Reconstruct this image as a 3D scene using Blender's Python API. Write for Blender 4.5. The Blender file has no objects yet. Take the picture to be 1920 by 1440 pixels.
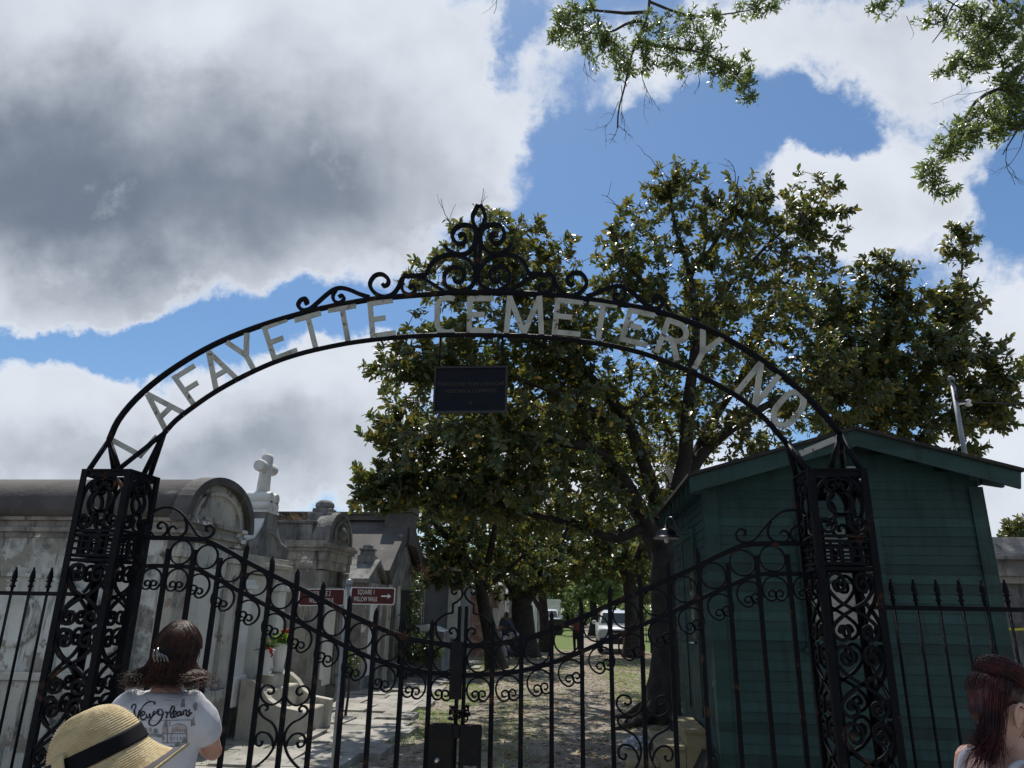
import bpy, bmesh, math, random
import numpy as np
from mathutils import Vector, Matrix
from mathutils.bvhtree import BVHTree
random.seed(7); RNG = np.random.default_rng(11)
rad = math.radians
S = bpy.context.scene
# ------------------------------------------------------------------ camera
FPX = 1331.0; PITCH = rad(17.55); HEAD = rad(5.6); ROLL = rad(1.0); CAMZ = 1.85
CF = np.array([-math.sin(HEAD)*math.cos(PITCH), math.cos(HEAD)*math.cos(PITCH), math.sin(PITCH)])
_r = np.array([math.cos(HEAD), math.sin(HEAD), 0.0]); _u = np.cross(_r, CF)
CR = _r*math.cos(ROLL) + _u*math.sin(ROLL); CU = _u*math.cos(ROLL) - _r*math.sin(ROLL)
C0 = np.array([0, 0, CAMZ])
def ray(x, y): return CF + CR*((x-960)/FPX) + CU*((720-y)/FPX)
def atY(x, y, Y): v = ray(x, y); return C0 + v*(Y/v[1])
def atX(x, y, X): v = ray(x, y); return C0 + v*(X/v[0])
def atZ(x, y, Z=0.0): v = ray(x, y); return C0 + v*((Z-CAMZ)/v[2])
cam = bpy.data.cameras.new("camera"); co = bpy.data.objects.new("camera", cam); S.collection.objects.link(co)
cam.sensor_width = 36; cam.lens = FPX/1920*36; cam.clip_start = 0.05; cam.clip_end = 2000
co.matrix_world = Matrix(((CR[0], CU[0], -CF[0], 0), (CR[1], CU[1], -CF[1], 0), (CR[2], CU[2], -CF[2], CAMZ), (0, 0, 0, 1)))
S.camera = co
S.view_settings.view_transform = 'Standard'; S.view_settings.look = 'None'; S.view_settings.exposure = 0.0; S.view_settings.gamma = 1.0
SUN_EL, SUN_AZ = rad(61), rad(-12)          # azimuth from +Y, negative = left
sd = Vector((math.sin(SUN_AZ)*math.cos(SUN_EL), math.cos(SUN_AZ)*math.cos(SUN_EL), math.sin(SUN_EL)))
sl = bpy.data.lights.new("sun", 'SUN'); sl.energy = 4.7; sl.angle = rad(0.55); sl.color = (1.0, 0.95, 0.87)
so = bpy.data.objects.new("sun", sl); S.collection.objects.link(so); so.rotation_euler = sd.to_track_quat('Z', 'Y').to_euler()

# ------------------------------------------------------------------ world: sky texture with clouds
W = bpy.data.worlds.new("World"); S.world = W; W.use_nodes = True
class NT:
    def __init__(s, t): s.t = t; t.nodes.clear()
    def n(s, kind, **kw):
        x = s.t.nodes.new(kind)
        for k, v in kw.items(): setattr(x, k, v)
        return x
    def put(s, sock, v):
        if hasattr(v, 'is_linked') or hasattr(v, 'links'): s.t.links.new(v, sock)
        elif v is not None: sock.default_value = v
    def m(s, op, a, b=None, c=None, clamp=False):
        x = s.n('ShaderNodeMath', operation=op, use_clamp=clamp)
        for i, v in enumerate((a, b, c)): s.put(x.inputs[i], v)
        return x.outputs[0]
    def mix(s, f, a, b, mode='MIX'):
        x = s.n('ShaderNodeMix', data_type='RGBA', blend_type=mode, clamp_factor=True)
        s.put(x.inputs[0], f)
        for i, v in ((6, a), (7, b)):
            if isinstance(v, tuple): v = (*v[:3], 1.0)
            s.put(x.inputs[i], v)
        return x.outputs[2]
    def noise(s, vec, scale, detail=6, rough=.55, dist=0.0, lac=2.0):
        x = s.n('ShaderNodeTexNoise'); s.put(x.inputs['Vector'], vec)
        x.inputs['Scale'].default_value = scale; x.inputs['Detail'].default_value = detail
        x.inputs['Roughness'].default_value = rough; x.inputs['Distortion'].default_value = dist; x.inputs['Lacunarity'].default_value = lac
        return x.outputs[0]
    def ss(s, v, lo, hi, a=0.0, b=1.0):
        x = s.n('ShaderNodeMapRange', interpolation_type='SMOOTHSTEP'); s.put(x.inputs[0], v)
        for i, q in enumerate((lo, hi, a, b)): s.put(x.inputs[1+i], q)
        return x.outputs[0]
    def vmap(s, vec, scale=(1, 1, 1), loc=(0, 0, 0)):
        x = s.n('ShaderNodeMapping'); s.put(x.inputs[0], vec); x.inputs['Scale'].default_value = scale; x.inputs['Location'].default_value = loc
        return x.outputs[0]
w = NT(W.node_tree)
sky = w.n('ShaderNodeTexSky', sky_type='NISHITA', sun_disc=False, sun_elevation=SUN_EL, sun_rotation=SUN_AZ)
sky.air_density = 1.0; sky.dust_density = 0.35; sky.ozone_density = 1.7
dv = w.n('ShaderNodeTexCoord').outputs['Generated']
def dot(vec):
    x = w.n('ShaderNodeVectorMath', operation='DOT_PRODUCT'); w.put(x.inputs[0], dv); x.inputs[1].default_value = vec
    return x.outputs['Value']
# the clouds are laid out over the compass of the sky: coordinates on a plane touching the sky sphere to the north
pf = w.m('MAXIMUM', dot(tuple(CF)), 0.12)
sa = w.m('DIVIDE', dot(tuple(CR)), pf); sb = w.m('DIVIDE', dot(tuple(CU)), pf)
cmb = w.n('ShaderNodeCombineXYZ'); w.put(cmb.inputs[0], sa); w.put(cmb.inputs[1], sb)
sv = cmb.outputs[0]
wob1 = w.m('SUBTRACT', w.noise(sv, 4.2, 7, .62), 0.5); wob2 = w.m('SUBTRACT', w.noise(w.vmap(sv, loc=(7.3, 2.1, 0)), 4.2, 7, .62), 0.5)
wa = w.m('MULTIPLY_ADD', wob1, 0.26, sa); wb = w.m('MULTIPLY_ADD', wob2, 0.22, sb)
def blob(px, py, rx, ry, amp=1.0, rot=0.0):
    cx, cy = (px-960)/FPX, (720-py)/FPX; rx /= FPX; ry /= FPX
    dx = w.m('SUBTRACT', wa, cx); dy = w.m('SUBTRACT', wb, cy)
    if rot:
        c, s_ = math.cos(rot), math.sin(rot)
        dx, dy = w.m('ADD', w.m('MULTIPLY', dx, c), w.m('MULTIPLY', dy, s_)), w.m('SUBTRACT', w.m('MULTIPLY', dy, c), w.m('MULTIPLY', dx, s_))
    q = w.m('ADD', w.m('POWER', w.m('DIVIDE', dx, rx), 2.0), w.m('POWER', w.m('DIVIDE', dy, ry), 2.0))
    return w.m('MULTIPLY', w.m('EXPONENT', w.m('MULTIPLY', q, -0.9)), amp)
def total(lst):
    t = None
    for b in lst:
        q = blob(*b); t = q if t is None else w.m('ADD', t, q)
    return t
cover = total([(210, 120, 520, 330, 1.5), (480, 330, 330, 180, 1.2), (60, 380, 300, 170, 1.1), (640, 60, 250, 120, .8), (640, 420, 170, 110, .6), (880, 260, 130, 130, 1.0), (960, 240, 90, 60, .55), (760, 170, 120, 110, .5),
               (1330, 95, 300, 85, .7), (1190, 180, 90, 50, .45), (1690, 60, 260, 90, .7), (1800, 200, 110, 160, .8), (1560, 350, 170, 80, .95), (1690, 420, 200, 120, .95), (1500, 300, 60, 40, .3), (1020, 40, 60, 60, .3), (1450, 440, 120, 70, .5),
               (90, 565, 150, 50, .95), (60, 790, 220, 90, 1.1), (330, 810, 270, 90, 1.0), (580, 770, 200, 100, .9), (690, 670, 90, 50, .6), (100, 920, 400, 60, .7), (520, 925, 90, 60, .7), (1890, 660, 110, 140, .95), (1900, 900, 200, 180, 1.0), (700, 900, 120, 60, .5),
               (1080, 950, 500, 160, .75), (450, 615, 330, 42, -1.1, .06), (180, 650, 200, 30, -.6), (1560, 225, 180, 48, -.9, -.12), (1420, 420, 60, 60, -.4), (1880, 390, 60, 110, -.9), (1250, 60, 40, 40, -.35), (1120, 250, 320, 55, -.5), (960, 110, 40, 130, -.6), (1000, 400, 250, 120, -.5)])
grey = total([(300, 270, 480, 270, 1.15), (620, 400, 260, 130, .9), (60, 320, 320, 180, .7), (130, 400, 280, 130, 1.0), (370, 50, 90, 90, -.7), (150, 50, 200, 80, -.5), (700, 90, 160, 70, -.3), (520, 160, 60, 60, -.3), (440, 850, 330, 60, .7), (150, 880, 300, 60, .55), (560, 800, 160, 40, .4), (900, 330, 110, 60, .25), (1000, 1000, 900, 90, .3), (1650, 30, 200, 60, .25), (1720, 440, 150, 50, .2)])
fb = w.noise(sv, 4.4, 10, .57, .1); fb2 = w.noise(w.vmap(sv, (1.0, 1.5, 1), (3, 9, 0)), 2.1, 6, .5); fine = w.noise(w.vmap(sv, loc=(1, 4, 0)), 15, 9, .64, .15)
fbu = w.noise(w.vmap(sv, loc=(-.016, -.05, 0)), 4.4, 4, .5, .1)
dens = w.m('ADD', w.m('MINIMUM', cover, 1.2), w.m('MULTIPLY', w.m('SUBTRACT', fb, .5), 1.9))
dens = w.m('ADD', dens, w.m('MULTIPLY', w.m('SUBTRACT', fine, .5), .9))
back = w.ss(dot(tuple(CF)), .45, .15)                                # the rest of the sky: broken cloud
dens = w.m('ADD', dens, w.m('MULTIPLY', back, w.m('MULTIPLY', w.noise(dv, 2.2, 6, .55), .9)))
mask = w.m('MULTIPLY', w.ss(dens, .22, .78), .97)
relief = w.m('MULTIPLY', w.m('SUBTRACT', fbu, w.noise(sv, 4.4, 4, .5, .1)), 1.9)  # directional shading of the lumps, put into the cloud colour
lump = w.m('ADD', w.m('MULTIPLY', w.m('SUBTRACT', fb2, .5), 1.5), relief)
lump = w.m('ADD', lump, w.m('MULTIPLY', w.m('SUBTRACT', fine, .5), .16))
g = w.m('ADD', w.m('ADD', grey, lump), w.m('MULTIPLY', back, .55))  # unseen cloud behind the camera is greyed to cut the fill light
gm = w.m('MULTIPLY', w.ss(g, -.45, 2.35), w.ss(dens, .40, 1.0))
cl = w.mix(gm, (.78, .825, .90), (.17, .205, .265))
cl = w.mix(w.m('MULTIPLY', w.ss(dens, .6, .22), .5), cl, (.50, .62, .82))
skyc = w.n('ShaderNodeVectorMath', operation='SCALE'); w.put(skyc.inputs[0], w.mix(1.0, sky.outputs[0], (.78, .97, 1.10), 'MULTIPLY')); skyc.inputs[3].default_value = 1.0
clsc = w.n('ShaderNodeVectorMath', operation='SCALE'); w.put(clsc.inputs[0], cl)
SKY_ST = 0.10
clsc.inputs[3].default_value = 1.0/SKY_ST                             # clouds given as radiance
bg = w.n('ShaderNodeBackground'); w.put(bg.inputs[0], w.mix(mask, skyc.outputs[0], clsc.outputs[0])); bg.inputs[1].default_value = SKY_ST
wo = w.n('ShaderNodeOutputWorld'); w.t.links.new(bg.outputs[0], wo.inputs[0])
W.cycles.sampling_method = 'MANUAL'; W.cycles.sample_map_resolution = 512

# ------------------------------------------------------------------ materials
MATS = {}
def mat(name, c1, c2=None, scale=3.0, lo=.42, hi=.6, c3=None, scale3=18.0, lo3=.52, hi3=.66, streak=None, slo=.5, shi=.68, rough=.75, rough2=None, metal=0.0, bump=0.0, bscale=40.0, spec=.5, trans=0.0, coat=0.0, grain=.12, space='pos', wave=None, board=0.0, peel=None):
    m = bpy.data.materials.new(name); m.use_nodes = True; t = NT(m.node_tree)
    vec = t.n('ShaderNodeNewGeometry').outputs['Position'] if space == 'pos' else t.n('ShaderNodeTexCoord').outputs['Object']
    col = t.n('ShaderNodeRGB').outputs[0]; col.default_value = (*c1, 1)
    if c2: col = t.mix(t.ss(t.noise(vec, scale, 8, .62), lo, hi), col, c2)
    if c3: col = t.mix(t.ss(t.noise(t.vmap(vec, loc=(3.1, 5.7, 1.3)), scale3, 6, .65), lo3, hi3), col, c3)
    if streak: col = t.mix(t.ss(t.noise(t.vmap(vec, (6, 6, .7), (9, 2, 4)), 1.6, 7, .65), slo, shi), col, streak)
    if grain: col = t.mix(1.0, col, t.mix(t.noise(vec, bscale*1.7, 4, .7), (1-grain,)*3, (1+grain,)*3), 'MULTIPLY')
    if peel: col = t.mix(t.ss(t.noise(t.vmap(vec, loc=(11, 3, 8)), 2.1, 9, .68), .575, .59), col, t.mix(t.noise(vec, 24, 4, .7), tuple(.6*x for x in peel), tuple(1.5*x for x in peel)))
    if board:                                                       # boards painted at different times
        sx = t.n('ShaderNodeSeparateXYZ'); t.put(sx.inputs[0], vec); wn = t.n('ShaderNodeTexWhiteNoise', noise_dimensions='1D'); t.put(wn.inputs['W'], t.m('FLOOR', t.m('DIVIDE', t.m('SUBTRACT', sx.outputs[2], .32), .097)))
        col = t.mix(1.0, col, t.mix(wn.outputs[0], (1-board*2.4,)*3, (1+board*2,)*3), 'MULTIPLY')
    b = t.n('ShaderNodeBsdfPrincipled'); t.put(b.inputs['Base Color'], col)
    if rough2 is not None: t.put(b.inputs['Roughness'], t.ss(t.noise(vec, scale*2, 5), .35, .65, rough, rough2))
    else: b.inputs['Roughness'].default_value = rough
    b.inputs['Metallic'].default_value = metal; b.inputs['Specular IOR Level'].default_value = spec
    b.inputs['Transmission Weight'].default_value = trans; b.inputs['Coat Weight'].default_value = coat
    if bump:
        x = t.n('ShaderNodeBump'); x.inputs['Strength'].default_value = bump; x.inputs['Distance'].default_value = .02
        h = t.noise(vec, bscale, 6, .65)
        if wave:
            wv = t.n('ShaderNodeTexWave'); t.put(wv.inputs['Vector'], vec); wv.inputs['Scale'].default_value = wave; wv.bands_direction = 'Z'
            h = t.m('ADD', h, wv.outputs['Fac'])
        t.put(x.inputs['Height'], h); t.put(b.inputs['Normal'], x.outputs[0])
    o = t.n('ShaderNodeOutputMaterial'); t.t.links.new(b.outputs[0], o.inputs[0])
    MATS[name] = m; return m
def leafmat(name, top, top2, under, tl, rough=.32, spec=.5, tl2=None):
    m = bpy.data.materials.new(name); m.use_nodes = True; t = NT(m.node_tree)
    geo = t.n('ShaderNodeNewGeometry'); at = t.n('ShaderNodeAttribute', attribute_name='tint', attribute_type='GEOMETRY')
    sep = t.n('ShaderNodeSeparateColor'); t.put(sep.inputs[0], at.outputs['Color'])
    col = t.mix(sep.outputs[0], top, top2)
    col = t.mix(t.ss(sep.outputs[1], .93, .97), col, (.32, .20, .02))
    und = t.mix(t.ss(sep.outputs[2], .3, .7), under, tuple(.5*(a+b) for a, b in zip(under, top2)))
    c = t.mix(geo.outputs['Backfacing'], col, und)
    b = t.n('ShaderNodeBsdfPrincipled'); t.put(b.inputs['Base Color'], c); b.inputs['Specular IOR Level'].default_value = spec
    t.put(b.inputs['Roughness'], t.m('MULTIPLY_ADD', geo.outputs['Backfacing'], .35, rough))
    tr = t.n('ShaderNodeBsdfTranslucent'); t.put(tr.inputs[0], t.mix(sep.outputs[0], tl, tl2 or tuple(1.25*x for x in tl)))
    ad = t.n('ShaderNodeAddShader'); t.t.links.new(b.outputs[0], ad.inputs[0]); t.t.links.new(tr.outputs[0], ad.inputs[1])
    o = t.n('ShaderNodeOutputMaterial'); t.t.links.new(ad.outputs[0], o.inputs[0]); return m
IRON = mat('black_iron', (.0045, .0055, .009), (.010, .0085, .008), 6, .5, .75, c3=(.075, .034, .018), scale3=7, lo3=.58, hi3=.72, rough=.42, rough2=.62, bump=.25, bscale=70, spec=.10)
LETTER = mat('weathered_white_paint', (.40, .41, .38), (.25, .25, .225), 6, .45, .7, c3=(.10, .055, .032), scale3=17, lo3=.60, hi3=.66, streak=(.17, .13, .09), slo=.6, shi=.75, rough=.6, bump=.2, bscale=60)
BRONZE = mat('dark_bronze', (.004, .006, .014), (.007, .008, .014), 12, rough=.5, spec=.15)
BRONZE_TX = mat('worn_bronze_lettering', (.045, .044, .042), rough=.5, spec=.2)
STUCCO_W = mat('whitewashed_stucco', (.55, .56, .53), (.38, .39, .37), 1.0, .40, .64, c3=(.13, .13, .125), scale3=1.5, lo3=.52, hi3=.64, streak=(.10, .10, .097), slo=.50, shi=.70, peel=(.23, .215, .19), rough=.85, bump=.35, bscale=26)
STUCCO_C = mat('cream_stucco', (.50, .48, .42), (.36, .34, .30), 1.1, .4, .66, c3=(.08, .08, .076), scale3=2.2, lo3=.54, hi3=.66, streak=(.07, .07, .068), slo=.51, shi=.72, peel=(.24, .2, .165), rough=.9, bump=.5, bscale=22)
STUCCO_P = mat('peeling_stucco', (.30, .28, .25), (.15, .14, .13), 2.0, .4, .62, c3=(.62, .62, .58), scale3=2.4, lo3=.60, hi3=.64, streak=(.06, .058, .055), slo=.52, shi=.7, rough=.9, bump=.6, bscale=18)
STUCCO_G = mat('grey_weathered_stone', (.24, .235, .225), (.12, .12, .115), 2.4, .38, .64, c3=(.05, .05, .048), scale3=4.5, lo3=.56, hi3=.7, streak=(.045, .045, .043), slo=.5, shi=.72, rough=.9, bump=.6, bscale=20)
STUCCO_D = mat('dark_slate_roof', (.105, .095, .088), (.055, .05, .047), 1.1, .38, .64, c3=(.26, .25, .23), scale3=3.5, lo3=.62, hi3=.70, rough=.8, bump=.4, bscale=18)
STUCCO_B = mat('blue_grey_stucco', (.20, .21, .23), (.14, .15, .165), 1.2, .4, .66, c3=(.06, .06, .06), scale3=3, lo3=.62, hi3=.75, rough=.9, bump=.4, bscale=18)
MARBLE = mat('white_marble', (.66, .66, .63), (.52, .52, .49), 3, .4, .7, c3=(.30, .29, .26), scale3=9, lo3=.62, hi3=.78, rough=.55, bump=.15, bscale=40)
SLABSTONE = mat('pale_tomb_tablet', (.56, .55, .50), (.46, .45, .41), 2.5, c3=(.2, .19, .17), scale3=8, lo3=.66, hi3=.8, rough=.6)
BRICK = mat('old_red_brick', (.19, .10, .065), (.28, .22, .18), 3, .4, .65, c3=(.09, .06, .05), scale3=9, rough=.95, bump=.5, bscale=20)
LIMESTEP = mat('worn_limestone', (.46, .43, .36), (.34, .32, .27), 3, .4, .65, c3=(.13, .125, .11), scale3=6, lo3=.58, hi3=.75, rough=.8, bump=.3, bscale=30)
GREENPAINT = mat('dark_green_paint', (.017, .052, .050), (.012, .040, .040), 1.5, .4, .7, c3=(.03, .075, .07), scale3=11, lo3=.62, hi3=.8, streak=(.011, .026, .026), slo=.47, shi=.72, board=.15, rough=.5, rough2=.62, bump=.2, bscale=40, spec=.35)
SHINGLE = mat('dark_roof_shingle', (.016, .016, .016), (.03, .027, .025), 8, rough=.9, bump=.6, bscale=30)
WOODSTEP = mat('tan_painted_wood', (.36, .30, .17), (.27, .22, .13), 4, .4, .65, c3=(.12, .10, .06), scale3=9, lo3=.6, hi3=.75, rough=.7, bump=.2)
GLASS = mat('dark_window_glass', (.04, .05, .04), (.07, .07, .03), 2, rough=.08, spec=.7)
BLIND = mat('pale_blind', (.36, .35, .31), (.28, .27, .24), 4, rough=.7)
GALV = mat('galvanised_steel', (.26, .28, .30), (.20, .22, .24), 7, rough=.5, metal=.4, bump=.05)
SIGNRED = mat('brown_sign_paint', (.085, .012, .010), (.07, .011, .010), 5, rough=.45, spec=.3)
SIGNWHITE = mat('sign_white', (.66, .66, .64), rough=.5)
LAMPDARK = mat('black_enamel', (.012, .013, .018), rough=.25, spec=.6); LAMPWHITE = mat('white_enamel', (.6, .6, .56), rough=.35)
BARK = mat('magnolia_bark', (.020, .017, .015), (.038, .033, .028), 5, .4, .65, c3=(.09, .085, .075), scale3=11, lo3=.66, hi3=.75, rough=.95, bump=1.0, bscale=24)
BARKO = mat('oak_bark', (.045, .037, .032), (.075, .064, .055), 8, rough=.95, bump=.8, bscale=40)
LEAF = leafmat('magnolia_leaf', (.011, .032, .013), (.034, .056, .018), (.046, .044, .021), (.032, .058, .012), .40, .48, (.125, .104, .018))
LEAFO = leafmat('oak_leaf', (.024, .044, .014), (.048, .072, .020), (.05, .068, .036), (.10, .13, .028), .42, .4)
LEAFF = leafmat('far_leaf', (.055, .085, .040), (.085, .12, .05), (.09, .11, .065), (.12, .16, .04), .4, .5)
LEAFG = leafmat('shrub_leaf', (.020, .036, .014), (.04, .06, .02), (.04, .05, .025), (.03, .05, .012), .4, .5)
DIRT = None
FLAG = mat('flagstone', (.37, .355, .32), (.25, .24, .215), 1.3, .4, .62, c3=(.13, .12, .10), scale3=3.5, lo3=.53, hi3=.66, rough=.9, bump=.5, bscale=20)
LITTER = leafmat('dead_leaf', (.16, .095, .05), (.30, .21, .12), (.22, .16, .10), (.05, .03, .01), .6, .3)
GRASS = leafmat('grass_blade', (.09, .16, .025), (.17, .25, .05), (.10, .17, .03), (.10, .15, .02), .6, .3)
SKIN = mat('skin', (.46, .26, .19), (.40, .21, .15), 14, rough=.5, spec=.35, space='obj', grain=.05)
SKINP = mat('pale_skin', (.56, .36, .30), (.50, .30, .24), 14, rough=.5, spec=.35, space='obj', grain=.05)
SKIND = mat('dark_skin', (.12, .065, .045), rough=.5, grain=.05)
HAIRB = mat('dark_brown_hair', (.022, .008, .006), (.070, .024, .013), 12, rough=.42, spec=.45, space='obj', grain=.3, bscale=90)
HAIRR = mat('dark_auburn_hair', (.026, .007, .008), (.085, .017, .017), 12, rough=.42, spec=.4, space='obj', grain=.3, bscale=90)
SHIRTW = mat('white_jersey', (.52, .52, .56), (.44, .44, .48), 6, rough=.9, bump=.15, bscale=14, space='obj', grain=.05)
TANKW = mat('grey_white_jersey', (.52, .52, .56), rough=.9, grain=.05)
INK = mat('black_print', (.012, .012, .016), rough=.8); INKG = mat('grey_print', (.17, .165, .18), (.30, .29, .31), 30, rough=.9); INKB = mat('tan_print', (.34, .27, .25), (.44, .38, .36), 24, rough=.9); INKL = mat('faint_print', (.44, .43, .46), (.55, .54, .58), 22, rough=.9)
STRAW = mat('pale_straw', (.62, .50, .29), (.50, .38, .20), 26, .4, .7, c3=(.30, .21, .10), scale3=60, lo3=.6, hi3=.75, rough=.7, bump=.5, bscale=120, space='obj')
RIBBON = mat('black_ribbon', (.005, .005, .007), rough=.7, spec=.15); RIBBONG = mat('charcoal_stripe', (.055, .05, .06), rough=.8)
CLIPC = mat('clear_grey_plastic', (.16, .15, .15), (.05, .04, .04), 60, rough=.2, spec=.6)
DENIM = mat('dark_denim', (.022, .026, .04), rough=.9); BLACKCL = mat('black_cloth', (.012, .012, .015), rough=.9); NAVY = mat('navy_cloth', (.02, .024, .04), rough=.9)
GREYCL = mat('grey_cloth', (.30, .30, .32), rough=.9); PINKCL = mat('rust_cloth', (.14, .05, .045), rough=.9); SHOE = mat('shoe', (.03, .03, .03), rough=.6)
CARW = mat('white_car_paint', (.62, .64, .66), rough=.3, coat=.5, grain=.02); CARG = mat('car_glass', (.012, .02, .022), rough=.12, spec=.3); BLACKP = mat('black_plastic', (.012, .012, .013), rough=.55)
RUBBER = mat('rubber', (.015, .015, .015), rough=.85); CHROME = mat('chrome', (.55, .55, .56), rough=.2, metal=1.0); HEADL = mat('headlight_glass', (.55, .57, .58), rough=.1)
REDPET = mat('red_petal', (.50, .012, .022), (.38, .01, .02), 30, rough=.6); PINKPET = mat('pink_petal', (.62, .32, .33), rough=.6); POTW = mat('white_pot', (.62, .62, .60), rough=.6)
BLUEP = mat('blue_paint', (.02, .06, .2), rough=.4); PLASTIC = mat('clear_plastic_film', (.5, .53, .57), (.35, .38, .42), 9, rough=.15, spec=.7); YELLOWT = mat('yellow_tape', (.55, .50, .02), rough=.5)
INSUL = mat('white_ceramic', (.7, .7, .68), rough=.3); DARKMETAL = mat('dark_sheet_metal', (.007, .008, .010), (.016, .012, .010), 7, rough=.5, spec=.15, bump=.2)

# ------------------------------------------------------------------ mesh building helpers
class MB:
    def __init__(s): s.v = []; s.f = []; s.smooth = []; s.nv = 0
    def add(s, verts, faces, smooth=False):
        verts = np.asarray(verts, float).reshape(-1, 3); s.v.append(verts)
        s.f += [tuple(int(i)+s.nv for i in f) for f in faces]; s.smooth += [smooth]*len(faces); s.nv += len(verts); return s
    def box(s, lo, hi, bev=0.0):
        (x0, y0, z0), (x1, y1, z1) = lo, hi
        if bev:                                                     # chamfer the vertical edges and the top
            b = bev; ring = [(x0+b, y0), (x1-b, y0), (x1, y0+b), (x1, y1-b), (x1-b, y1), (x0+b, y1), (x0, y1-b), (x0, y0+b)]
            cx, cy = (x0+x1)/2, (y0+y1)/2
            top = [(x+(b if x < cx else -b)*.7, y+(b if y < cy else -b)*.7) for x, y in ring]
            v = [(x, y, z0) for x, y in ring]+[(x, y, z1-b) for x, y in ring]+[(x, y, z1) for x, y in top]
            f = [tuple(range(7, -1, -1)), tuple(range(16, 24))]
            for k in (0, 8):
                for i in range(8): j = (i+1) % 8; f.append((k+i, k+j, k+8+j, k+8+i))
            return s.add(v, f)
        v = [(x0, y0, z0), (x1, y0, z0), (x1, y1, z0), (x0, y1, z0), (x0, y0, z1), (x1, y0, z1), (x1, y1, z1), (x0, y1, z1)]
        return s.add(v, [(3, 2, 1, 0), (4, 5, 6, 7), (0, 1, 5, 4), (1, 2, 6, 5), (2, 3, 7, 6), (3, 0, 4, 7)])
    def prism(s, poly, axis, a, b, smooth=False):                    # polygon in the two other axes, extruded along axis from a to b
        n = len(poly); ar = sum(poly[i][0]*poly[(i+1) % n][1]-poly[(i+1) % n][0]*poly[i][1] for i in range(n))
        if ar < 0: poly = poly[::-1]
        def P(p, t): return {'x': (t, p[0], p[1]), 'y': (p[0], t, p[1]), 'z': (p[0], p[1], t)}[axis]
        v = [P(p, a) for p in poly]+[P(p, b) for p in poly]
        f = [tuple(range(n-1, -1, -1)), tuple(range(n, 2*n))]+[(i, (i+1) % n, n+(i+1) % n, n+i) for i in range(n)]
        if axis == 'y': f = [q[::-1] for q in f]
        s.add(v, f[:2], False); base = s.nv-2*n
        s.f += [tuple(i+base for i in q) for q in f[2:]]; s.smooth += [smooth]*n; return s
    def tube(s, pts, r, n=8, cap=True, flat=None, smooth=True):       # round (or flat=(u,v) rectangular) bar along a polyline
        P = np.asarray(pts, float); k = len(P)
        rr = np.full(k, r) if np.isscalar(r) else np.asarray(r, float)
        T = np.gradient(P, axis=0) if k > 2 else np.repeat((P[1:]-P[:1]), 2, 0)
        T /= np.linalg.norm(T, axis=1, keepdims=True)+1e-12
        a = np.array([0, 0, 1.0]) if abs(T[0][2]) < .9 else np.array([1.0, 0, 0])
        N = np.cross(T[0], a); N /= np.linalg.norm(N); vs = []
        for i in range(k):
            N = N-T[i]*np.dot(N, T[i]); N /= np.linalg.norm(N)+1e-12; B = np.cross(T[i], N)
            th = np.arange(n)*2*math.pi/n
            vs.append(P[i]+rr[i]*(np.outer(np.cos(th), N)+np.outer(np.sin(th), B)))
        f = [(i*n+j, i*n+(j+1) % n, (i+1)*n+(j+1) % n, (i+1)*n+j) for i in range(k-1) for j in range(n)]
        b = s.nv; s.add(np.vstack(vs), f, smooth)
        if cap:
            s.f += [tuple(b+j for j in range(n-1, -1, -1)), tuple(b+(k-1)*n+j for j in range(n))]; s.smooth += [False]*2
        return s
    def strip(s, pts2, w, d, plane, taper=None):                     # flat bar along a planar curve; w in the plane, d across it
        P = np.asarray(pts2, float); k = len(P); T = np.gradient(P, axis=0); T /= np.linalg.norm(T, axis=1, keepdims=True)+1e-12
        N = np.stack([-T[:, 1], T[:, 0]], 1); ww = np.full(k, w) if taper is None else w*np.asarray(taper)
        L = P+N*ww[:, None]/2; Rr = P-N*ww[:, None]/2; v = []
        for i in range(k):
            for q, e in ((L[i], -d/2), (Rr[i], -d/2), (Rr[i], d/2), (L[i], d/2)): v.append(plane(q[0], q[1], e))
        f = [(i*4+j, i*4+(j+1) % 4, (i+1)*4+(j+1) % 4, (i+1)*4+j) for i in range(k-1) for j in range(4)]
        f += [(3, 2, 1, 0), ((k-1)*4, (k-1)*4+1, (k-1)*4+2, (k-1)*4+3)]
        return s.add(v, f)
    def lathe(s, prof, c, n=20, smooth=True, M3=None):               # prof (r,z) pairs round the z axis at c
        v = []; m = len(prof)
        for r, z in prof:
            for j in range(n): a = 2*math.pi*j/n; v.append((r*math.cos(a), r*math.sin(a), z))
        v = np.array(v)
        if M3 is not None: v = v@np.array(M3).T
        f = [(i*n+j, i*n+(j+1) % n, (i+1)*n+(j+1) % n, (i+1)*n+j) for i in range(m-1) for j in range(n)]
        b = s.nv; s.add(v+np.array(c), f, smooth)
        s.f += [tuple(b+j for j in range(n-1, -1, -1)), tuple(b+(m-1)*n+j for j in range(n))]; s.smooth += [False]*2; return s
    def loft(s, rings, smooth=True, cap=True):                       # rings: list of equal-length point lists
        n = len(rings[0]); m = len(rings); b = s.nv
        s.add(np.vstack([np.asarray(r, float) for r in rings]), [(i*n+j, i*n+(j+1) % n, (i+1)*n+(j+1) % n, (i+1)*n+j) for i in range(m-1) for j in range(n)], smooth)
        if cap: s.f += [tuple(b+j for j in range(n-1, -1, -1)), tuple(b+(m-1)*n+j for j in range(n))]; s.smooth += [False]*2
        return s
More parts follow.
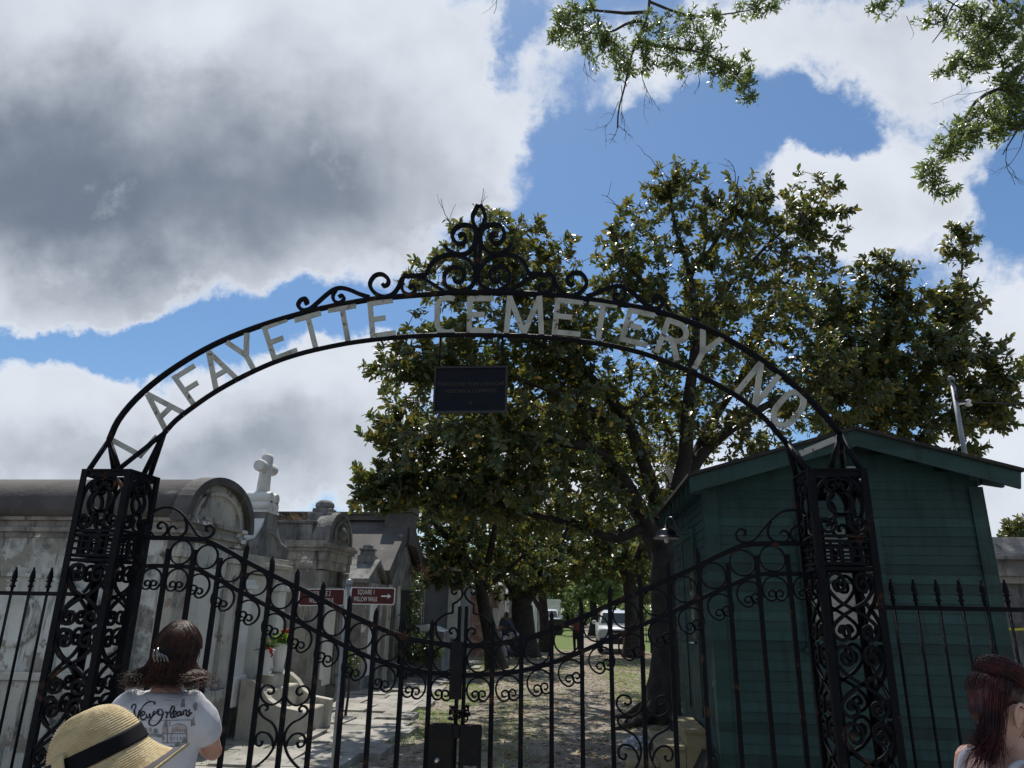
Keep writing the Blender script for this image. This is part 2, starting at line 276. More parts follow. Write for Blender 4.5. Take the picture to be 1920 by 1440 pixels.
    def ball(s, c, r, nu=14, nv_=9, M3=None):
        r = (r, r, r) if np.isscalar(r) else r; v = [(0, 0, -1)]; f = []
        for i in range(1, nv_):
            p = -math.pi/2+math.pi*i/nv_
            for j in range(nu): a = 2*math.pi*j/nu; v.append((math.cos(p)*math.cos(a), math.cos(p)*math.sin(a), math.sin(p)))
        v.append((0, 0, 1)); t = len(v)-1
        for j in range(nu): f.append((0, 1+(j+1) % nu, 1+j)); f.append((t, t-nu+j, t-nu+(j+1) % nu))
        for i in range(nv_-2):
            for j in range(nu): a = 1+i*nu; f.append((a+j, a+(j+1) % nu, a+nu+(j+1) % nu, a+nu+j))
        v = np.array(v)*np.array(r)
        if M3 is not None: v = v@np.array(M3).T
        return s.add(v+np.array(c), f, True)
WL = {}
def obj(name, mb, m, parent=None, origin=None, label=None, kind=None):
    me = bpy.data.meshes.new(name); V = np.vstack(mb.v).copy()
    off = np.array(WL[parent.name]) if parent else np.array(origin if origin is not None else (0, 0, 0))
    V -= off; me.from_pydata(V.tolist(), [], mb.f); me.update()
    me.polygons.foreach_set('use_smooth', mb.smooth)
    if m: me.materials.append(m)
    return link(name, me, parent, off, label, kind)
def link(name, me, parent, off, label=None, kind=None):
    o = bpy.data.objects.new(name, me); S.collection.objects.link(o)
    if parent: o.parent = parent
    else: o.location = tuple(off)
    WL[o.name] = tuple(off)
    if label: o['label'] = label
    if kind: o['kind'] = kind
    return o
def thing(name, label, cat, loc=(0, 0, 0), group=None):
    o = bpy.data.objects.new(name, None); S.collection.objects.link(o); o.location = tuple(loc); o.empty_display_size = .2
    WL[o.name] = tuple(loc); o['label'] = label; o['category'] = cat
    if group: o['group'] = group
    return o
def tag(o, label, cat, group=None):
    o['label'] = label; o['category'] = cat
    if group: o['group'] = group
    return o
def move_tree(root, loc, rz=0.0): root.location = loc; root.rotation_euler = (0, 0, rz)
def dup(root, loc, rz=0.0, label=None, group=None):
    def cp(o, par):
        c = o.copy(); S.collection.objects.link(c); WL[c.name] = WL[o.name]
        if par: c.parent = par
        for ch in list(o.children): cp(ch, c)
        return c
    r = cp(root, None); r.location = loc; r.rotation_euler = (0, 0, rz)
    if label: r['label'] = label
    if group: r['group'] = group
    return r
def baked(o):                                                       # replace an object's mesh by its evaluated one (modifiers applied)
    dg = bpy.context.evaluated_depsgraph_get(); me = bpy.data.meshes.new_from_object(o.evaluated_get(dg)); o.modifiers.clear(); o.data = me
    return o
def fuse(o, voxel, smooth=6, fac=.5):
    r = o.modifiers.new('r', 'REMESH'); r.mode = 'VOXEL'; r.voxel_size = voxel; r.use_smooth_shade = True
    q = o.modifiers.new('s', 'SMOOTH'); q.iterations = smooth; q.factor = fac
    return baked(o)
def text_mb(body, size, M4, depth=.002, space=1.0, center=True, sx=1.0):
    c = bpy.data.curves.new('t', 'FONT'); c.body = body; c.size = size; c.extrude = depth; c.space_character = space; c.resolution_u = 3
    c.align_x = 'CENTER' if center else 'LEFT'; c.align_y = 'CENTER'
    o = bpy.data.objects.new('t', c); S.collection.objects.link(o); dg = bpy.context.evaluated_depsgraph_get()
    me = bpy.data.meshes.new_from_object(o.evaluated_get(dg)); mb = MB()
    v = np.array([tuple(M4 @ Vector((x.co.x*sx, x.co.y, x.co.z))) for x in me.vertices]); mb.add(v, [tuple(p.vertices) for p in me.polygons])
    bpy.data.objects.remove(o); bpy.data.curves.remove(c); bpy.data.meshes.remove(me); return mb
def smooth_curve(pts, k=6):                                          # Catmull-Rom
    P = np.asarray(pts, float); P = np.vstack([2*P[0]-P[1], P, 2*P[-1]-P[-2]]); out = []
    for i in range(1, len(P)-2):
        for t in np.linspace(0, 1, k, endpoint=False):
            a, b, c, d = P[i-1:i+3]
            out.append(.5*((2*b)+(-a+c)*t+(2*a-5*b+4*c-d)*t*t+(-a+3*b-3*c+d)*t**3))
    out.append(P[-2]); return np.array(out)
def turtle(p, ang, segs, step=.012):                                 # ('l', length) or ('a', r0, r1, degrees signed)
    x, y = p; out = [(x, y)]
    for sg in segs:
        if sg[0] == 'l':
            n = max(2, int(sg[1]/.05))
            for i in range(n): x += math.cos(ang)*sg[1]/n; y += math.sin(ang)*sg[1]/n; out.append((x, y))
        else:
            _, r0, r1, dg = sg; n = max(4, int(abs(dg)/14)); da = rad(dg)/n
            for i in range(n):
                r = r0+(r1-r0)*(i+.5)/n; ang += da/2; ch = 2*r*math.sin(abs(da)/2); x += math.cos(ang)*ch; y += math.sin(ang)*ch; ang += da/2; out.append((x, y))
    return np.array(out)
def planeY(Y): return lambda a, b, e: (a, Y+e, b)
def planeX(X): return lambda a, b, e: (X+e, a, b)
def pxY(pts, Y): return np.array([(lambda q: (q[0], q[2]))(atY(x, y, Y)) for x, y in pts])
# ------------------------------------------------------------------ setting: ground, pavement, flagstones
def ground_material():
    m = bpy.data.materials.new('dirt_and_leaf_litter'); m.use_nodes = True; t = NT(m.node_tree)
    pos = t.n('ShaderNodeNewGeometry').outputs['Position']; sx = t.n('ShaderNodeSeparateXYZ'); t.put(sx.inputs[0], pos); X, Y = sx.outputs[0], sx.outputs[1]
    col = t.mix(t.ss(t.noise(pos, .9, 8, .65), .38, .64), (.33, .295, .245), (.215, .185, .15))
    col = t.mix(t.ss(t.noise(pos, 9, 6, .7), .54, .66), col, (.12, .095, .07))
    col = t.mix(t.ss(t.noise(t.vmap(pos, loc=(4, 1, 0)), 26, 4, .7), .58, .68), col, (.42, .36, .29))
    xn = t.m('ADD', X, t.m('MULTIPLY', t.m('SUBTRACT', t.noise(pos, .8, 5), .5), 2.2))
    l1 = t.m('MULTIPLY', t.m('MULTIPLY', t.ss(xn, -3.6, -3.2), t.ss(xn, -2.0, -2.6)), t.ss(Y, 12, 15))
    l2 = t.m('MULTIPLY', t.m('MULTIPLY', t.ss(xn, -1.9, -1.3), t.ss(xn, -.2, -.9)), t.ss(Y, 8, 10, 1, 1))
    l3 = t.m('MULTIPLY', t.ss(xn, .5, 1.1), t.m('MULTIPLY', t.ss(Y, 16, 18), t.ss(Y, 33, 29)))
    far = t.m('MULTIPLY', t.ss(Y, 35, 38), t.m('MAXIMUM', t.ss(xn, .2, -.4), t.ss(xn, 2.2, 2.8)))
    gm = t.m('MAXIMUM', t.m('MAXIMUM', l1, t.m('MULTIPLY', l2, .45)), t.m('MAXIMUM', t.m('MULTIPLY', l3, .5), far))
    gm = t.m('MULTIPLY', gm, t.ss(t.noise(pos, 2.3, 7, .7), .46, .62))
    gm = t.m('MAXIMUM', gm, t.m('MULTIPLY', far, .85))
    gc = t.mix(t.noise(pos, 14, 5, .7), (.06, .105, .016), (.14, .20, .035))
    col = t.mix(gm, col, gc)
    b = t.n('ShaderNodeBsdfPrincipled'); t.put(b.inputs['Base Color'], col); b.inputs['Roughness'].default_value = .95; b.inputs['Specular IOR Level'].default_value = .2
    x = t.n('ShaderNodeBump'); x.inputs['Strength'].default_value = .8; x.inputs['Distance'].default_value = .04; t.put(x.inputs['Height'], t.noise(pos, 11, 8, .7)); t.put(b.inputs['Normal'], x.outputs[0])
    o = t.n('ShaderNodeOutputMaterial'); t.t.links.new(b.outputs[0], o.inputs[0]); return m
GROUNDM = ground_material()
gb = MB(); nx, ny = 60, 80                                           # gently uneven close by, flat far away
xs = np.concatenate([[-400, -60, -25], np.linspace(-12, 12, nx), [25, 60, 400]]); ys = np.concatenate([[-300, -30], np.linspace(-4, 40, ny), [60, 100, 200, 700]])
def gz(x, y): return 0.03*math.sin(x*1.7+y*.6)*math.sin(y*.9-x*.4)-.03 if (-13 < x < 13 and -4.5 < y < 41) else -.03
gb.add([(x, y, gz(x, y)) for y in ys for x in xs], [(j*len(xs)+i, j*len(xs)+i+1, (j+1)*len(xs)+i+1, (j+1)*len(xs)+i) for j in range(len(ys)-1) for i in range(len(xs)-1)], True)
obj('ground', gb, GROUNDM, kind='structure')
pv = MB(); pv.box((-14, -4, -.15), (14, 4.7, .012), .01); obj('pavement', pv, mat('concrete_pavement', (.30, .29, .27), (.22, .21, .2), 2, rough=.9, bump=.4), kind='structure')
fl = MB(); y = 5.9
while y < 27:
    dy = random.uniform(.62, 1.0); edge = -2.72-(y-9)*.055; x = -5.0+random.uniform(-.3, 0)
    while x < edge-.1:
        dx = min(random.uniform(.6, 1.25), edge+random.uniform(-.1, .3)-x)
        if dx > .25:
            g = .018; z = random.uniform(.012, .05); tx, ty = random.uniform(-.012, .012), random.uniform(-.012, .012); j = lambda: random.uniform(-.03, .03)
            P = [(x+g+j(), y+g+j()), (x+dx/2, y+g+j()*.6), (x+dx-g+j(), y+g+j()), (x+dx-g+j(), y+dy-g+j()), (x+dx*.45, y+dy-g+j()*.6), (x+g+j(), y+dy-g+j())]
            n = len(P); v = [(a, b, -.1) for a, b in P]+[(a, b, z+tx*(a-x)+ty*(b-y)) for a, b in P]
            fl.add(v, [tuple(range(n, 2*n))]+[(i, (i+1) % n, n+(i+1) % n, n+i) for i in range(n)])
        x += dx
    y += dy
obj('flagstone_path', fl, FLAG, kind='structure')

# ------------------------------------------------------------------ gate pillars (open iron lattice boxes)
PW = .41; PT = 2.83; PY = 5.2; PLX = -3.905; PRX = 1.625
def scroll_panel_curves(wd):
    """curves (2D) filling a panel of width wd from z=.25 up to PT; x measured from the panel's centre"""
    h = wd/2-.045; cs = []
    zc = 2.60; pz = lambda L, sg: smooth_curve([((x-950)*.00058*sg, zc-(y-540)*.00058) for x, y in L], 4)
    cs.append(turtle((0, zc-.082), 0, [('a', .082, .082, 365)]))     # top panel: ring with scrolls above and below, arched head
    for sg in (1, -1):
        for L in ([(945, 405), (925, 395), (965, 350), (960, 280), (900, 245), (835, 262), (800, 320), (830, 385), (885, 395), (915, 350), (885, 322)], [(945, 690), (900, 690), (860, 725), (870, 800), (830, 870), (765, 890), (700, 850), (690, 775), (735, 735), (785, 755), (790, 805), (755, 810)],
                  [(655, 850), (655, 560), (690, 400), (760, 290), (850, 232), (950, 222)]): cs.append(pz(L, sg))
    zt = 2.13
    while zt > .45:                                                  # lower field: crossing S scrolls, each pair a lyre
        H = .43
        for sg in (1, -1):
            p = smooth_curve([(-.020*sg, zt-.10), (-.052*sg, zt-.075), (-.085*sg, zt-.10), (-.075*sg, zt-.155), (-.02*sg+.0, zt-.165)], 3)
            c = smooth_curve([(.062*sg, zt-.085), (.085*sg, zt-.06), (.108*sg, zt-.085), (.095*sg, zt-.125), (.055*sg, zt-.12), (.037*sg, zt-.08), (.05*sg, zt-.03), (.10*sg, zt-.012), (.145*sg, zt-.05), (.15*sg, zt-.11),
                              (.09*sg, zt-.19), (.02*sg, zt-.235), (-.07*sg, zt-.29), (-.135*sg, zt-.35), (-.145*sg, zt-.40), (-.10*sg, zt-.445), (-.05*sg, zt-.425), (-.048*sg, zt-.375), (-.085*sg, zt-.355), (-.105*sg, zt-.39), (-.08*sg, zt-.40)], 4)
            cs.append(c)
        zt -= .47
    return cs
def pillar(x0, label):
    t = thing('gate_pillar', label, 'gate pillar', (x0+PW/2, PY+PW/2, 0), 'lattice pillars of the gate')
    x1, y0, y1 = x0+PW, PY, PY+PW; a = .048; th = .012
    for (cx, cy, sx, sy) in ((x0, y0, 1, 1), (x1, y0, -1, 1), (x0, y1, 1, -1), (x1, y1, -1, -1)):
        p = MB(); poly = [(cx, cy), (cx+sx*a, cy), (cx+sx*a, cy+sy*th), (cx+sx*th, cy+sy*th), (cx+sx*th, cy+sy*a), (cx, cy+sy*a)]
        p.prism(poly, 'z', 0, PT); obj('corner_post', p, IRON, t)
    pl = MB(); pl.box((x0-.06, y0-.06, -.05), (x1+.06, y1+.06, .16), .02); obj('plinth', pl, STUCCO_G, t)
    cs = scroll_panel_curves(PW)
    faces = [(lambda A, B, E: ((x0+x1)/2+A, y0+.022+E, B)), (lambda A, B, E: ((x0+x1)/2-A, y1-.022-E, B)),
             (lambda A, B, E: (x0+.022-E, (y0+y1)/2+A, B)), (lambda A, B, E: (x1-.022+E, (y0+y1)/2-A, B))]
    for pf_ in faces:
        m_ = MB()
        for c in cs: m_.strip(c, .021, .022, pf_)
        for zz in (.22, 2.15, 2.185, 2.235, 2.29, 2.335, 2.37, 2.80):  # horizontal rails and the key band
            m_.strip([(-PW/2+.014, zz), (PW/2-.014, zz)], .022 if zz not in (2.235, 2.29) else .014, .018, pf_)
        for xx in (-.10, -.035, .035, .10): m_.strip([(xx, 2.19), (xx, 2.33)], .018, .014, pf_)
        m_.strip(turtle((0, 2.205), 0, [('a', .056, .056, 362)]), .014, .016, pf_)
        m_.strip([(-PW/2+.014, 2.815), (PW/2-.014, 2.815)], .035, .014, pf_)
        obj('scroll_panel', m_, IRON, t)
    tp = MB()
    for q in (((x0, y0), (x1, y0+.045)), ((x0, y1-.045), (x1, y1)), ((x0, y0+.0455), (x0+.045, y1-.0455)), ((x1-.045, y0+.0455), (x1, y1-.0455))): tp.box((*q[0], PT), (*q[1], PT+.014))
    obj('top_frame', tp, IRON, t); return t
PL_ = pillar(PLX, 'black wrought iron lattice pillar in front of the whitewashed tomb')
PR_ = pillar(PRX, 'black wrought iron lattice pillar in front of the green shed')

# ------------------------------------------------------------------ arch with lettering
YA = PY+PW/2; AC = -.905
arch = thing('gate_arch', 'black iron arch with white lettering spanning the two lattice pillars', 'gate arch', (AC, YA, PT))
out_px = [(205, 825), (222, 788), (255, 748), (300, 709), (350, 675), (400, 647), (450, 625), (500, 607), (550, 592), (600, 579), (650, 569), (700, 561), (750, 556), (800, 552), (850, 549), (900, 548), (950, 549), (1000, 551), (1050, 555),
          (1100, 561), (1150, 568), (1200, 577), (1250, 589), (1300, 606), (1350, 629), (1400, 657), (1440, 684), (1480, 715), (1515, 746), (1545, 777), (1575, 812)]
in_px = [(308, 812), (330, 788), (365, 761), (400, 737), (440, 714), (480, 694), (520, 677), (560, 664), (600, 654), (650, 644), (700, 637), (750, 632), (800, 629), (850, 628), (900, 628), (950, 629), (1000, 631), (1050, 635),
         (1100, 641), (1150, 649), (1200, 661), (1250, 678), (1300, 699), (1350, 724), (1395, 752), (1435, 786), (1475, 832)]
OUTC = smooth_curve(pxY(out_px, YA), 3); INC = smooth_curve(pxY(in_px, YA), 3)
def rail3(c): return [(a, YA, b) for a, b in c]
r1 = MB(); r1.tube(rail3(OUTC), .026, 8); obj('outer_rail', r1, IRON, arch)
r2 = MB(); r2.tube(rail3(INC), .022, 8); obj('inner_rail', r2, IRON, arch)
def strut(top, feet):
    s_ = MB()
    for fx, fy in feet: s_.tube([(top[0], YA, top[1]), (fx, fy, PT+.01)], .021, 6)
    obj('strut', s_, IRON, arch)
strut(OUTC[0], [(PLX+.03, PY+.04), (PLX+.03, PY+PW-.04), (PLX+.19, PY+PW/2)]); strut(INC[0], [(PLX+.27, PY+.04), (PLX+.33, PY+PW-.03), (PLX+PW-.02, PY+PW/2)])
strut(OUTC[-1], [(PRX+PW-.03, PY+.04), (PRX+PW-.03, PY+PW-.04), (PRX+.22, PY+PW/2)]); strut(INC[-1], [(PRX+.02, PY+.04), (PRX+.03, PY+PW-.04), (PRX+.13, PY+PW-.02)])
def arcp(cx, cy, rx, ry, a0, a1, n=16): return [(cx+rx*math.cos(rad(a0+(a1-a0)*i/n)), cy+ry*math.sin(rad(a0+(a1-a0)*i/n))) for i in range(n+1)]
GLY = {'L': [[(.1, 1), (.1, 0)], [(.1, .07), (1, .07)]], 'A': [[(0.04, 0), (.5, 1)], [(.96, 0), (.5, 1)], [(.26, .36), (.74, .36)]], 'F': [[(.1, 0), (.1, 1)], [(.1, .93), (1, .93)], [(.1, .5), (.72, .5)]],
       'Y': [[(.5, 0), (.5, .48)], [(.5, .46), (.04, 1)], [(.5, .46), (.96, 1)]], 'E': [[(.1, 0), (.1, 1)], [(.1, .93), (1, .93)], [(.1, .5), (.66, .5)], [(.1, .07), (1, .07)]],
       'T': [[(.5, 0), (.5, .95)], [(0, .93), (1, .93)]], 'C': [arcp(.62, .72, .5, .24, 55, 180)+arcp(.62, .28, .5, .24, 180, 305)], 'M': [[(.06, 0), (.12, 1)], [(.12, .98), (.5, .02)], [(.5, .02), (.88, .98)], [(.94, 0), (.88, 1)]],
       'R': [[(.1, 0), (.1, 1)], [(.1, .94), (.5, .94)]+arcp(.52, .70, .40, .24, 90, -90)+[(.5, .46), (.1, .46)], [(.5, .46), (.92, 0)]], 'N': [[(.08, 0), (.08, 1)], [(.08, .98), (.92, .02)], [(.92, 0), (.92, 1)]],
       'O': [arcp(.5, .62, .44, .33, 0, 180)+arcp(.5, .38, .44, .33, 180, 360)+[(.94, .62)]], '1': [[(.5, 0), (.5, 1)]]}
LET = [('L', (264, 860), (300, 820), (209, 830)), ('A', (312, 812), (350, 775), (258, 757)), ('F', (363, 766), (405, 740), (322, 707)), ('A', (405, 737), (449, 712), (370, 672)), ('Y', (457, 706), (499, 687), (424, 643)),
       ('E', (512, 680), (560, 662), (490, 612)), ('T', (568, 662), (618, 648), (552, 597)), ('T', (627, 648), (680, 639), (615, 578)), ('E', (695, 637), (743, 630), (689, 566)), ('C', (815, 627), (856, 626), (815, 557)),
       ('E', (875, 626), (926, 626), (876, 556)), ('M', (945, 626), (1020, 628), (947, 555)), ('E', (1034, 628), (1088, 633), (1041, 558)), ('T', (1095, 635), (1148, 642), (1106, 562)), ('E', (1160, 640), (1212, 653), (1178, 576)),
       ('R', (1226, 660), (1273, 678), (1250, 595)), ('Y', (1281, 683), (1322, 701), (1316, 617)), ('N', (1377, 735), (1418, 764), (1425, 676)), ('O', (1437, 782), (1470, 812), (1487, 722)), ('1', (1491, 836), (1509, 866), (1562, 806))]
for ch, bl, br, tl in LET:
    P0, P1, P2 = pxY([bl, br, tl], YA); ex, ez = P1-P0, P2-P0; m_ = MB(); wst = .044
    for k, st in enumerate(GLY[ch]):
        q = np.array([P0+ex*a+ez*b for a, b in st]); yy = -.004 - .0025*k
        m_.strip(q, wst, .012, lambda a, b, e, yy=yy: (a, YA+yy+e, b))
    obj('letter', m_, LETTER, arch, label='white letter %s of the arch lettering' % ch)
# crest of scrolls on the arch, traced on the left half, mirrored for the right
z1 = lambda L: [(530+a/4, 360+b/4) for a, b in L]
CREST = [[(163, 838), (185, 826), (172, 800), (135, 812), (117, 850), (150, 886), (205, 876), (260, 832), (330, 770), (385, 732), (440, 720), (505, 735), (575, 765), (650, 788)],
         [(400, 735), (378, 775), (388, 818), (430, 830), (460, 800), (445, 775), (420, 790)],
         [(748, 690), (762, 705), (790, 690), (790, 652), (745, 618), (690, 630), (655, 690), (683, 750), (750, 785), (820, 770), (865, 720), (888, 665), (905, 640)],
         [(905, 632), (1000, 628), (1080, 622)], [(1078, 618), (1110, 550), (1180, 490), (1290, 472), (1380, 505), (1438, 580), (1442, 660), (1400, 720), (1310, 745), (1240, 720), (1212, 660), (1225, 600), (1282, 565), (1342, 580), (1362, 630), (1335, 672), (1295, 670), (1285, 645)],
         [(905, 640), (893, 690), (903, 745), (950, 770), (992, 748), (988, 710), (960, 705), (952, 725)], [(1010, 640), (1080, 665), (1160, 715), (1215, 752)],
         [(1212, 400), (1250, 445), (1320, 470), (1390, 455), (1438, 390), (1448, 310), (1420, 265), (1360, 248), (1300, 270), (1272, 330), (1300, 383), (1345, 388), (1372, 360), (1366, 325), (1335, 318), (1328, 338)],
         [(1440, 640), (1452, 560), (1446, 470), (1449, 390), (1456, 300)], [(1464, 100), (1440, 150), (1425, 185), (1432, 235), (1462, 290)]]
xm = pxY([(530+1462/4, 480)], YA)[0][0]
for k, L in enumerate(CREST):
    c = smooth_curve(pxY(z1(L), YA), 5); wdt = .031 if k not in (1, 5, 6) else .025
    for sg in (0, 1):
        q = c if not sg else np.stack([2*xm-c[:, 0], c[:, 1]], 1)
        if sg: q[:, 1] += np.interp(q[:, 0], OUTC[:, 0], OUTC[:, 1])-np.interp(2*xm-q[:, 0], OUTC[:, 0], OUTC[:, 1])
        m_ = MB(); m_.strip(q, wdt, .028, lambda a, b, e, k=k, sg=sg: (a, YA+e*(1+.06*k+.03*sg), b)); obj('crest_scroll', m_, IRON, arch)
# plaque hanging under the arch
pq = thing('hanging_plaque', 'dark rectangular bronze plaque hanging below the middle of the arch', 'plaque', (-.855, YA, 3.32))
PX0, PX1, PZ0, PZ1 = -1.16, -.565, 3.325, 3.715; yp = YA-.02
b_ = MB(); b_.box((PX0, yp, PZ0), (PX1, yp+.02, PZ1), .002); obj('plate', b_, BRONZE, pq)
b_ = MB()
for lo, hi in (((PX0, PZ0), (PX1, PZ0+.016)), ((PX0, PZ1-.016), (PX1, PZ1)), ((PX0, PZ0+.0165), (PX0+.016, PZ1-.0165)), ((PX1-.016, PZ0+.0165), (PX1, PZ1-.0165))): b_.box((lo[0], yp-.01, lo[1]), (hi[0], yp-.0005, hi[1]))
obj('border', b_, mat('bronze_rim', (.03, .03, .034), rough=.4, metal=.4), pq)
for line, zz, sz in (('THEODORE VON LAHACHE', 3.565, .046), ('MUSICIAN & COMPOSER', 3.505, .04), ('18', 3.405, .04)):
    obj('lettering', text_mb(line, sz, Matrix.Translation((-.862, yp-.002, zz)) @ Matrix.Rotation(rad(90), 4, 'X'), .0015, sx=.95), BRONZE_TX, pq)
for xx in (PX0+.03, PX1-.05):
    h_ = MB(); zt = np.interp(xx, INC[:, 0], INC[:, 1]); h_.tube([(xx, YA, PZ1-.03), (xx, YA, zt-.02)], .010, 6); obj('hanger', h_, IRON, pq)

# ------------------------------------------------------------------ gate leaves
YG = YA; XC = -.86
up_px = [(262, 1008), (330, 1009), (388, 1012), (430, 1034), (470, 1057), (535, 1090), (600, 1122), (650, 1149), (700, 1172), (732, 1186), (765, 1197), (815, 1206), (865, 1211)]
lo_px = [(250, 1061), (310, 1061), (363, 1063), (420, 1092), (490, 1130), (560, 1166), (620, 1197), (665, 1220), (712, 1240), (760, 1254), (805, 1261), (862, 1266)]
UP = pxY(up_px, YG); LO = pxY(lo_px, YG)
def soft(c):
    x = np.linspace(c[0, 0], c[-1, 0], 60); z = np.interp(x, c[:, 0], c[:, 1]); z2 = z.copy()
    for _ in range(2): z2[1:-1] = .25*z2[:-2]+.5*z2[1:-1]+.25*z2[2:]
    return np.stack([x, z2], 1)
UP, LO = soft(UP), soft(LO)
def gate_leaf(mirror, label):
    sg = -1 if mirror else 1
    fx = (lambda x: 2*XC-x) if mirror else (lambda x: x)
    t = thing('gate_leaf', label, 'gate leaf', (fx(-3.44), YG, 0), 'leaves of the double gate')
    pl = lambda a, b, e: (fx(a), YG+e, b)
    m_ = MB(); m_.strip(UP, .034, .032, pl); obj('top_rail', m_, IRON, t)
    m_ = MB(); m_.strip(LO, .030, .030, pl); obj('lower_rail', m_, IRON, t)
    m_ = MB(); m_.strip([(-3.44, .22), (-.9, .22)], .04, .03, pl); m_.strip([(-3.44, .62), (-2.5, .62), (-.9, .62)], .03, .026, pl); obj('bottom_rail', m_, IRON, t)
    m_ = MB(); m_.box((fx(-3.44)-.028, YG-.024, .12), (fx(-3.44)+.028, YG+.024, 2.44)); obj('hinge_stile', m_, IRON, t)
    m_ = MB(); m_.box((fx(-.885)-.011, YG-.022, .15), (fx(-.885)+.011, YG+.022, 1.86)); obj('lock_stile', m_, IRON, t)
    xs_ = [-3.20+.2115*i for i in range(11)]; uz = lambda x: np.interp(x, UP[:, 0], UP[:, 1]); lz = lambda x: np.interp(x, LO[:, 0], LO[:, 1])
    for i, x in enumerate(xs_):
        lean = random.uniform(-.006, .006); m_ = MB(); top = uz(x)+(.13 if i >= 3 and i != 10 else (.16 if i == 10 else -.01)); b = .0155
        v = [(fx(x+lean*(z > 1))+a*b, YG+c*b, z) for z in (.16, top-.07) for a, c in ((-1, -1), (1, -1), (1, 1), (-1, 1))]
        if i >= 3: v += [(fx(x)+a*b*.9, YG+c*b*.9, top-.03) for a, c in ((-1, -1), (1, -1), (1, 1), (-1, 1))]+[(fx(x)+a*.002, YG+c*.002, top) for a, c in ((-1, -1), (1, -1), (1, 1), (-1, 1))]
        k = len(v)//4; m_.add(v, [(4*q+j, 4*q+(j+1) % 4, 4*q+4+(j+1) % 4, 4*q+4+j) for q in range(k-1) for j in range(4)]+[(3, 2, 1, 0), tuple(4*(k-1)+j for j in range(4))])
        obj('bar', m_, IRON, t)
    ed = xs_+[-.885]
    for i in range(len(ed)-1):
        a, c = ed[i], ed[i+1]; xm_ = (a+c)/2; r = (c-a)/2-.016
        m_ = MB(); m_.strip(turtle((xm_, (uz(xm_)+lz(xm_))/2-r), 0, [('a', r, r, 362)]), .012, .018, pl); obj('ring', m_, IRON, t)
        sl = math.atan2(lz(xm_+.05)-lz(xm_-.05), .1); m_ = MB(); R_ = r
        for s2 in (1, -1):                                           # ring open below, its ends curled inward
            c2 = turtle((0, 0), math.pi if s2 > 0 else 0, [('a', R_, R_, 138*s2), ('a', R_*.43, R_*.40, 175*s2), ('a', R_*.31, R_*.15, 280*s2)])
            zc_ = lz(xm_)-.018; cs_, sn = math.cos(sl), math.sin(sl)
            m_.strip(np.stack([xm_+c2[:, 0]*cs_-c2[:, 1]*sn, zc_+c2[:, 0]*sn+c2[:, 1]*cs_], 1), .012, .018, pl)
        obj('curl', m_, IRON, t)
    a, c = -3.41, xs_[0]; xm_ = (a+c)/2; R_ = (c-a)/2-.02; m_ = MB()
    for s2 in (1, -1):
        c2 = turtle((0, 0), math.pi if s2 > 0 else 0, [('a', R_, R_, 138*s2), ('a', R_*.43, R_*.40, 175*s2), ('a', R_*.31, R_*.15, 280*s2)]); m_.strip(np.stack([xm_+c2[:, 0], lz(xm_)-.018+c2[:, 1]], 1), .012, .018, pl)
    obj('curl', m_, IRON, t)
    z6 = lambda L: pxY([(q/4, 800+r/4) for q, r in L], YG)           # scroll over the hinge end
    for L in ([(1120, 665), (1150, 640), (1200, 615), (1260, 606), (1330, 625), (1390, 680), (1440, 750), (1480, 810), (1535, 836), (1590, 815), (1606, 770), (1580, 742), (1548, 752), (1546, 778), (1562, 782)],
              [(1385, 685), (1402, 740), (1388, 795), (1340, 830), (1292, 826), (1264, 792), (1278, 757), (1308, 748), (1325, 768)], [(1130, 785), (1165, 822), (1212, 826), (1255, 782), (1247, 732), (1215, 716), (1186, 735), (1190, 762), (1212, 762)]):
        m_ = MB(); m_.strip(smooth_curve(z6(L), 4), .016, .018, pl); obj('scroll', m_, IRON, t)
    z5 = lambda L: pxY([(740+q/5.54, 1040+r/5.54) for q, r in L], YG)  # scroll rising to the meeting stiles
    for L in ([(222, 822), (248, 806), (243, 765), (195, 755), (155, 810), (165, 868), (220, 905), (290, 890), (350, 820), (400, 740), (460, 670), (530, 620), (604, 606)], [(604, 608), (606, 510)], [(606, 512), (660, 480), (705, 420), (695, 360), (650, 335), (603, 358), (597, 398), (628, 410), (645, 385)],
              [(430, 705), (432, 800), (480, 890), (550, 932), (620, 900), (655, 840), (640, 778), (602, 760), (572, 788), (584, 818), (602, 812)]):
        m_ = MB(); m_.strip(smooth_curve(z5(L), 4) if len(L) > 2 else z5(L), .014, .018, pl); obj('scroll', m_, IRON, t)
    z3 = lambda L: pxY([(420+q/5.14, 1160+r/5.14) for q, r in L], YG); cb = xs_[5]     # lyre scrolls low between three bars
    for L in ([(630, 690), (590, 780), (500, 830), (425, 800), (388, 740), (400, 675), (450, 640), (508, 660), (515, 708), (480, 728), (455, 708)], [(432, 885), (452, 876), (456, 850), (425, 830), (385, 852), (376, 895), (420, 950), (500, 1005), (543, 1095), (530, 1200), (480, 1300), (410, 1375), (340, 1430)],
              [(510, 1235), (500, 1165), (455, 1105), (390, 1096), (345, 1140), (345, 1205), (385, 1226), (408, 1190), (392, 1180)]):
        c2 = smooth_curve(z3(L), 4); c2[:, 0] -= np.interp(0, [0, 1], [-2.115, 0])-cb-.0
        for s2 in (0, 1):
            m_ = MB(); m_.strip(c2 if not s2 else np.stack([2*cb-c2[:, 0], c2[:, 1]], 1), .014, .018, pl); obj('lyre_scroll', m_, IRON, t)
    return t
GL = gate_leaf(False, 'left black iron gate leaf, hung on the pillar by the whitewashed tomb')
GR = gate_leaf(True, 'right black iron gate leaf, hung on the pillar by the green shed')
m_ = MB(); m_.box((-.935, YG-.045, 1.235), (-.845, YG-.026, 1.62), .006); obj('latch_cover', m_, DARKMETAL, GL)
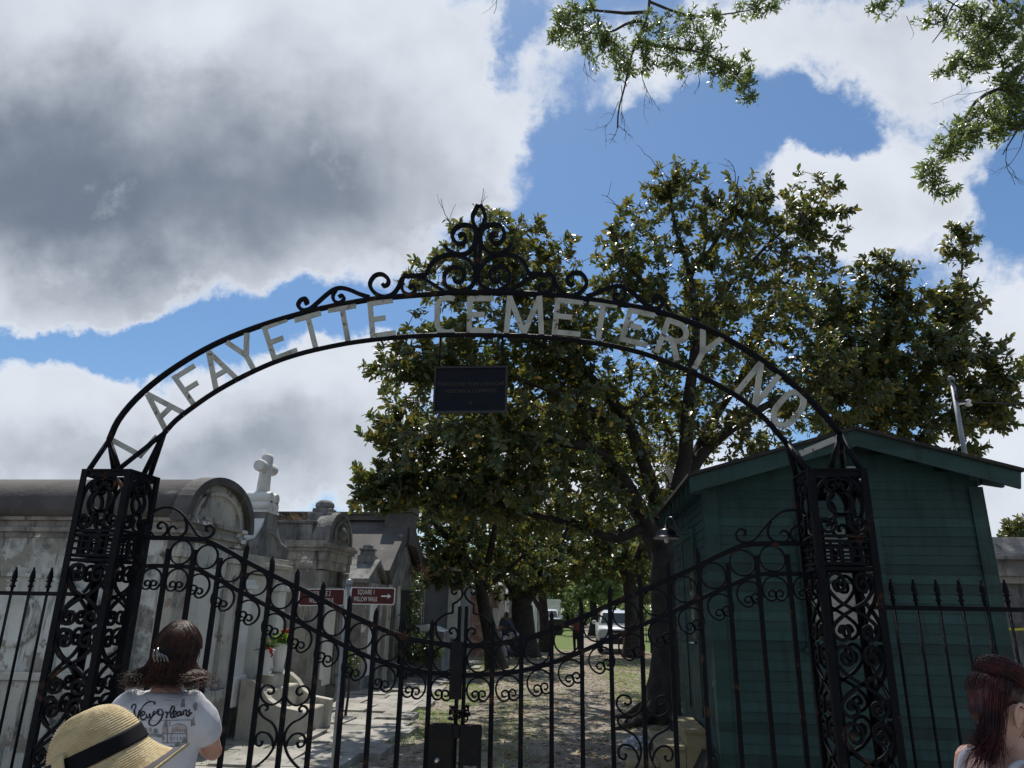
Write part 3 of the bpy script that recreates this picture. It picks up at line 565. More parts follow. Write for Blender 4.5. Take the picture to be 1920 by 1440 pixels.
# lock box, bolted to the left leaf, and the chain
lk = thing('lock_box', 'black steel lock box with a slot on the meeting bars of the gate', 'lock box', (-.87, YG-.07, .40))
m_ = MB(); m_.box((-1.045, YG-.12, .40), (-.880, YG-.05, 1.085), .008); obj('front_plate', m_, DARKMETAL, lk)
m_ = MB(); m_.box((-.838, YG-.12, .835), (-.69, YG-.052, 1.083), .008); m_.box((-.838, YG-.118, .40), (-.820, YG-.054, .8345)); m_.box((-.712, YG-.118, .40), (-.69, YG-.054, .8345)); obj('side_plate', m_, DARKMETAL, lk)
m_ = MB(); m_.box((-.8795, YG-.117, 1.00), (-.8385, YG-.055, 1.08)); obj('bridge', m_, DARKMETAL, lk)
m_ = MB(); m_.lathe([(.022, 0), (.022, .008), (.010, .012), (.010, .02)], (-.985, YG-.12, .86), 14, M3=((1, 0, 0), (0, 0, -1), (0, 1, 0))); obj('keyhole', m_, CHROME, lk)
ch_ = MB()
for i in range(15):
    a = i/15*2*math.pi*1.5; c = np.array([-.865+.062*math.cos(a), YG+.055*math.sin(a), 1.13+.022*math.sin(i*1.9)+.012*(i % 3)]); d1 = np.array([-math.sin(a), math.cos(a), .3*math.sin(i)]); d2 = np.array([0, 0, 1.0]) if i % 2 else np.array([math.cos(a), math.sin(a), 0])
    d1 /= np.linalg.norm(d1); ch_.tube([c+d1*.028*math.cos(u)+d2*.017*math.sin(u) for u in np.linspace(0, 2*math.pi, 13)], .0065, 6, cap=False)
tag(obj('chain', ch_, DARKMETAL, None, (-.865, YG, 1.1)), 'dark steel chain wrapped round the meeting bars above the lock box', 'chain')
# ------------------------------------------------------------------ railings either side
def railing(x0, n, dx, label, xa, xb):
    t = thing('iron_railing', label, 'railing', ((xa+xb)/2, YG, 0), 'spear railings beside the gate')
    m_ = MB(); m_.box((xa, YG-.009, 1.885), (xb, YG+.009, 1.915)); m_.box((xa, YG-.009, .25), (xb, YG+.009, .28)); obj('rail', m_, IRON, t)
    pk = MB(); pk.tube([(0, 0, .08), (0, 0, 1.93)], .0105, 8); P = obj('picket', pk, IRON, None)
    fn = MB(); fn.lathe([(.0105, 1.93), (.013, 1.945), (.022, 1.95), (.022, 1.957), (.013, 1.963), (.013, 1.985), (.025, 1.99), (.025, 1.997), (.015, 2.003), (.021, 2.02), (.015, 2.06), (.007, 2.085), (.009, 2.094), (.002, 2.10)], (0, 0, 0), 10); Fi = obj('finial', fn, IRON, None)
    Fi.parent = P
    for i in range(n):
        if i: p = P.copy(); S.collection.objects.link(p); q = Fi.copy(); S.collection.objects.link(q); q.parent = p
        else: p = P
        p.parent = t; p.location = (x0+i*dx-(xa+xb)/2, 0, 0)
    return t
railing(-3.99, 8, -.150, 'spear railing left of the gate in front of the whitewashed tomb', -5.3, -3.91)
railing(2.17, 12, .151, 'spear railing right of the gate in front of the green shed', 2.04, 4.1)

pb = MB()                                                            # pebbles and crumbled stone on the walk
for _ in range(5200):
    x, y = random.uniform(-3.2, 3.2), 6+16*random.random()**1.3; r_ = random.uniform(.006, .022); z_ = gz(x, y)+r_*.25; a, b, c = (r_*random.uniform(.6, 1.4) for _ in range(3)); t_ = random.random()*3
    v = [(x+a*math.cos(t_), y+a*math.sin(t_), z_), (x-b*math.sin(t_), y+b*math.cos(t_), z_), (x-a*math.cos(t_), y-a*math.sin(t_), z_), (x+b*math.sin(t_), y-b*math.cos(t_), z_), (x, y, z_+c*.7), (x, y, z_-c*.7)]
    pb.add(v, [(0, 1, 4), (1, 2, 4), (2, 3, 4), (3, 0, 4), (1, 0, 5), (2, 1, 5), (3, 2, 5), (0, 3, 5)])
o_ = obj('gravel', pb, mat('pebble', (.30, .27, .23), (.14, .125, .105), 30, .4, .6, c3=(.46, .42, .37), scale3=50, rough=.9), kind='stuff'); o_['label'] = 'scattered pebbles and crumbled stone on the dirt walk'; o_['category'] = 'gravel'
# ------------------------------------------------------------------ tombs on the left of the walk
FXT = -5.0
def cornice(mb, x0, x1, y0, y1, z, steps):                            # stacked projecting courses; steps = [(height, projection)]
    for h, p in steps: mb.box((x0-p, y0-p, z), (x1+p, y1+p, z+h-.002), .006); z += h
    return z
# 1: long barrel roofed tomb behind the railing
t1 = thing('barrel_tomb', 'long whitewashed tomb with dark barrel roof behind the left lattice pillar', 'tomb', (-9, 9.5, 0), 'tombs along the walk')
A, B = 8.72, 10.32; mid = (A+B)/2
m_ = MB(); m_.box((-14, A, -.1), (FXT-.10, B, 2.62)); m_.box((FXT-.0995, A+.28, -.1), (FXT-.04, B-.28, 2.61)); obj('wall', m_, STUCCO_W, t1)
m_ = MB(); m_.box((-14, A-.07, -.1), (FXT+.07, A-.001, .92), .02); m_.box((FXT-.098, A-.07, -.1), (FXT+.07, B+.05, .72), .02); m_.box((-14, A-.10, .93), (FXT-.42, A-.002, 1.02), .02); obj('base_course', m_, STUCCO_C, t1)
for y0 in (A-.035, B-.24): m_ = MB(); m_.box((FXT-.20, y0, .73), (FXT+.02, y0+.275, 2.40), .01); m_.box((FXT-.24, y0-.03, 2.402), (FXT+.05, y0+.305, 2.50), .01); m_.box((FXT-.22, y0-.015, 2.502), (FXT+.035, y0+.29, 2.60), .01); obj('pilaster', m_, STUCCO_C, t1)
m_ = MB(); m_.box((-5.75, A-.03, .73), (-5.48, A-.001, 2.40), .005); obj('pilaster', m_, STUCCO_C, t1)
m_ = MB(); cornice(m_, -14, FXT-.02, A, B, 2.622, [(.07, .03), (.06, .07), (.085, .035), (.05, .09)]); obj('cornice', m_, STUCCO_P, t1)
def vault(r_, z0, zr, n=22): return [(mid-r_*math.cos(math.pi*i/n), z0+zr*math.sin(math.pi*i/n)**.85) for i in range(n+1)]
m_ = MB(); m_.prism(vault(.93, 2.89, .60), 'x', -14.05, FXT-.12, True); obj('barrel_roof', m_, STUCCO_D, t1)
m_ = MB(); o_, i_ = vault(.96, 2.84, .68), vault(.83, 2.84, .575); n = len(o_)
v = [(FXT-.118, *q) for q in o_]+[(FXT-.118, *q) for q in i_]+[(FXT+.10, *q) for q in o_]+[(FXT+.10, *q) for q in i_]
m_.add(v, [(i, i+1, 2*n+i+1, 2*n+i) for i in range(n-1)]+[(n+i+1, n+i, 3*n+i, 3*n+i+1) for i in range(n-1)]+[(2*n+i, 2*n+i+1, 3*n+i+1, 3*n+i) for i in range(n-1)]+[(0, 2*n, 3*n, n), (n-1, 2*n-1, 4*n-1, 3*n-1)])
obj('arched_gable', m_, STUCCO_D, t1)
m_ = MB(); m_.prism(vault(.835, 2.84, .58), 'x', FXT-.117, FXT-.0); m_.strip(vault(.64, 2.86, .44), .05, .06, planeX(FXT+.01)); m_.box((FXT+.001, mid-.40, 2.86), (FXT+.06, mid+.1, 2.95), .01); obj('gable_field', m_, STUCCO_C, t1)
m_ = MB(); m_.box((FXT-.039, A+.42, .80), (FXT-.012, B-.42, 2.3), .004); obj('tablet', m_, SLABSTONE, t1)
m_ = MB(); ar = [(-7.15+1.0*math.cos(a), 1.86+.30*math.sin(a)) for a in np.linspace(math.pi*.97, .03*math.pi, 20)]; m_.strip(ar, .045, .04, planeY(A-.018)); m_.lathe([(.31, 0), (.31, .03), (.27, .045), (.22, .02), (.01, .02)], (-7.0, A, 1.60), 28, M3=((1, 0, 0), (0, 0, -1), (0, 1, 0))); obj('moulding', m_, STUCCO_W, t1)
# 2: tall white tomb with the log cross
t2 = thing('cross_tomb', 'tall white tomb with gabled front carrying a leaning rustic stone cross', 'tomb', (-6, 11.3, 0), 'tombs along the walk')
A, B = 10.58, 12.12; mid = 11.30
m_ = MB(); m_.box((-7.6, A, -.1), (FXT-.15, B, 2.30)); obj('wall', m_, STUCCO_W, t2)
m_ = MB(); m_.box((FXT-.15+.001, A+.30, .55), (FXT-.08, B-.30, 2.28)); obj('tablet', m_, SLABSTONE, t2)
for y0 in (A-.02, B-.27): m_ = MB(); m_.box((FXT-.148, y0, .86), (FXT+.03, y0+.29, 2.06), .01); m_.box((FXT-.146, y0-.05, .45), (FXT+.07, y0+.34, .858), .015); m_.box((FXT-.146, y0-.05, 2.062), (FXT+.08, y0+.34, 2.13), .01); m_.box((FXT-.146, y0-.02, 2.132), (FXT+.05, y0+.31, 2.20), .01); obj('pilaster', m_, MARBLE, t2)
m_ = MB(); cornice(m_, -7.5, FXT+.0, A, B, 2.302, [(.10, .03), (.07, .08), (.10, .02)]); obj('entablature', m_, LIMESTEP, t2)
m_ = MB(); gab = [(A+.0, 2.574), (B-.0, 2.574), (B-.0, 2.76), (mid+.48, 2.82), (mid+.30, 2.98), (mid+.21, 3.14), (mid+.21, 3.26), (mid-.21, 3.26), (mid-.21, 3.14), (mid-.30, 2.98), (mid-.48, 2.82), (A+.0, 2.76)]
m_.prism(gab, 'x', FXT-.48, FXT-.01); obj('pediment', m_, STUCCO_G, t2)
m_ = MB()
for sg in (1, -1):
    P = [(mid+sg*.225, 3.10), (mid+sg*.225, 3.16), (mid+sg*.34, 3.02), (mid+sg*.50, 2.86), (mid+sg*.78, 2.80), (mid+sg*.78, 2.762), (mid+sg*.485, 2.823), (mid+sg*.31, 2.985)]
    m_.prism(P, 'x', FXT-.55, FXT-.03)
m_.box((FXT-.49, mid-.235, 3.262), (FXT+.01, mid+.235, 3.30), .01); obj('coping', m_, MARBLE, t2)
m_ = MB(); m_.strip(arcp(mid, 2.62, .42, .34, 12, 168, 14), .03, .03, planeX(FXT-.0)); obj('relief_arch', m_, STUCCO_G, t2)
m_ = MB()
for dy in (-.115, .115):
    for zz in (3.375, 3.51): m_.tube([(FXT-.46, mid+dy, zz), (FXT-.42, mid+dy, zz), (FXT-.04, mid+dy, zz), (FXT+.0, mid+dy, zz)], [.06, .098, .098, .085], 12)
obj('log_base', m_, MARBLE, t2)
m_ = MB(); bx = FXT-.22; lean = .03
m_.tube([(bx, mid, 3.56), (bx+.0, mid+lean*.5, 3.9), (bx, mid+lean, 4.19), (bx, mid+lean, 4.25)], [.115, .10, .098, .085], 14)
m_.tube([(bx, mid+lean-.30, 4.02), (bx, mid+lean-.28, 4.02), (bx, mid+lean+.26, 4.03), (bx, mid+lean+.28, 4.03)], [.085, .098, .10, .085], 14); obj('cross', m_, MARBLE, t2)
# its step-bench
st = thing('tomb_bench', 'curved stone bench with steps at the foot of the white cross tomb', 'bench', (-4.5, 11.3, 0))
yb0, yb1 = 10.62, 12.1
m_ = MB(); m_.box((-4.898, yb0+.16, -.1), (-4.06, yb1-.16, .36), .02); obj('seat', m_, LIMESTEP, st)
side = [(-4.88, -.1), (-4.0, -.1), (-3.98, .42), (-4.10, .44), (-4.30, .47), (-4.45, .56), (-4.56, .70), (-4.70, .80), (-4.88, .82)]
for y0 in (yb0, yb1-.16): m_ = MB(); m_.prism(side, 'y', y0, y0+.155); obj('curved_side', m_, LIMESTEP, st)
m_ = MB(); m_.box((-4.896, yb0+.2, .362), (-4.50, yb1-.2, .66), .02); m_.box((-4.894, yb0+.45, .662), (-4.58, yb1-.45, .84), .015); obj('step', m_, LIMESTEP, st)
def tuft(mb, c, r, n, ln, wd, up=.6):                                  # leaves or grass radiating from c
    for _ in range(n):
        a = random.uniform(0, 2*math.pi); e = random.uniform(up-.6, 1.35); d = np.array([math.cos(a)*math.cos(e), math.sin(a)*math.cos(e), math.sin(e)]); L = ln*random.uniform(.6, 1.2)
        b = np.array(c)+np.array([random.uniform(-r, r), random.uniform(-r, r), random.uniform(-r, r)*.5]); s_ = np.cross(d, [0, 0, 1.0]); s_ /= np.linalg.norm(s_)+1e-9
        mb.add([b-s_*wd*.3, b+s_*wd*.3, b+d*L*.55+s_*wd*.5+[0, 0, .0], b+d*L+[0, 0, -.18*L], b+d*L*.55-s_*wd*.5], [(0, 1, 2, 3, 4)])
def flowers(mb, c, r, n, pr):
    for _ in range(n):
        p = np.array(c)+RNG.normal(0, 1, 3)*r
        for k in range(5): a = k*1.257+random.random()*.5; d = np.array([math.cos(a), -.4, math.sin(a)]); mb.ball(p+d*pr*.7, pr*random.uniform(.45, .7), 6, 4)
def tintit(o):
    me = o.data; n = len(me.polygons); at = me.color_attributes.new('tint', 'FLOAT_COLOR', 'CORNER'); arr = np.ones((len(me.loops), 4), np.float32); ls = np.zeros(n, np.int32); lt = np.zeros(n, np.int32)
    me.polygons.foreach_get('loop_start', ls); me.polygons.foreach_get('loop_total', lt); r = RNG.random((n, 3)).astype(np.float32)
    arr[:, :3] = np.repeat(r, lt, axis=0); at.data.foreach_set('color', arr.ravel()); return o
for lab, y0, zb, green, cols in (('small white flower pot with red blooms, left on the tomb bench', 11.0, .845, 90, ((REDPET, 9, (.10, -.04, -.02)), (PINKPET, 3, (.08, .02, .08)))), ('taller marble vase of dry greenery with few red blooms, right on the tomb bench', 11.52, .845, 150, ((REDPET, 4, (.02, -.02, .22)),))):
    big = 'taller' in lab; hh = .42 if big else .36
    fv = thing('flower_vase', lab, 'flower vase', (-4.72, y0, zb), 'flower vases on the tomb bench')
    m_ = MB(); m_.lathe([(.09, 0), (.10, .03), (.075, .05), (.085, .12), (.12, hh-.04), (.13, hh), (.115, hh), (.10, hh-.05), (.02, hh-.06)], (-4.72, y0, zb), 18); obj('vase', m_, MARBLE if big else POTW, fv)
    m_ = MB(); tuft(m_, (-4.72, y0, zb+hh+.02), .06, green, .22 if big else .17, .018); tintit(obj('greenery', m_, LEAFG if not big else GRASS, fv))
    m_ = MB(); flowers(m_, (-4.72+.07, y0+cols[0][2][1], zb+hh+cols[0][2][2]-(.06 if not big else 0)), .05, cols[0][1], .030); obj('bloom', m_, REDPET, fv)
    if not big: m_ = MB(); flowers(m_, (-4.70, y0+.06, zb+hh+.06), .03, 3, .025); obj('bloom', m_, PINKPET, fv)
m_ = MB(); m_.tube([(-4.55, 8.25, 1.02), (-4.55, 8.25, 1.05)], [.26, .30], 22); m_.tube([(-4.55, 8.25, 0), (-4.55, 8.25, 1.02)], .03, 8); m_.tube([(-4.55, 8.25, 0), (-4.55, 8.25, .04)], .2, 16)
tag(obj('metal_stand', m_, DARKMETAL, None, (-4.55, 8.25, 0)), 'dark round metal dish on a stand behind the woman in the printed shirt', 'stand')
# 3: peeling tomb with rounded pediment
t3 = thing('pediment_tomb', 'peeling grey tomb with rounded pediment and stone urn on top', 'tomb', (-6, 14.7, 0), 'tombs along the walk')
A, B = 13.85, 15.45; mid = 14.62
m_ = MB(); m_.box((-7.4, A, -.1), (FXT-.12, B, 2.52)); obj('wall', m_, STUCCO_P, t3)
for y0 in (A-.03, B-.33): m_ = MB(); m_.box((FXT-.118, y0, .5), (FXT+.02, y0+.36, 2.50), .01); m_.box((FXT-.30, y0-.05, -.1), (FXT+.06, y0+.40, .498), .01); obj('pilaster', m_, STUCCO_G, t3)
m_ = MB(); m_.box((FXT-.1175, A+.42, .35), (FXT-.05, B-.42, 2.12)); obj('tablet', m_, SLABSTONE, t3)
m_ = MB(); m_.box((FXT-.1172, A+.36, 2.125), (FXT+.01, B-.36, 2.20)); m_.box((FXT-.117, A+.34, .5), (FXT-.02, A+.415, 2.12)); m_.box((FXT-.117, B-.415, .5), (FXT-.02, B-.34, 2.12)); obj('tablet_frame', m_, STUCCO_G, t3)
m_ = MB(); zc = cornice(m_, -7.4, FXT+.0, A, B, 2.522, [(.17, .03), (.17, .05), (.07, .09), (.08, .13), (.05, .09)]); obj('cornice', m_, STUCCO_P, t3)
m_ = MB(); m_.box((-7.2, A+.05, zc+.001), (FXT-.30, B-.05, zc+.34), .01); m_.box((-7.24, A+.01, zc+.342), (FXT-.26, B-.01, zc+.40), .01); obj('attic', m_, STUCCO_G, t3)
m_ = MB(); arc = [(mid+.72*math.cos(a), zc+.002+.60*math.sin(a)) for a in np.linspace(0, math.pi, 20)]; m_.prism(arc, 'x', FXT-.298, FXT+.04); m_.strip(arc, .08, .14, planeX(FXT+.0)); obj('rounded_pediment', m_, STUCCO_G, t3)
m_ = MB(); rel = [(mid+.45*math.cos(a), zc+.06+.38*math.sin(a)) for a in np.linspace(0, math.pi, 14)]; m_.strip(rel, .05, .05, planeX(FXT+.05)); m_.lathe([(.02, 0), (.14, .03), (.17, .14), (.10, .26), (.02, .32)], (FXT+.03, mid, zc+.06), 12); obj('relief', m_, STUCCO_G, t3)
m_ = MB(); m_.box((-5.62, mid-.26, zc+.403), (-5.08, mid+.26, zc+.62), .02); m_.box((-5.55, mid-.19, zc+.622), (-5.15, mid+.19, zc+.72), .02); m_.lathe([(.17, 0), (.20, .05), (.19, .11), (.12, .17), (.02, .19)], (-5.35, mid, zc+.722), 14); obj('urn', m_, STUCCO_G, t3)
m_ = MB(); tuft(m_, (-5.6, A+.2, zc+.41), .15, 26, .20, .010); tuft(m_, (-6.1, A+.25, zc+.41), .2, 16, .13, .010); tintit(tag(obj('roof_weeds', m_, LITTER, None, (-5.8, A+.2, zc+.4)), 'dry weeds growing on the roof of the peeling tomb', 'weeds'))
# 4: small gabled tomb
t4 = thing('gabled_tomb', 'small grey gabled tomb with stepped stone finial between two larger tombs', 'tomb', (-6, 17.5, 0), 'tombs along the walk')
A, B = 16.9, 18.4; mid = 17.65
m_ = MB(); m_.box((-7.4, A, -.1), (FXT-.05, B, 2.38)); m_.prism([(A, 2.381), (B, 2.381), (mid, 2.84)], 'x', -7.4, FXT-.05); obj('wall', m_, STUCCO_G, t4)
m_ = MB()
for sg in (1, -1): m_.prism([(mid, 2.86), (mid, 2.95), (mid+sg*.90, 2.46), (mid+sg*.90, 2.37)], 'x', -7.5, FXT+.08)
obj('roof', m_, STUCCO_G, t4)
m_ = MB(); m_.box((FXT-.049, A+.45, .3), (FXT-.0, B-.45, 1.95), .004); obj('tablet', m_, MARBLE, t4)
m_ = MB(); m_.box((FXT-.048, A-.02, -.1), (FXT+.03, A+.3, 2.25)); obj('pilaster', m_, STUCCO_P, t4); m_ = MB(); m_.box((FXT-.048, B-.3, -.1), (FXT+.03, B+.02, 2.25)); obj('pilaster', m_, STUCCO_P, t4); m_ = MB(); m_.box((FXT-.048, A-.06, 2.252), (FXT+.07, B+.06, 2.37)); obj('lintel', m_, STUCCO_P, t4)
m_ = MB(); m_.box((-5.45, mid-.20, 2.86), (-5.05, mid+.20, 3.04), .01); m_.box((-5.40, mid-.15, 3.042), (-5.10, mid+.15, 3.16), .01); m_.box((-5.43, mid-.18, 3.162), (-5.07, mid+.18, 3.21), .01); m_.box((-5.36, mid-.11, 3.212), (-5.14, mid+.11, 3.30), .02); obj('finial', m_, STUCCO_G, t4)
# 5: large society tomb with a steep gable
t5 = thing('large_gabled_tomb', 'large dark gabled tomb with a tall capped pedestal on its gable', 'tomb', (-9, 20.8, 0), 'tombs along the walk')
A, B = 18.6, 23.0; mid = 20.3
m_ = MB(); m_.box((-16, A, -.1), (FXT-.1, B, 2.7)); m_.prism([(A, 2.702), (B, 2.702), (mid+.4, 4.1), (mid, 4.1)], 'x', -16, FXT-.1); obj('wall', m_, STUCCO_G, t5)
m_ = MB(); m_.prism([(mid, 4.12), (mid, 4.26), (A-.25, 2.78), (A-.25, 2.66)], 'x', -16.2, FXT-.02); m_.prism([(mid+.05, 4.12), (mid+.05, 4.26), (B+.2, 2.78), (B+.2, 2.66)], 'x', -16.2, FXT-.02)
m_.box((-16.2, mid-.22, 4.20), (FXT-.52, mid+.2, 4.36)); m_.box((-16.2, mid-.30, 4.362), (FXT-.52, mid+.25, 4.42)); obj('roof', m_, STUCCO_D, t5)
m_ = MB(); m_.prism([(mid-.02, 4.30), (mid+.06, 4.30), (B+.35, 2.72), (B+.1, 2.4), (mid, 3.95), (A-.1, 2.4), (A-.40, 2.72)], 'x', FXT-.018, FXT+.18); obj('gable_moulding', m_, STUCCO_D, t5)
m_ = MB(); m_.box((FXT-.5, mid-.40, 3.5), (FXT+.25, mid+.40, 4.40), .01); m_.box((FXT-.54, mid-.44, 4.402), (FXT+.29, mid+.44, 4.62), .01); m_.box((FXT-.43, mid-.33, 4.622), (FXT+.18, mid+.33, 4.70), .01); m_.lathe([(.30, 0), (.26, .06), (.20, .08), (.16, .14), (.08, .18), (.06, .23), (.02, .27)], (FXT-.12, mid, 4.702), 14); obj('pedestal', m_, STUCCO_D, t5)
m_ = MB(); m_.box((FXT-.098, A+.5, .2), (FXT-.03, B-.5, 2.3)); obj('doorway', m_, DARKMETAL, t5)
for y0 in (A-.05, A+.9, B-.4): m_ = MB(); m_.box((FXT-.097, y0, -.1), (FXT+.1, y0+.4, 2.38), .01); obj('pilaster', m_, STUCCO_C, t5)
# 6: blue grey tomb with white corner pilaster
t6 = thing('flat_roofed_tomb', 'blue grey tomb with flat slab roof and white corner pilaster', 'tomb', (-6, 25.5, 0), 'tombs along the walk')
A, B = 24.0, 27.0; X6 = -4.0
m_ = MB(); m_.box((-9.5, A, -.1), (X6-.03, B, 2.75)); obj('wall', m_, STUCCO_B, t6)
m_ = MB(); m_.box((X6-.33, A-.03, .9), (X6+.03, A+.3, 2.72), .01); obj('pilaster', m_, MARBLE, t6)
m_ = MB(); cornice(m_, -9.5, X6, A, B, 2.752, [(.15, .04), (.10, .10)]); m_.box((-9.7, A+.1, 3.004), (X6-.45, B, 3.28)); obj('cornice', m_, STUCCO_G, t6)
m_ = MB(); m_.prism([(A-.15, 3.30), (A-.15, 3.38), (mid+5.0, 3.75), (B+.15, 3.38), (B+.15, 3.30)], 'x', -9.8, X6-.4); obj('roof', m_, STUCCO_D, t6)
# low slab tomb, broken stone
lt = thing('low_slab_tomb', 'low dark tomb topped by a sunlit tilted white slab', 'tomb', (-4.5, 19.5, 0), 'tombs along the walk')
q0, q1 = atY(778, 1180, 20.5), atY(832, 1180, 20.5)
m_ = MB(); m_.box((q0[0], 20.5, -.1), (q1[0], 21.6, q0[2]-.05), .02); obj('base', m_, STUCCO_G, lt)
m_ = MB(); m_.prism([(q0[0]+.05, q0[2]-.045), (q1[0]-.02, q0[2]-.045), (q1[0]-.25, q0[2]+.05), (q0[0]+.3, q0[2]+.13), (q0[0]+.02, q0[2]+.10)], 'y', 20.45, 21.5); obj('slab', m_, MARBLE, lt)
# 7-: farther row
def far_tomb(x0, x1, y0, y1, h, m, label, roof='gable', rm=None, cols=0):
    t = thing('far_tomb', label, 'tomb', ((x0+x1)/2, (y0+y1)/2, 0), 'tombs along the walk')
    m_ = MB(); m_.box((x0, y0, -.1), (x1, y1, h)); obj('wall', m_, m, t)
    m_ = MB(); cornice(m_, x0, x1, y0, y1, h+.002, [(.10, .04), (.08, .10)]); obj('cornice', m_, m, t)
    ym = (y0+y1)/2; m_ = MB()
    if roof == 'gable': m_.prism([(y0-.1, h+.184), (y1+.1, h+.184), (ym, h+.62)], 'x', x0-.1, x1+.1)
    elif roof == 'barrel': m_.prism([(ym+(y1-y0)*.5*math.cos(a), h+.184+.5*math.sin(a)) for a in np.linspace(0, math.pi, 14)], 'x', x0, x1, True)
    else: m_.box((x0-.05, y0-.05, h+.184), (x1+.05, y1+.05, h+.30))
    obj('roof', m_, rm or m, t)
    m_ = MB(); m_.box((x1+.001, y0+.35, .4), (x1+.04, y1-.35, h-.4), .004); obj('tablet', m_, SLABSTONE, t)
    if cols:
        m_ = MB()
        for y_ in (y0+.12, y1-.12): m_.tube([(x1+.12, y_, 0), (x1+.12, y_, h)], .10, 10)
        m_.tube([(x1-.12, y0-.1, 0), (x1-.12, y0-.1, h)], .10, 10); obj('column', m_, MARBLE, t)
    return t
far_tomb(-6.0, -3.6, 30.0, 32.2, 2.25, BRICK, 'bare red brick tomb behind the leaning tree trunk', 'flat', STUCCO_G)
far_tomb(-6.0, -3.35, 35.0, 37.5, 2.75, STUCCO_C, 'cream tomb with round white columns behind the cyclist', 'gable', None, 1)
far_tomb(-6.0, -2.75, 40.0, 42.0, 2.3, STUCCO_W, 'pale whitewashed tomb right of the thick tree trunk', 'gable')
far_tomb(-6.0, -2.75, 44.0, 46.2, 2.6, MARBLE, 'bright white tomb with rounded roof beyond the thick trunk', 'barrel')
far_tomb(-6.0, -2.75, 48.5, 51.0, 2.9, STUCCO_G, 'grey stone tomb near the white van', 'gable')
far_tomb(-3.6, -1.9, 66.0, 69.0, 2.4, MARBLE, 'white tomb far off behind the standing visitor', 'flat')
far_tomb(5.2, 8.0, 55.0, 58.0, 2.5, STUCCO_G, 'grey tomb far off behind the white pickup', 'gable')
rt = thing('streaked_tomb', 'dark streaked stone tomb at the right edge beyond the green shed', 'tomb', (7, 12.3, 0), 'tombs right of the walk')
m_ = MB(); m_.box((5.55, 11.0, -.1), (8.6, 13.6, 2.30)); m_.box((5.62, 10.94, -.1), (5.95, 10.998, 2.1), .01); obj('wall', m_, STUCCO_G, rt)
m_ = MB(); m_.box((6.1, 10.9, .2), (7.6, 10.99, 1.55), .01); obj('dark_opening', m_, DARKMETAL, rt)
m_ = MB(); zc = cornice(m_, 5.5, 8.65, 10.95, 13.65, 2.302, [(.10, .02), (.22, .07), (.06, .13)]); m_.prism([(10.9, zc+.001), (13.7, zc+.001), (13.4, zc+.28), (11.15, zc+.28)], 'x', 5.45, 8.7); obj('cornice', m_, STUCCO_P, rt)
m_ = MB(); m_.strip([(5.62, 1.72), (5.9, 1.69), (6.4, 1.73)], .03, .012, planeY(10.86)); tag(obj('caution_tape', m_, YELLOWT, None, (6, 10.9, 1.7)), 'yellow green tape strung across the streaked tomb', 'tape')

# ------------------------------------------------------------------ green shed
SX0, SX1, SY0, SY1 = 1.39, 4.24, 8.0, 11.0; ZB, ZE, ZR = .32, 3.17, 3.60; smid = (SX0+SX1)/2+.12
sh = thing('wooden_shed', 'dark green wooden shed with lap siding behind the right lattice pillar', 'shed', ((SX0+SX1)/2, 9.5, 0))
def siding(mb, p0, p1, z0, ztop, out, h=.097):                          # lapped boards from p0 to p1 (xy); ztop(s) height along
    p0, p1, out = np.array(p0), np.array(p1), np.array(out); L = np.linalg.norm(p1-p0); z = z0
    while True:
        zt = z+h; ss = [s for s in np.linspace(0, 1, 41) if ztop(s) >= zt-.001]
        if not ss: break
        a, b = p0+(p1-p0)*ss[0], p0+(p1-p0)*ss[-1]; o1, o0 = out*(.015+random.uniform(-.003, .003)), out*.004
        v = [(*(a+o1), z), (*(b+o1), z), (*(b+o0), zt+.012), (*(a+o0), zt+.012), (*(a-out*.02), z), (*(b-out*.02), z), (*(b-out*.02), zt+.012), (*(a-out*.02), zt+.012)]
        mb.add(v, [(0, 1, 2, 3), (4, 7, 6, 5), (0, 4, 5, 1), (2, 6, 7, 3), (0, 3, 7, 4), (1, 5, 6, 2)]); z = zt
m_ = MB(); gz_ = lambda s: ZE+(ZR-ZE)*(1-abs(SX0+(SX1-SX0)*s-smid)/(max(smid-SX0, SX1-smid)))
siding(m_, (SX0, SY0), (SX1, SY0), ZB, lambda s: gz_(s)+.085, (0, -1)); obj('front_wall', m_, GREENPAINT, sh)
m_ = MB(); siding(m_, (SX0, SY1), (SX0, SY0), ZB, lambda s: ZE, (-1, 0)); siding(m_, (SX1, SY0), (SX1, SY1), ZB, lambda s: ZE, (1, 0)); siding(m_, (SX1, SY1), (SX0, SY1), ZB, lambda s: gz_(1-s), (0, 1)); obj('side_wall', m_, GREENPAINT, sh)
m_ = MB(); m_.prism([(SX0+.06, ZB), (SX1-.06, ZB), (SX1-.06, ZE+.10), (smid, ZR+.06), (SX0+.06, ZE+.06)], 'y', SY0+.03, SY1-.03); obj('core', m_, GREENPAINT, sh)
for cx, sx in ((SX0, 1), (SX1, -1)):
    m_ = MB(); m_.prism([(cx-sx*.034, SY0-.034), (cx+sx*.11, SY0-.034), (cx+sx*.11, SY0-.012), (cx-sx*.012, SY0-.012), (cx-sx*.012, SY0+.11), (cx-sx*.034, SY0+.11)], 'z', ZB-.05, ZE+.0); obj('corner_board', m_, GREENPAINT, sh)
RO = .30; xl, xr = SX0-.24, SX1+.30; yf, yb = SY0-.32, SY1+.2; sl = (ZR-ZE)/(smid-SX0)
zl, zr_ = ZR+.12-sl*(smid-xl), ZR+.12-sl*(xr-smid)
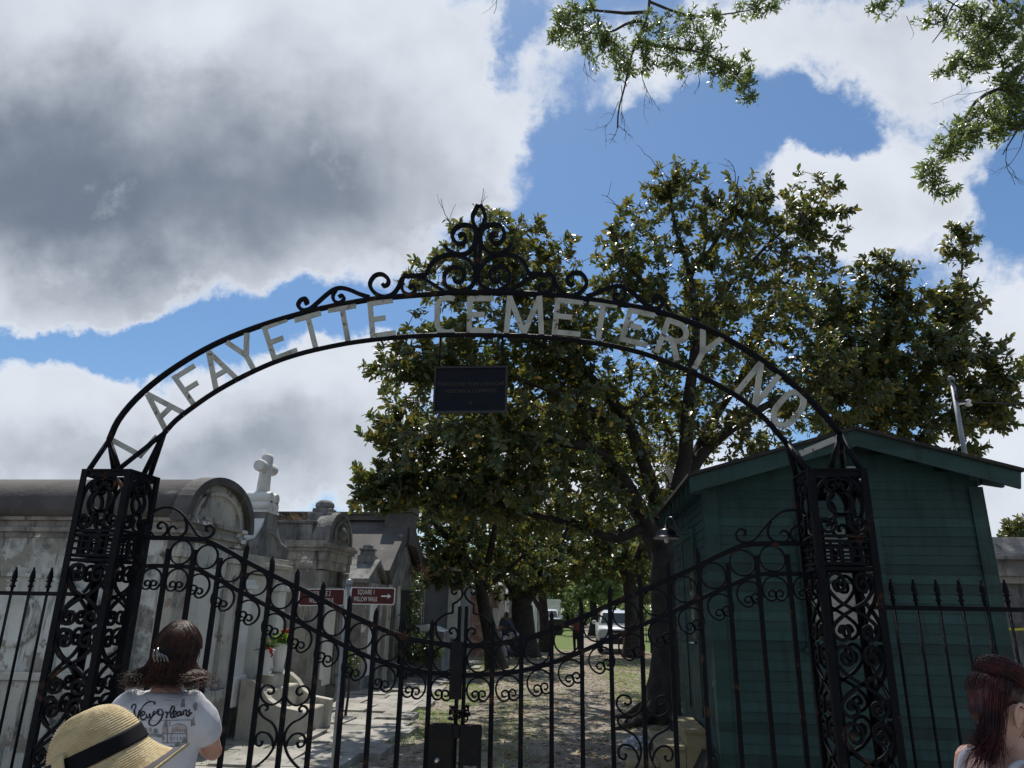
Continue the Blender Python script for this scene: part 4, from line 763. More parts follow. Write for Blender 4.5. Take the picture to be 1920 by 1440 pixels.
m_ = MB(); m_.prism([(smid, ZR+.13), (smid, ZR+.165), (xl, zl+.035), (xl, zl+.0)], 'y', yf-.04, yb); m_.prism([(smid+.001, ZR+.13), (smid+.001, ZR+.165), (xr, zr_+.035), (xr, zr_+.0)], 'y', yf-.04, yb); obj('roof', m_, SHINGLE, sh)
m_ = MB(); m_.prism([(smid, ZR+.128), (xl+.02, zl-.002), (xl+.02, zl-.17), (smid, ZR-.045)], 'y', yf, yf+.035); m_.prism([(smid+.001, ZR+.128), (xr-.02, zr_-.002), (xr-.05, zr_-.17), (smid+.001, ZR-.045)], 'y', yf, yf+.035); obj('fascia_board', m_, GREENPAINT, sh)
m_ = MB(); m_.prism([(smid, ZR+.125), (SX0-.18, ZR+.125-sl*(smid-SX0+.18)), (SX0-.18, ZR+.10-sl*(smid-SX0+.18)), (smid, ZR+.10)], 'y', yf+.04, yb-.01); m_.prism([(smid+.001, ZR+.125), (SX1+.25, ZR+.125-sl*(SX1+.25-smid)), (SX1+.25, ZR+.10-sl*(SX1+.25-smid)), (smid+.001, ZR+.10)], 'y', yf+.04, yb-.01); obj('soffit', m_, GREENPAINT, sh)
for k in range(9):
    y_ = SY0-.2+k*.40; m_ = MB(); m_.prism([(SX0-.19, zl+.02-.19), (SX0-.19, zl+.01), (SX0-.03, zl+.01+sl*.16), (SX0-.03, zl-.19+sl*.16)], 'y', y_, y_+.045); obj('rafter_tail', m_, GREENPAINT, sh)
m_ = MB(); m_.prism([(SX1+.03, zr_-.16+sl*.30), (SX1+.03, zr_+sl*.3-.02), (SX1+.24, zr_+sl*.1-.01), (SX1+.24, zr_-.14+sl*.1)], 'y', SY0-.06, SY0+.0); obj('rafter_tail', m_, GREENPAINT, sh)
wx0, wx1, wz0, wz1 = 2.40, 3.06, 1.62, 2.72
m_ = MB()
for lo, hi in (((wx0-.1, wz0-.1), (wx1+.1, wz0)), ((wx0-.1, wz1), (wx1+.1, wz1+.1)), ((wx0-.1, wz0+.001), (wx0, wz1-.001)), ((wx1, wz0+.001), (wx1+.1, wz1-.001))): m_.box((lo[0], SY0-.05, lo[1]), (hi[0], SY0-.0, hi[1]))
m_.box((wx0-.14, SY0-.08, wz0-.14), (wx1+.14, SY0-.0, wz0-.101)); wf = obj('window', m_, GREENPAINT, sh)
m_ = MB(); m_.box((wx0, SY0-.03, (wz0+wz1)/2+.02), (wx1, SY0-.025, wz1)); obj('upper_pane', m_, GLASS, wf)
m_ = MB(); m_.box((wx0, SY0-.03, wz0), (wx1, SY0-.026, (wz0+wz1)/2-.02))
for k in range(9): m_.box((wx0+.01, SY0-.036, wz0+.02+k*.053), (wx1-.01, SY0-.0305, wz0+.055+k*.053))
obj('blind', m_, BLIND, wf); m_ = MB(); m_.box((wx0+.001, SY0-.042, (wz0+wz1)/2-.019), (wx1-.001, SY0-.022, (wz0+wz1)/2+.019)); obj('meeting_rail', m_, GREENPAINT, wf)
# security lamp peeping above the pillar, door and its hardware on the left side
m_ = MB(); dy0, dy1 = 8.95, 9.80
for lo, hi in (((dy0-.1, .72), (dy0, 2.72)), ((dy1, .72), (dy1+.1, 2.72)), ((dy0-.1, 2.721), (dy1+.1, 2.82))): m_.box((SX0-.05, lo[0], lo[1]), (SX0-.0, hi[0], hi[1]))
dr = obj('door', m_, GREENPAINT, sh); m_ = MB(); m_.box((SX0-.034, dy0+.001, .72), (SX0-.001, dy1-.001, 2.72)); obj('door_panel', m_, GREENPAINT, dr)
m_ = MB(); m_.box((SX0-.046, dy0+.12, 1.55), (SX0-.0345, dy0+.36, 2.35), .004); obj('door_pane', m_, GLASS, dr); m_ = MB(); m_.tube([(SX0-.03, dy0+.10, 1.50), (SX0-.10, dy0+.10, 1.50), (SX0-.10, dy0+.22, 1.50)], .014, 8); obj('door_handle', m_, CHROME, dr)
for cx in (SX0+.2, smid, SX1-.2):
    m_ = MB(); m_.box((cx-.15, SY0+.06, -.1), (cx+.15, SY0+.36, ZB-.001)); obj('pier', m_, BRICK, sh)
m_ = MB(); m_.ball((2.93, SY0-.07, 3.29), (.15, .05, .10), 14, 8); tag(obj('bulkhead_light', m_, LAMPWHITE, None, (2.93, SY0-.07, 3.29)), 'small white round lamp on the shed wall above the right pillar', 'wall lamp')
# gooseneck lamp
gl = thing('gooseneck_lamp', 'black enamel barn lamp on a curved arm at the shed side', 'wall lamp', (1.1, 9.4, 2.75))
lx, ly, lz = 1.10, 9.40, 2.74; m_ = MB(); m_.tube(smooth_curve([(SX0-.02, 9.15, 2.80), (SX0-.12, 9.2, 2.79), (SX0-.18, 9.25, 2.88), (1.18, 9.34, 2.99), (1.115, 9.39, 2.99), (lx, ly, 2.90)], 5), .011, 8); m_.lathe([(.05, 0), (.05, .02), (.02, .03)], (SX0-.022, 9.15, 2.80), 12, M3=((0, 0, -1), (0, 1, 0), (1, 0, 0))); obj('arm', m_, LAMPDARK, gl)
m_ = MB(); m_.lathe([(.175, 0), (.166, .012), (.132, .032), (.118, .055), (.112, .095), (.085, .112), (.03, .122), (.024, .17), (.012, .172)], (lx, ly, lz), 24); obj('shade', m_, LAMPDARK, gl)
m_ = MB(); m_.lathe([(.17, -.004), (.168, -.001), (.05, -.0005)], (lx, ly, lz), 24); m_.ball((lx, ly, lz-.02), (.035, .035, .045), 10, 6); obj('lamp_inside', m_, LAMPWHITE, gl)
# steps to the door, with the things lying by them
wsx = thing('wooden_steps', 'tan painted wooden steps climbing to the side door of the green shed', 'steps', (1.0, 9.3, 0))
for k, (xa, xb, zt) in enumerate(((1.10, SX0-.04, .615), (.80, 1.13, .445), (.48, .83, .275))):
    m_ = MB(); m_.box((xa, 8.75, zt-.04), (xb, 9.75, zt-.0), .008); obj('tread', m_, WOODSTEP, wsx)
    m_ = MB(); m_.box((xa+.03, 8.775+.001*k, -.05), (xb-.005*k-.001, 9.73-.001*k, zt-.041)); obj('riser_box', m_, WOODSTEP, wsx)
bgm = MB(); bgm.ball((0, 0, 0), 1, 26, 16); v = bgm.v[0]; v *= (1+.28*RNG.normal(0, 1, (len(v), 1)).clip(-1.2, 1.2)); bgm.v[0] = v*[.15, .13, .075]+[.66, 9.55, .32]; bgm.smooth = [False]*len(bgm.f)
tag(obj('plastic_bag', bgm, PLASTIC, None, (.66, 9.55, .28)), 'crumpled clear plastic bag lying on the lower wooden step', 'bag')
m_ = MB(); m_.prism([(1.05, -.02), (1.62, -.02), (1.36, .40), (1.30, .43)], 'y', 8.25, 8.75); tag(obj('black_cover', m_, BLACKP, None, (1.3, 8.5, 0)), 'black pointed plastic cover in front of the wooden steps', 'cover')
# service mast
mt = thing('service_mast', 'galvanised service mast with weatherhead standing on the shed roof', 'mast', (4.38, 8.4, 3.3))
mX, mY = 4.38, 8.4
m_ = MB(); m_.tube([(mX, mY, 3.0), (mX, mY, 4.44)], .027, 12); obj('pipe', m_, GALV, mt)
m_ = MB(); m_.tube(smooth_curve([(mX, mY, 4.43), (mX, mY, 4.48), (mX-.015, mY-.02, 4.515), (mX-.05, mY-.05, 4.50)], 4), [.030]*5+[.034]*5+[.028]*3, 10); obj('weatherhead', m_, GALV, mt)
m_ = MB(); m_.tube([(mX, mY, 4.20), (mX+.12, mY, 4.22)], .012, 6); m_.lathe([(.02, -.04), (.035, -.03), (.02, 0), (.035, .03), (.02, .04)], (mX+.14, mY, 4.22), 10); obj('insulator', m_, INSUL, mt)
wz_ = MB()
for k in range(3): wz_.tube(smooth_curve([(mX-.04, mY-.05, 4.50), (mX+.03, mY-.1, 4.42-.05*k), (mX+.16, mY, 4.23), (6.5, 8.6, 4.30-.02*k), (9.5, 8.8, 4.65), (14, 9.0, 5.2)], 5), .006, 5)
tag(obj('service_wire', wz_, RUBBER, None, (6, 8.6, 4.3)), 'thin dark service wires running right from the roof mast', 'wire')
# ------------------------------------------------------------------ sign post and its two signs
sp = thing('sign_post', 'grey galvanised round post carrying two brown signs inside the gate', 'sign post', (-2.31, 7.2, 0))
m_ = MB(); m_.tube([(-2.31, 7.2, -.1), (-2.31, 7.2, 2.05)], .032, 14); obj('pipe', m_, GALV, sp)
m_ = MB(); m_.lathe([(.038, 0), (.038, .025), (.030, .045), (.014, .056), (.001, .058)], (-2.31, 7.2, 2.05), 14); obj('cap', m_, GALV, sp)
def rrect(w_, h_, r_):
    return [(sx*(w_/2-r_)+r_*math.cos(a), sz*(h_/2-r_)+r_*math.sin(a)) for sx, sz, a0 in ((1, 1, 0), (-1, 1, 90), (-1, -1, 180), (1, -1, 270)) for a in [rad(a0+q*18) for q in range(6)]]
def sign(cx, cz, rz, tilt, lines, arrow, label):
    t = thing('walk_sign', label, 'sign', (cx, 7.16, cz), 'signs on the post'); L = []
    m_ = MB(); m_.prism(rrect(.445, .165, .022), 'y', 0, .004); L.append(obj('edge', m_, SIGNWHITE, None))
    m_ = MB(); m_.prism(rrect(.425, .145, .016), 'y', -.0025, -.0002); L.append(obj('panel', m_, SIGNRED, None))
    ox = -.068 if arrow else 0.0; mm = MB()
    for s_, z_, wl_ in zip(lines, (.034, -.032), (.165, .238)):
        q = text_mb(s_, .066, Matrix.Rotation(rad(90), 4, 'X'), .001, 1.04); q2 = np.vstack(q.v); q2[:, 0] = (q2[:, 0]-(q2[:, 0].max()+q2[:, 0].min())/2)*wl_/np.ptp(q2[:, 0])+ox; q2[:, 2] += z_; q2[:, 1] -= .0045
        mm.add(q2, q.f)
    L.append(obj('lettering', mm, SIGNWHITE, None))
    if arrow: m_ = MB(); m_.prism([(.085, -.007), (.15, -.007), (.15, -.024), (.185, 0), (.15, .024), (.15, .007), (.085, .007)], 'y', -.0045, -.003); L.append(obj('arrow', m_, SIGNWHITE, None))
    m_ = MB(); s_ = -1 if arrow else 1; m_.box((s_*.215-.03, .005, -.03), (s_*.215+.03, .030, .03)); L.append(obj('bracket', m_, GALV, None))
    for o in L: o.parent = t
    t.rotation_euler = (0, tilt, rz)
sign(-2.048, 1.945, rad(3), rad(0), ('SQUARE 1', 'WILLOW WALK'), True, 'brown sign with white arrow, reading SQUARE 1 WILLOW WALK')
sign(-2.565, 1.925, rad(14), rad(-1), ('SQUARE 2', 'WILLOW WALK'), False, 'brown sign without an arrow on the left of the post')
# ------------------------------------------------------------------ trees
class Leaves:
    def __init__(s): s.b = []; s.t = []; s.wv = []; s.L = []; s.W = []; s.tint = []
    def add(s, base, tip_dir, side, L, Wd, tint): s.b.append(base); s.t.append(tip_dir); s.wv.append(side); s.L.append(L); s.W.append(Wd); s.tint.append(tint)
    def build(s, name, m, parent, fold=.16, droop=.10, simple=False):
        b = np.vstack(s.b); t = np.vstack(s.t); w_ = np.vstack(s.wv); L = np.concatenate(s.L)[:, None]; Wd = np.concatenate(s.W)[:, None]; tn = np.vstack(s.tint); n = len(b)
        t /= np.linalg.norm(t, axis=1, keepdims=True)+1e-9; w_ -= t*(w_*t).sum(1, keepdims=True); w_ /= np.linalg.norm(w_, axis=1, keepdims=True)+1e-9; nr = np.cross(w_, t)
        flip = nr[:, 2] < 0; nr[flip] *= -1; w_[flip] *= -1                       # upper face up
        def P(a, wd, h): return b+t*L*a+w_*Wd*wd+nr*L*h
        if simple: V = np.stack([P(0, 0, 0), P(.5, .5, fold), P(1, 0, -droop), P(.5, -.5, fold)], 1); F = [(0, 1, 2, 3)]
        else: V = np.stack([P(0, 0, 0), P(.25, .40, fold*.45), P(.58, .50, fold*.5-droop*.25), P(.86, .28, fold*.3-droop*.7), P(1, 0, -droop), P(.86, -.28, fold*.3-droop*.7), P(.58, -.50, fold*.5-droop*.25), P(.25, -.40, fold*.45), P(.45, 0, -.0), P(.82, 0, -droop*.6)], 1); F = [(0, 1, 2, 8), (8, 2, 3, 9), (9, 3, 4), (0, 8, 6, 7), (8, 9, 5, 6), (9, 4, 5)]
        k = V.shape[1]; me = bpy.data.meshes.new(name); off = np.array(WL[parent.name]); V = V.reshape(-1, 3)-off
        lt1 = np.array([len(f) for f in F]); fl_ = np.concatenate([np.array(f) for f in F]); loops = (fl_[None, :]+(np.arange(n)*k)[:, None]).ravel(); lts = np.tile(lt1, n)
        me.vertices.add(n*k); me.vertices.foreach_set('co', V.astype(np.float32).ravel()); me.loops.add(len(loops)); me.loops.foreach_set('vertex_index', loops.astype(np.int32))
        me.polygons.add(len(lts)); me.polygons.foreach_set('loop_start', np.concatenate([[0], np.cumsum(lts)[:-1]]).astype(np.int32)); me.polygons.foreach_set('loop_total', lts.astype(np.int32)); me.update(calc_edges=True)
        at = me.color_attributes.new('tint', 'FLOAT_COLOR', 'CORNER'); c = np.ones((n, 4), np.float32); c[:, :3] = tn; at.data.foreach_set('color', np.repeat(c, len(fl_), axis=0).ravel()); me.materials.append(m)
        return link(name, me, parent, off)
def unit(v): return v/(np.linalg.norm(v)+1e-9)
class Tree:
    """woody skeleton grown from hand laid limbs towards points scattered in the crown's lobes"""
    def __init__(s): s.p = []; s.par = []; s.fix = []; s.dep = []
    def limb(s, pts, radii, par=None, step=.22):
        c = smooth_curve(pts, 8); d = np.concatenate([[0], np.cumsum(np.linalg.norm(np.diff(c, axis=0), axis=1))]); n = max(2, int(d[-1]/step)); u = np.linspace(0, d[-1], n)
        q = np.stack([np.interp(u, d, c[:, i]) for i in range(3)], 1); r = np.interp(np.linspace(0, 1, n), np.linspace(0, 1, len(radii)), radii)
        if par is None and s.p: par = int(np.argmin(np.linalg.norm(np.array(s.p)-q[0], axis=1)))
        for i in range(n):
            if i == 0 and par is not None: continue
            s.p.append(q[i]); s.par.append(-1 if par is None else par); s.fix.append(r[i]); s.dep.append(0 if par is None else s.dep[par]+step); par = len(s.p)-1
        return par
    def grow(s, att, step=.28, beta=.12, bend=.10, maxlen=3.0):
        P = np.array(s.p); att = att[np.argsort([np.min(np.linalg.norm(P-a, axis=1)) for a in att])]
        cap = len(P)+len(att)*14; buf = np.zeros((cap, 3)); buf[:len(P)] = P; dep = np.zeros(cap); dep[:len(P)] = s.dep; n = len(P); s.tips = []; dirs = []
        for a in att:
            d = np.linalg.norm(buf[:n]-a, axis=1); ds = int(np.argmin(d+beta*dep[:n])); L = d[ds]
            if L > maxlen: continue
            k = max(1, int(L/step)); p0 = buf[ds]; par = ds; side = RNG.normal(0, 1, 3)*bend*L+np.array([0, 0, -.08*L])
            for i in range(1, k+1):
                u = i/k; q = p0+(a-p0)*u+side*math.sin(math.pi*u)+RNG.normal(0, .012, 3)
                if n >= cap: break
                buf[n] = q; dep[n] = dep[par]+L/k; s.p.append(q); s.par.append(par); s.fix.append(0); par = n; n += 1
            s.tips.append(par)
        s.dep = list(dep[:n])
    def wood(s, name, m, parent, tw=.006, ex=.46, rmax=.09):
        n = len(s.p); P = np.array(s.p); cnt = np.zeros(n); ch = [[] for _ in range(n)]
        for i, q in enumerate(s.par):
            if q >= 0: ch[q].append(i)
        for i in range(n-1, -1, -1):
            if not ch[i]: cnt[i] = max(cnt[i], 1)
            if s.par[i] >= 0: cnt[s.par[i]] += cnt[i]
        r = np.array([f if f > 0 else min(rmax, tw*c**ex) for f, c in zip(s.fix, cnt)]); s.r = r; s.ch = ch; mb = MB(); done = np.zeros(n, bool)
        for i in range(n):
            if done[i]: continue
            seq = [i]; start = s.par[i]; done[i] = True; j = i
            while ch[j]:
                nx_ = [c for c in ch[j] if not done[c]]
                if not nx_: break
                j = max(nx_, key=lambda c: r[c]*10+cnt[c]*1e-4); done[j] = True; seq.append(j)
            pts = ([P[start]] if start >= 0 else [])+[P[k] for k in seq]; rr = ([min(r[start], r[seq[0]]*1.25)] if start >= 0 else [])+[r[k] for k in seq]
            if len(pts) < 2: continue
            big = max(rr); mb.tube(pts, np.array(rr), 12 if big > .09 else (8 if big > .035 else (5 if big > .012 else 4)))
        return obj(name, mb, m, parent)
    def rosettes(s, lv, per=(9, 13), L=(.11, .17), aspect=.44, spread=.13, back=3, open_=(.35, 1.25), keep=1.0, yellow=True):
        P = np.array(s.p)
        for tp in s.tips:
            if random.random() > keep: continue
            chain = [tp]
            while len(chain) < back+1 and s.par[chain[-1]] >= 0 and s.fix[chain[-1]] == 0: chain.append(s.par[chain[-1]])
            d = unit(P[chain[0]]-P[chain[-1]]) if len(chain) > 1 else np.array([0, 0, 1.0]); d = unit(d+np.array([0, 0, .35]))
            n = random.randint(*per); a0 = random.random()*6.28; x = unit(np.cross(d, [.3, .9, .1])); y = np.cross(d, x)
            ang = a0+np.arange(n)*2.4+RNG.normal(0, .25, n); op = RNG.uniform(*open_, n); u = np.sort(RNG.random(n))
            rd = np.cos(ang)[:, None]*x+np.sin(ang)[:, None]*y; td = rd*np.sin(op)[:, None]+d*np.cos(op)[:, None]
            base = P[tp]-d*(u*spread)[:, None]+rd*.01; tint = np.stack([np.clip(RNG.normal(random.uniform(.2, .8), .2, n), 0, 1), RNG.random(n), RNG.random(n)], 1)
            if yellow is False: tint[:, 1] *= .9
            LL = RNG.uniform(*L, n); lv.add(base, td, np.cross(td, d)+RNG.normal(0, .25, (n, 3)), LL, LL*aspect*RNG.uniform(.85, 1.1, n), tint)
def lobe(px, py, rx, ry, Y, dep, n, shell=.35):                         # points in an ellipsoid given by its picture centre, size and distance
    c = atY(px, py, Y); t = np.dot(c-C0, CF); rx, ry = rx*t/FPX, ry*t/FPX; q = RNG.normal(0, 1, (n, 3)); q /= np.linalg.norm(q, axis=1, keepdims=True); q *= (RNG.random(n)**shell)[:, None]
    ax = unit(np.array([CR[0], CR[1], 0])); return c+q[:, :1]*ax*rx+q[:, 1:2]*np.array([-ax[1], ax[0], 0])*dep+q[:, 2:]*np.array([0, 0, 1.0])*ry
def elo(c, r, n): q = RNG.normal(0, 1, (n, 3)); q /= np.linalg.norm(q, axis=1, keepdims=True); return np.array(c)+q*(RNG.random(n)**.35)[:, None]*np.array(r)
def P3(*L): return [tuple(atY(x, y, Y)) for x, y, Y in L]
# main magnolia beside the shed
mg = thing('magnolia_tree', 'big spreading magnolia with a thick dark trunk beside the green shed', 'tree', (1.55, 14, 0), 'magnolias along the walk')
T = Tree(); T.limb([(1.42, 14.0, -.1), (1.50, 14.0, .5), (1.58, 14.0, 1.2), (1.56, 14, 2.2), (1.60, 13.95, 2.9)], [.50, .33, .28, .26, .26])
for rt_ in (((1.40, 13.95, .42), (1.15, 13.6, .14), (.80, 13.25, .02), (.45, 13.0, -.08)), ((1.5, 13.9, .40), (1.55, 13.4, .12), (1.45, 12.9, -.05)), ((1.36, 14.1, .40), (1.0, 14.3, .10), (.55, 14.4, -.06)), ((1.7, 14.0, .40), (2.1, 13.8, .1), (2.5, 13.7, -.06))): T.limb(rt_, [.17, .11, .07, .04])
T.limb(P3((1250, 1050, 14), (1215, 985, 13.8), (1170, 900, 13.4), (1120, 845, 13), (1050, 830, 12.6), (960, 815, 12.2)), [.19, .15, .11, .08, .05])
T.limb(P3((1240, 1000, 14), (1225, 920, 13.8), (1200, 850, 13.3), (1170, 780, 13), (1100, 700, 12.6), (1000, 640, 12.2)), [.17, .13, .10, .07, .04])
T.limb(P3((1255, 1010, 14), (1270, 930, 14), (1285, 850, 13.8), (1290, 760, 13.5), (1300, 680, 13.4), (1305, 600, 13.4), (1290, 500, 13.4), (1265, 420, 13.4), (1255, 340, 13.4)), [.2, .16, .13, .10, .08, .06, .045, .02])
T.limb(P3((1302, 620, 13.4), (1345, 560, 13.6), (1400, 500, 13.8), (1460, 440, 14), (1530, 390, 14)), [.06, .045, .035, .02])
T.limb(P3((1285, 520, 13.4), (1330, 470, 13.2), (1370, 400, 13.2), (1385, 330, 13.2)), [.045, .035, .02, .012])
T.limb(P3((1265, 960, 14), (1310, 860, 14.1), (1390, 790, 14.3), (1480, 740, 14.6), (1570, 720, 15)), [.15, .12, .09, .06, .03])
T.limb(P3((1275, 930, 14), (1330, 800, 14.4), (1400, 690, 14.9), (1440, 590, 15.2), (1470, 500, 15.4)), [.13, .10, .07, .05, .025])
T.limb(P3((1215, 985, 13.8), (1150, 1010, 13.6), (1090, 985, 13.4), (1000, 965, 13.0), (900, 935, 12.7), (800, 900, 12.4)), [.10, .085, .07, .05, .035, .02])
T.limb(P3((1170, 800, 13), (1050, 740, 12.3), (900, 690, 11.8), (780, 690, 11.6)), [.07, .05, .035, .02])
T.limb(P3((1120, 720, 12.7), (1040, 620, 12.4), (960, 520, 12.2), (920, 440, 12.1)), [.06, .045, .03, .015])
T.limb(P3((1290, 640, 13.4), (1240, 560, 13), (1180, 500, 12.8), (1150, 430, 12.8)), [.06, .04, .03, .015])
T.limb([(1.58, 14, 2.5), (1.1, 15.4, 4.0), (.2, 17.4, 5.2), (-.8, 19.6, 5.9), (-1.6, 21, 6.2)], [.16, .13, .09, .06, .03]); T.limb([(1.6, 14, 2.8), (2.0, 16, 4.4), (2.2, 18.4, 5.8), (1.8, 20, 6.4)], [.14, .11, .07, .03])
att = np.vstack([lobe(930, 465, 120, 80, 12.2, .9, 110), lobe(1010, 500, 110, 80, 12.4, 1, 80), lobe(830, 520, 85, 50, 12.0, .7, 45), lobe(760, 680, 90, 55, 11.6, .7, 55), lobe(850, 660, 130, 70, 11.8, .9, 90), lobe(960, 620, 190, 110, 12.2, 1.2, 190),
                 lobe(745, 810, 75, 50, 12.2, .7, 50), lobe(715, 890, 62, 34, 12.3, .6, 40), lobe(690, 945, 50, 24, 12.3, .5, 26), lobe(735, 930, 60, 30, 12.3, .5, 26), lobe(1060, 640, 110, 90, 12.6, 1.1, 80), lobe(880, 930, 120, 60, 12.8, .9, 80), lobe(860, 820, 190, 90, 12.2, 1.2, 200), lobe(800, 900, 150, 60, 12.4, .9, 95), lobe(1020, 800, 190, 130, 12.8, 1.5, 210), lobe(990, 930, 200, 75, 13.0, 1.3, 130), lobe(1120, 700, 170, 130, 13.0, 1.4, 140),
                 lobe(1180, 500, 80, 100, 12.9, .9, 70), lobe(1265, 340, 65, 55, 13.4, .6, 36), lobe(1250, 430, 110, 90, 13.3, .9, 80), lobe(1390, 400, 120, 80, 13.3, .9, 95), lobe(1500, 390, 110, 65, 14, .8, 70), lobe(1540, 440, 70, 50, 14.2, .6, 30), lobe(1400, 500, 170, 90, 13.9, 1.2, 110),
                 lobe(1290, 570, 200, 90, 13.4, 1.2, 120), lobe(1420, 640, 190, 110, 14.6, 1.4, 170), lobe(1540, 720, 150, 90, 15, 1.1, 105), lobe(1250, 720, 200, 120, 13.6, 1.4, 130), lobe(1400, 800, 170, 80, 14.4, 1.1, 80), lobe(1190, 900, 110, 80, 13.6, 1, 50), elo((-1.2, 16.5, 5.9), (2.8, 2.4, 1.2), 260), elo((-.6, 20, 6.2), (3, 2.6, 1.3), 250), elo((1.6, 18.5, 6.2), (2.4, 2.6, 1.5), 130), elo((.4, 15.2, 5.4), (2, 1.4, 1.0), 150), elo((-2.6, 14.6, 6.2), (1.8, 1.6, 1.2), 140)])
T.grow(att); T.wood('trunk', BARK, mg, .0065, .43); lv = Leaves(); T.rosettes(lv, (8, 12), (.085, .185), .50, .18, open_=(.4, 1.5))
for sp_ in (.5,): T.rosettes(lv, (5, 9), (.075, .18), .50, sp_, open_=(.5, 1.9), keep=.9); lv.build('crown', LEAF, mg)
# bare dead twigs sticking out of its top
def twigs(mb, p, d, L, depth, r, spread=.6):
    q = [np.array(p)]; dd = unit(np.array(d, float)); n = 5
    for i in range(n): dd = unit(dd+RNG.normal(0, .16, 3)); q.append(q[-1]+dd*L/n)
    mb.tube(q, np.linspace(r, r*.55, n+1), 4)
    if depth:
        for _ in range(random.randint(2, 3)): k = random.randint(2, n); twigs(mb, q[k], dd+RNG.normal(0, spread, 3), L*random.uniform(.35, .6), depth-1, r*.6, spread)
for x, y, Y, dx in ((1290, 350, 13.4, .25), (1245, 340, 13.4, -.3), (1378, 350, 13.2, 0), (1170, 400, 12.9, -.5), (900, 420, 12.1, 0), (1640, 520, 14.6, .5), (850, 440, 12.1, -.3)): m_ = MB(); twigs(m_, atY(x, y, Y), (dx, 0, 1), .75, 1, .009, .5); obj('dead_twig', m_, BARK, mg)
# second magnolia, behind the shed
m2 = thing('magnolia_tree', 'thinner magnolia rising behind the green shed roof at the right', 'tree', (6.4, 16.5, 0), 'magnolias along the walk')
T = Tree(); T.limb([(6.4, 16.6, -.1), (6.4, 16.6, 1.5), (6.5, 16.5, 3.2)], [.30, .24, .2])
T.limb([(6.5, 16.5, 3.2)]+P3((1640, 760, 16.4), (1660, 650, 16.3), (1680, 560, 16.2), (1700, 490, 16.2)), [.15, .11, .08, .05, .02]); T.limb([(6.5, 16.5, 3.0)]+P3((1700, 760, 16.4), (1770, 640, 16.3), (1800, 540, 16.3), (1805, 440, 16.3)), [.13, .09, .06, .03, .012])
T.limb([(6.45, 16.55, 2.8)]+P3((1720, 830, 16.2), (1810, 760, 16), (1890, 720, 16)), [.10, .07, .05, .03]); T.limb([(6.45, 16.5, 3.1)]+P3((1560, 760, 16.2), (1560, 650, 16), (1570, 560, 16)), [.10, .08, .05, .025])
att = np.vstack([lobe(1620, 570, 110, 75, 16.2, 1, 90), lobe(1740, 580, 100, 70, 16.2, .9, 70), lobe(1800, 455, 42, 50, 16.3, .4, 22), lobe(1800, 560, 60, 60, 16.3, .7, 36), lobe(1840, 680, 90, 60, 16.1, .9, 65), lobe(1700, 690, 190, 100, 16.2, 1.3, 330), lobe(1760, 780, 150, 60, 16.1, 1, 120), lobe(1620, 640, 120, 90, 16.3, 1, 120), lobe(1500, 560, 90, 70, 16, .9, 60), lobe(1560, 700, 110, 110, 16, 1, 80), lobe(1870, 770, 60, 40, 16, .6, 24), lobe(1655, 510, 60, 45, 16, .6, 45), lobe(1815, 840, 40, 18, 15.9, .4, 10), lobe(1600, 790, 120, 40, 16.2, 1, 40)])
T.grow(att); T.wood('trunk', BARK, m2, .0065, .43); lv = Leaves(); T.rosettes(lv, (8, 12), (.12, .185), .50, .22, open_=(.4, 1.55)); T.rosettes(lv, (5, 8), (.11, .18), .50, .6, open_=(.5, 1.9), keep=1); T.rosettes(lv, (5, 8), (.11, .18), .50, .9, open_=(.5, 1.9), keep=.8); lv.build('crown', LEAF, m2)
# trees further along the walk
def path_tree(label, base, limbs, lobes, rad0, leaf=LEAF, L=(.14, .22), per=(10, 14), simple=False, extra=.5, grp='magnolias along the walk', name='magnolia_tree'):
    t = thing(name, label, 'tree', base, grp); T = Tree(); T.limb(*limbs[0])
    for l in limbs[1:]: T.limb(*l)
    T.grow(np.vstack([lobe(*l) for l in lobes]), step=.4, maxlen=6); T.wood('trunk', BARK, t, .009, .43); lv = Leaves(); T.rosettes(lv, per, L, .46, .25)
    if extra: T.rosettes(lv, per, L, .46, .7, keep=extra)
    lv.build('crown', leaf, t, simple=simple); return t
b3 = (-2.75, 24.7, -.1)
path_tree('magnolia with a slender leaning trunk left of the walk', b3, [([b3]+P3((922, 1200, 24.6), (908, 1140, 24.4), (900, 1090, 24.2)), [.42, .27, .22, .19]), (P3((900, 1095, 24.2), (870, 1040, 23.6), (830, 1000, 22.8), (800, 960, 22)), [.15, .11, .07, .03]), (P3((902, 1100, 24.3), (920, 1030, 24), (930, 960, 24), (920, 900, 24)), [.15, .11, .08, .04]), (P3((905, 1110, 24.4), (960, 1060, 24.6), (1020, 1010, 25)), [.12, .08, .04])],
          [(840, 980, 75, 70, 23, 1.6, 120), (870, 1050, 80, 60, 23.8, 1.4, 70), (920, 950, 130, 90, 24.4, 1.8, 150), (820, 1070, 70, 40, 23, 1, 36), (990, 1040, 90, 60, 25, 1.6, 80)], .3, L=(.16, .25))
b4 = (-2.35, 31.2, -.1)
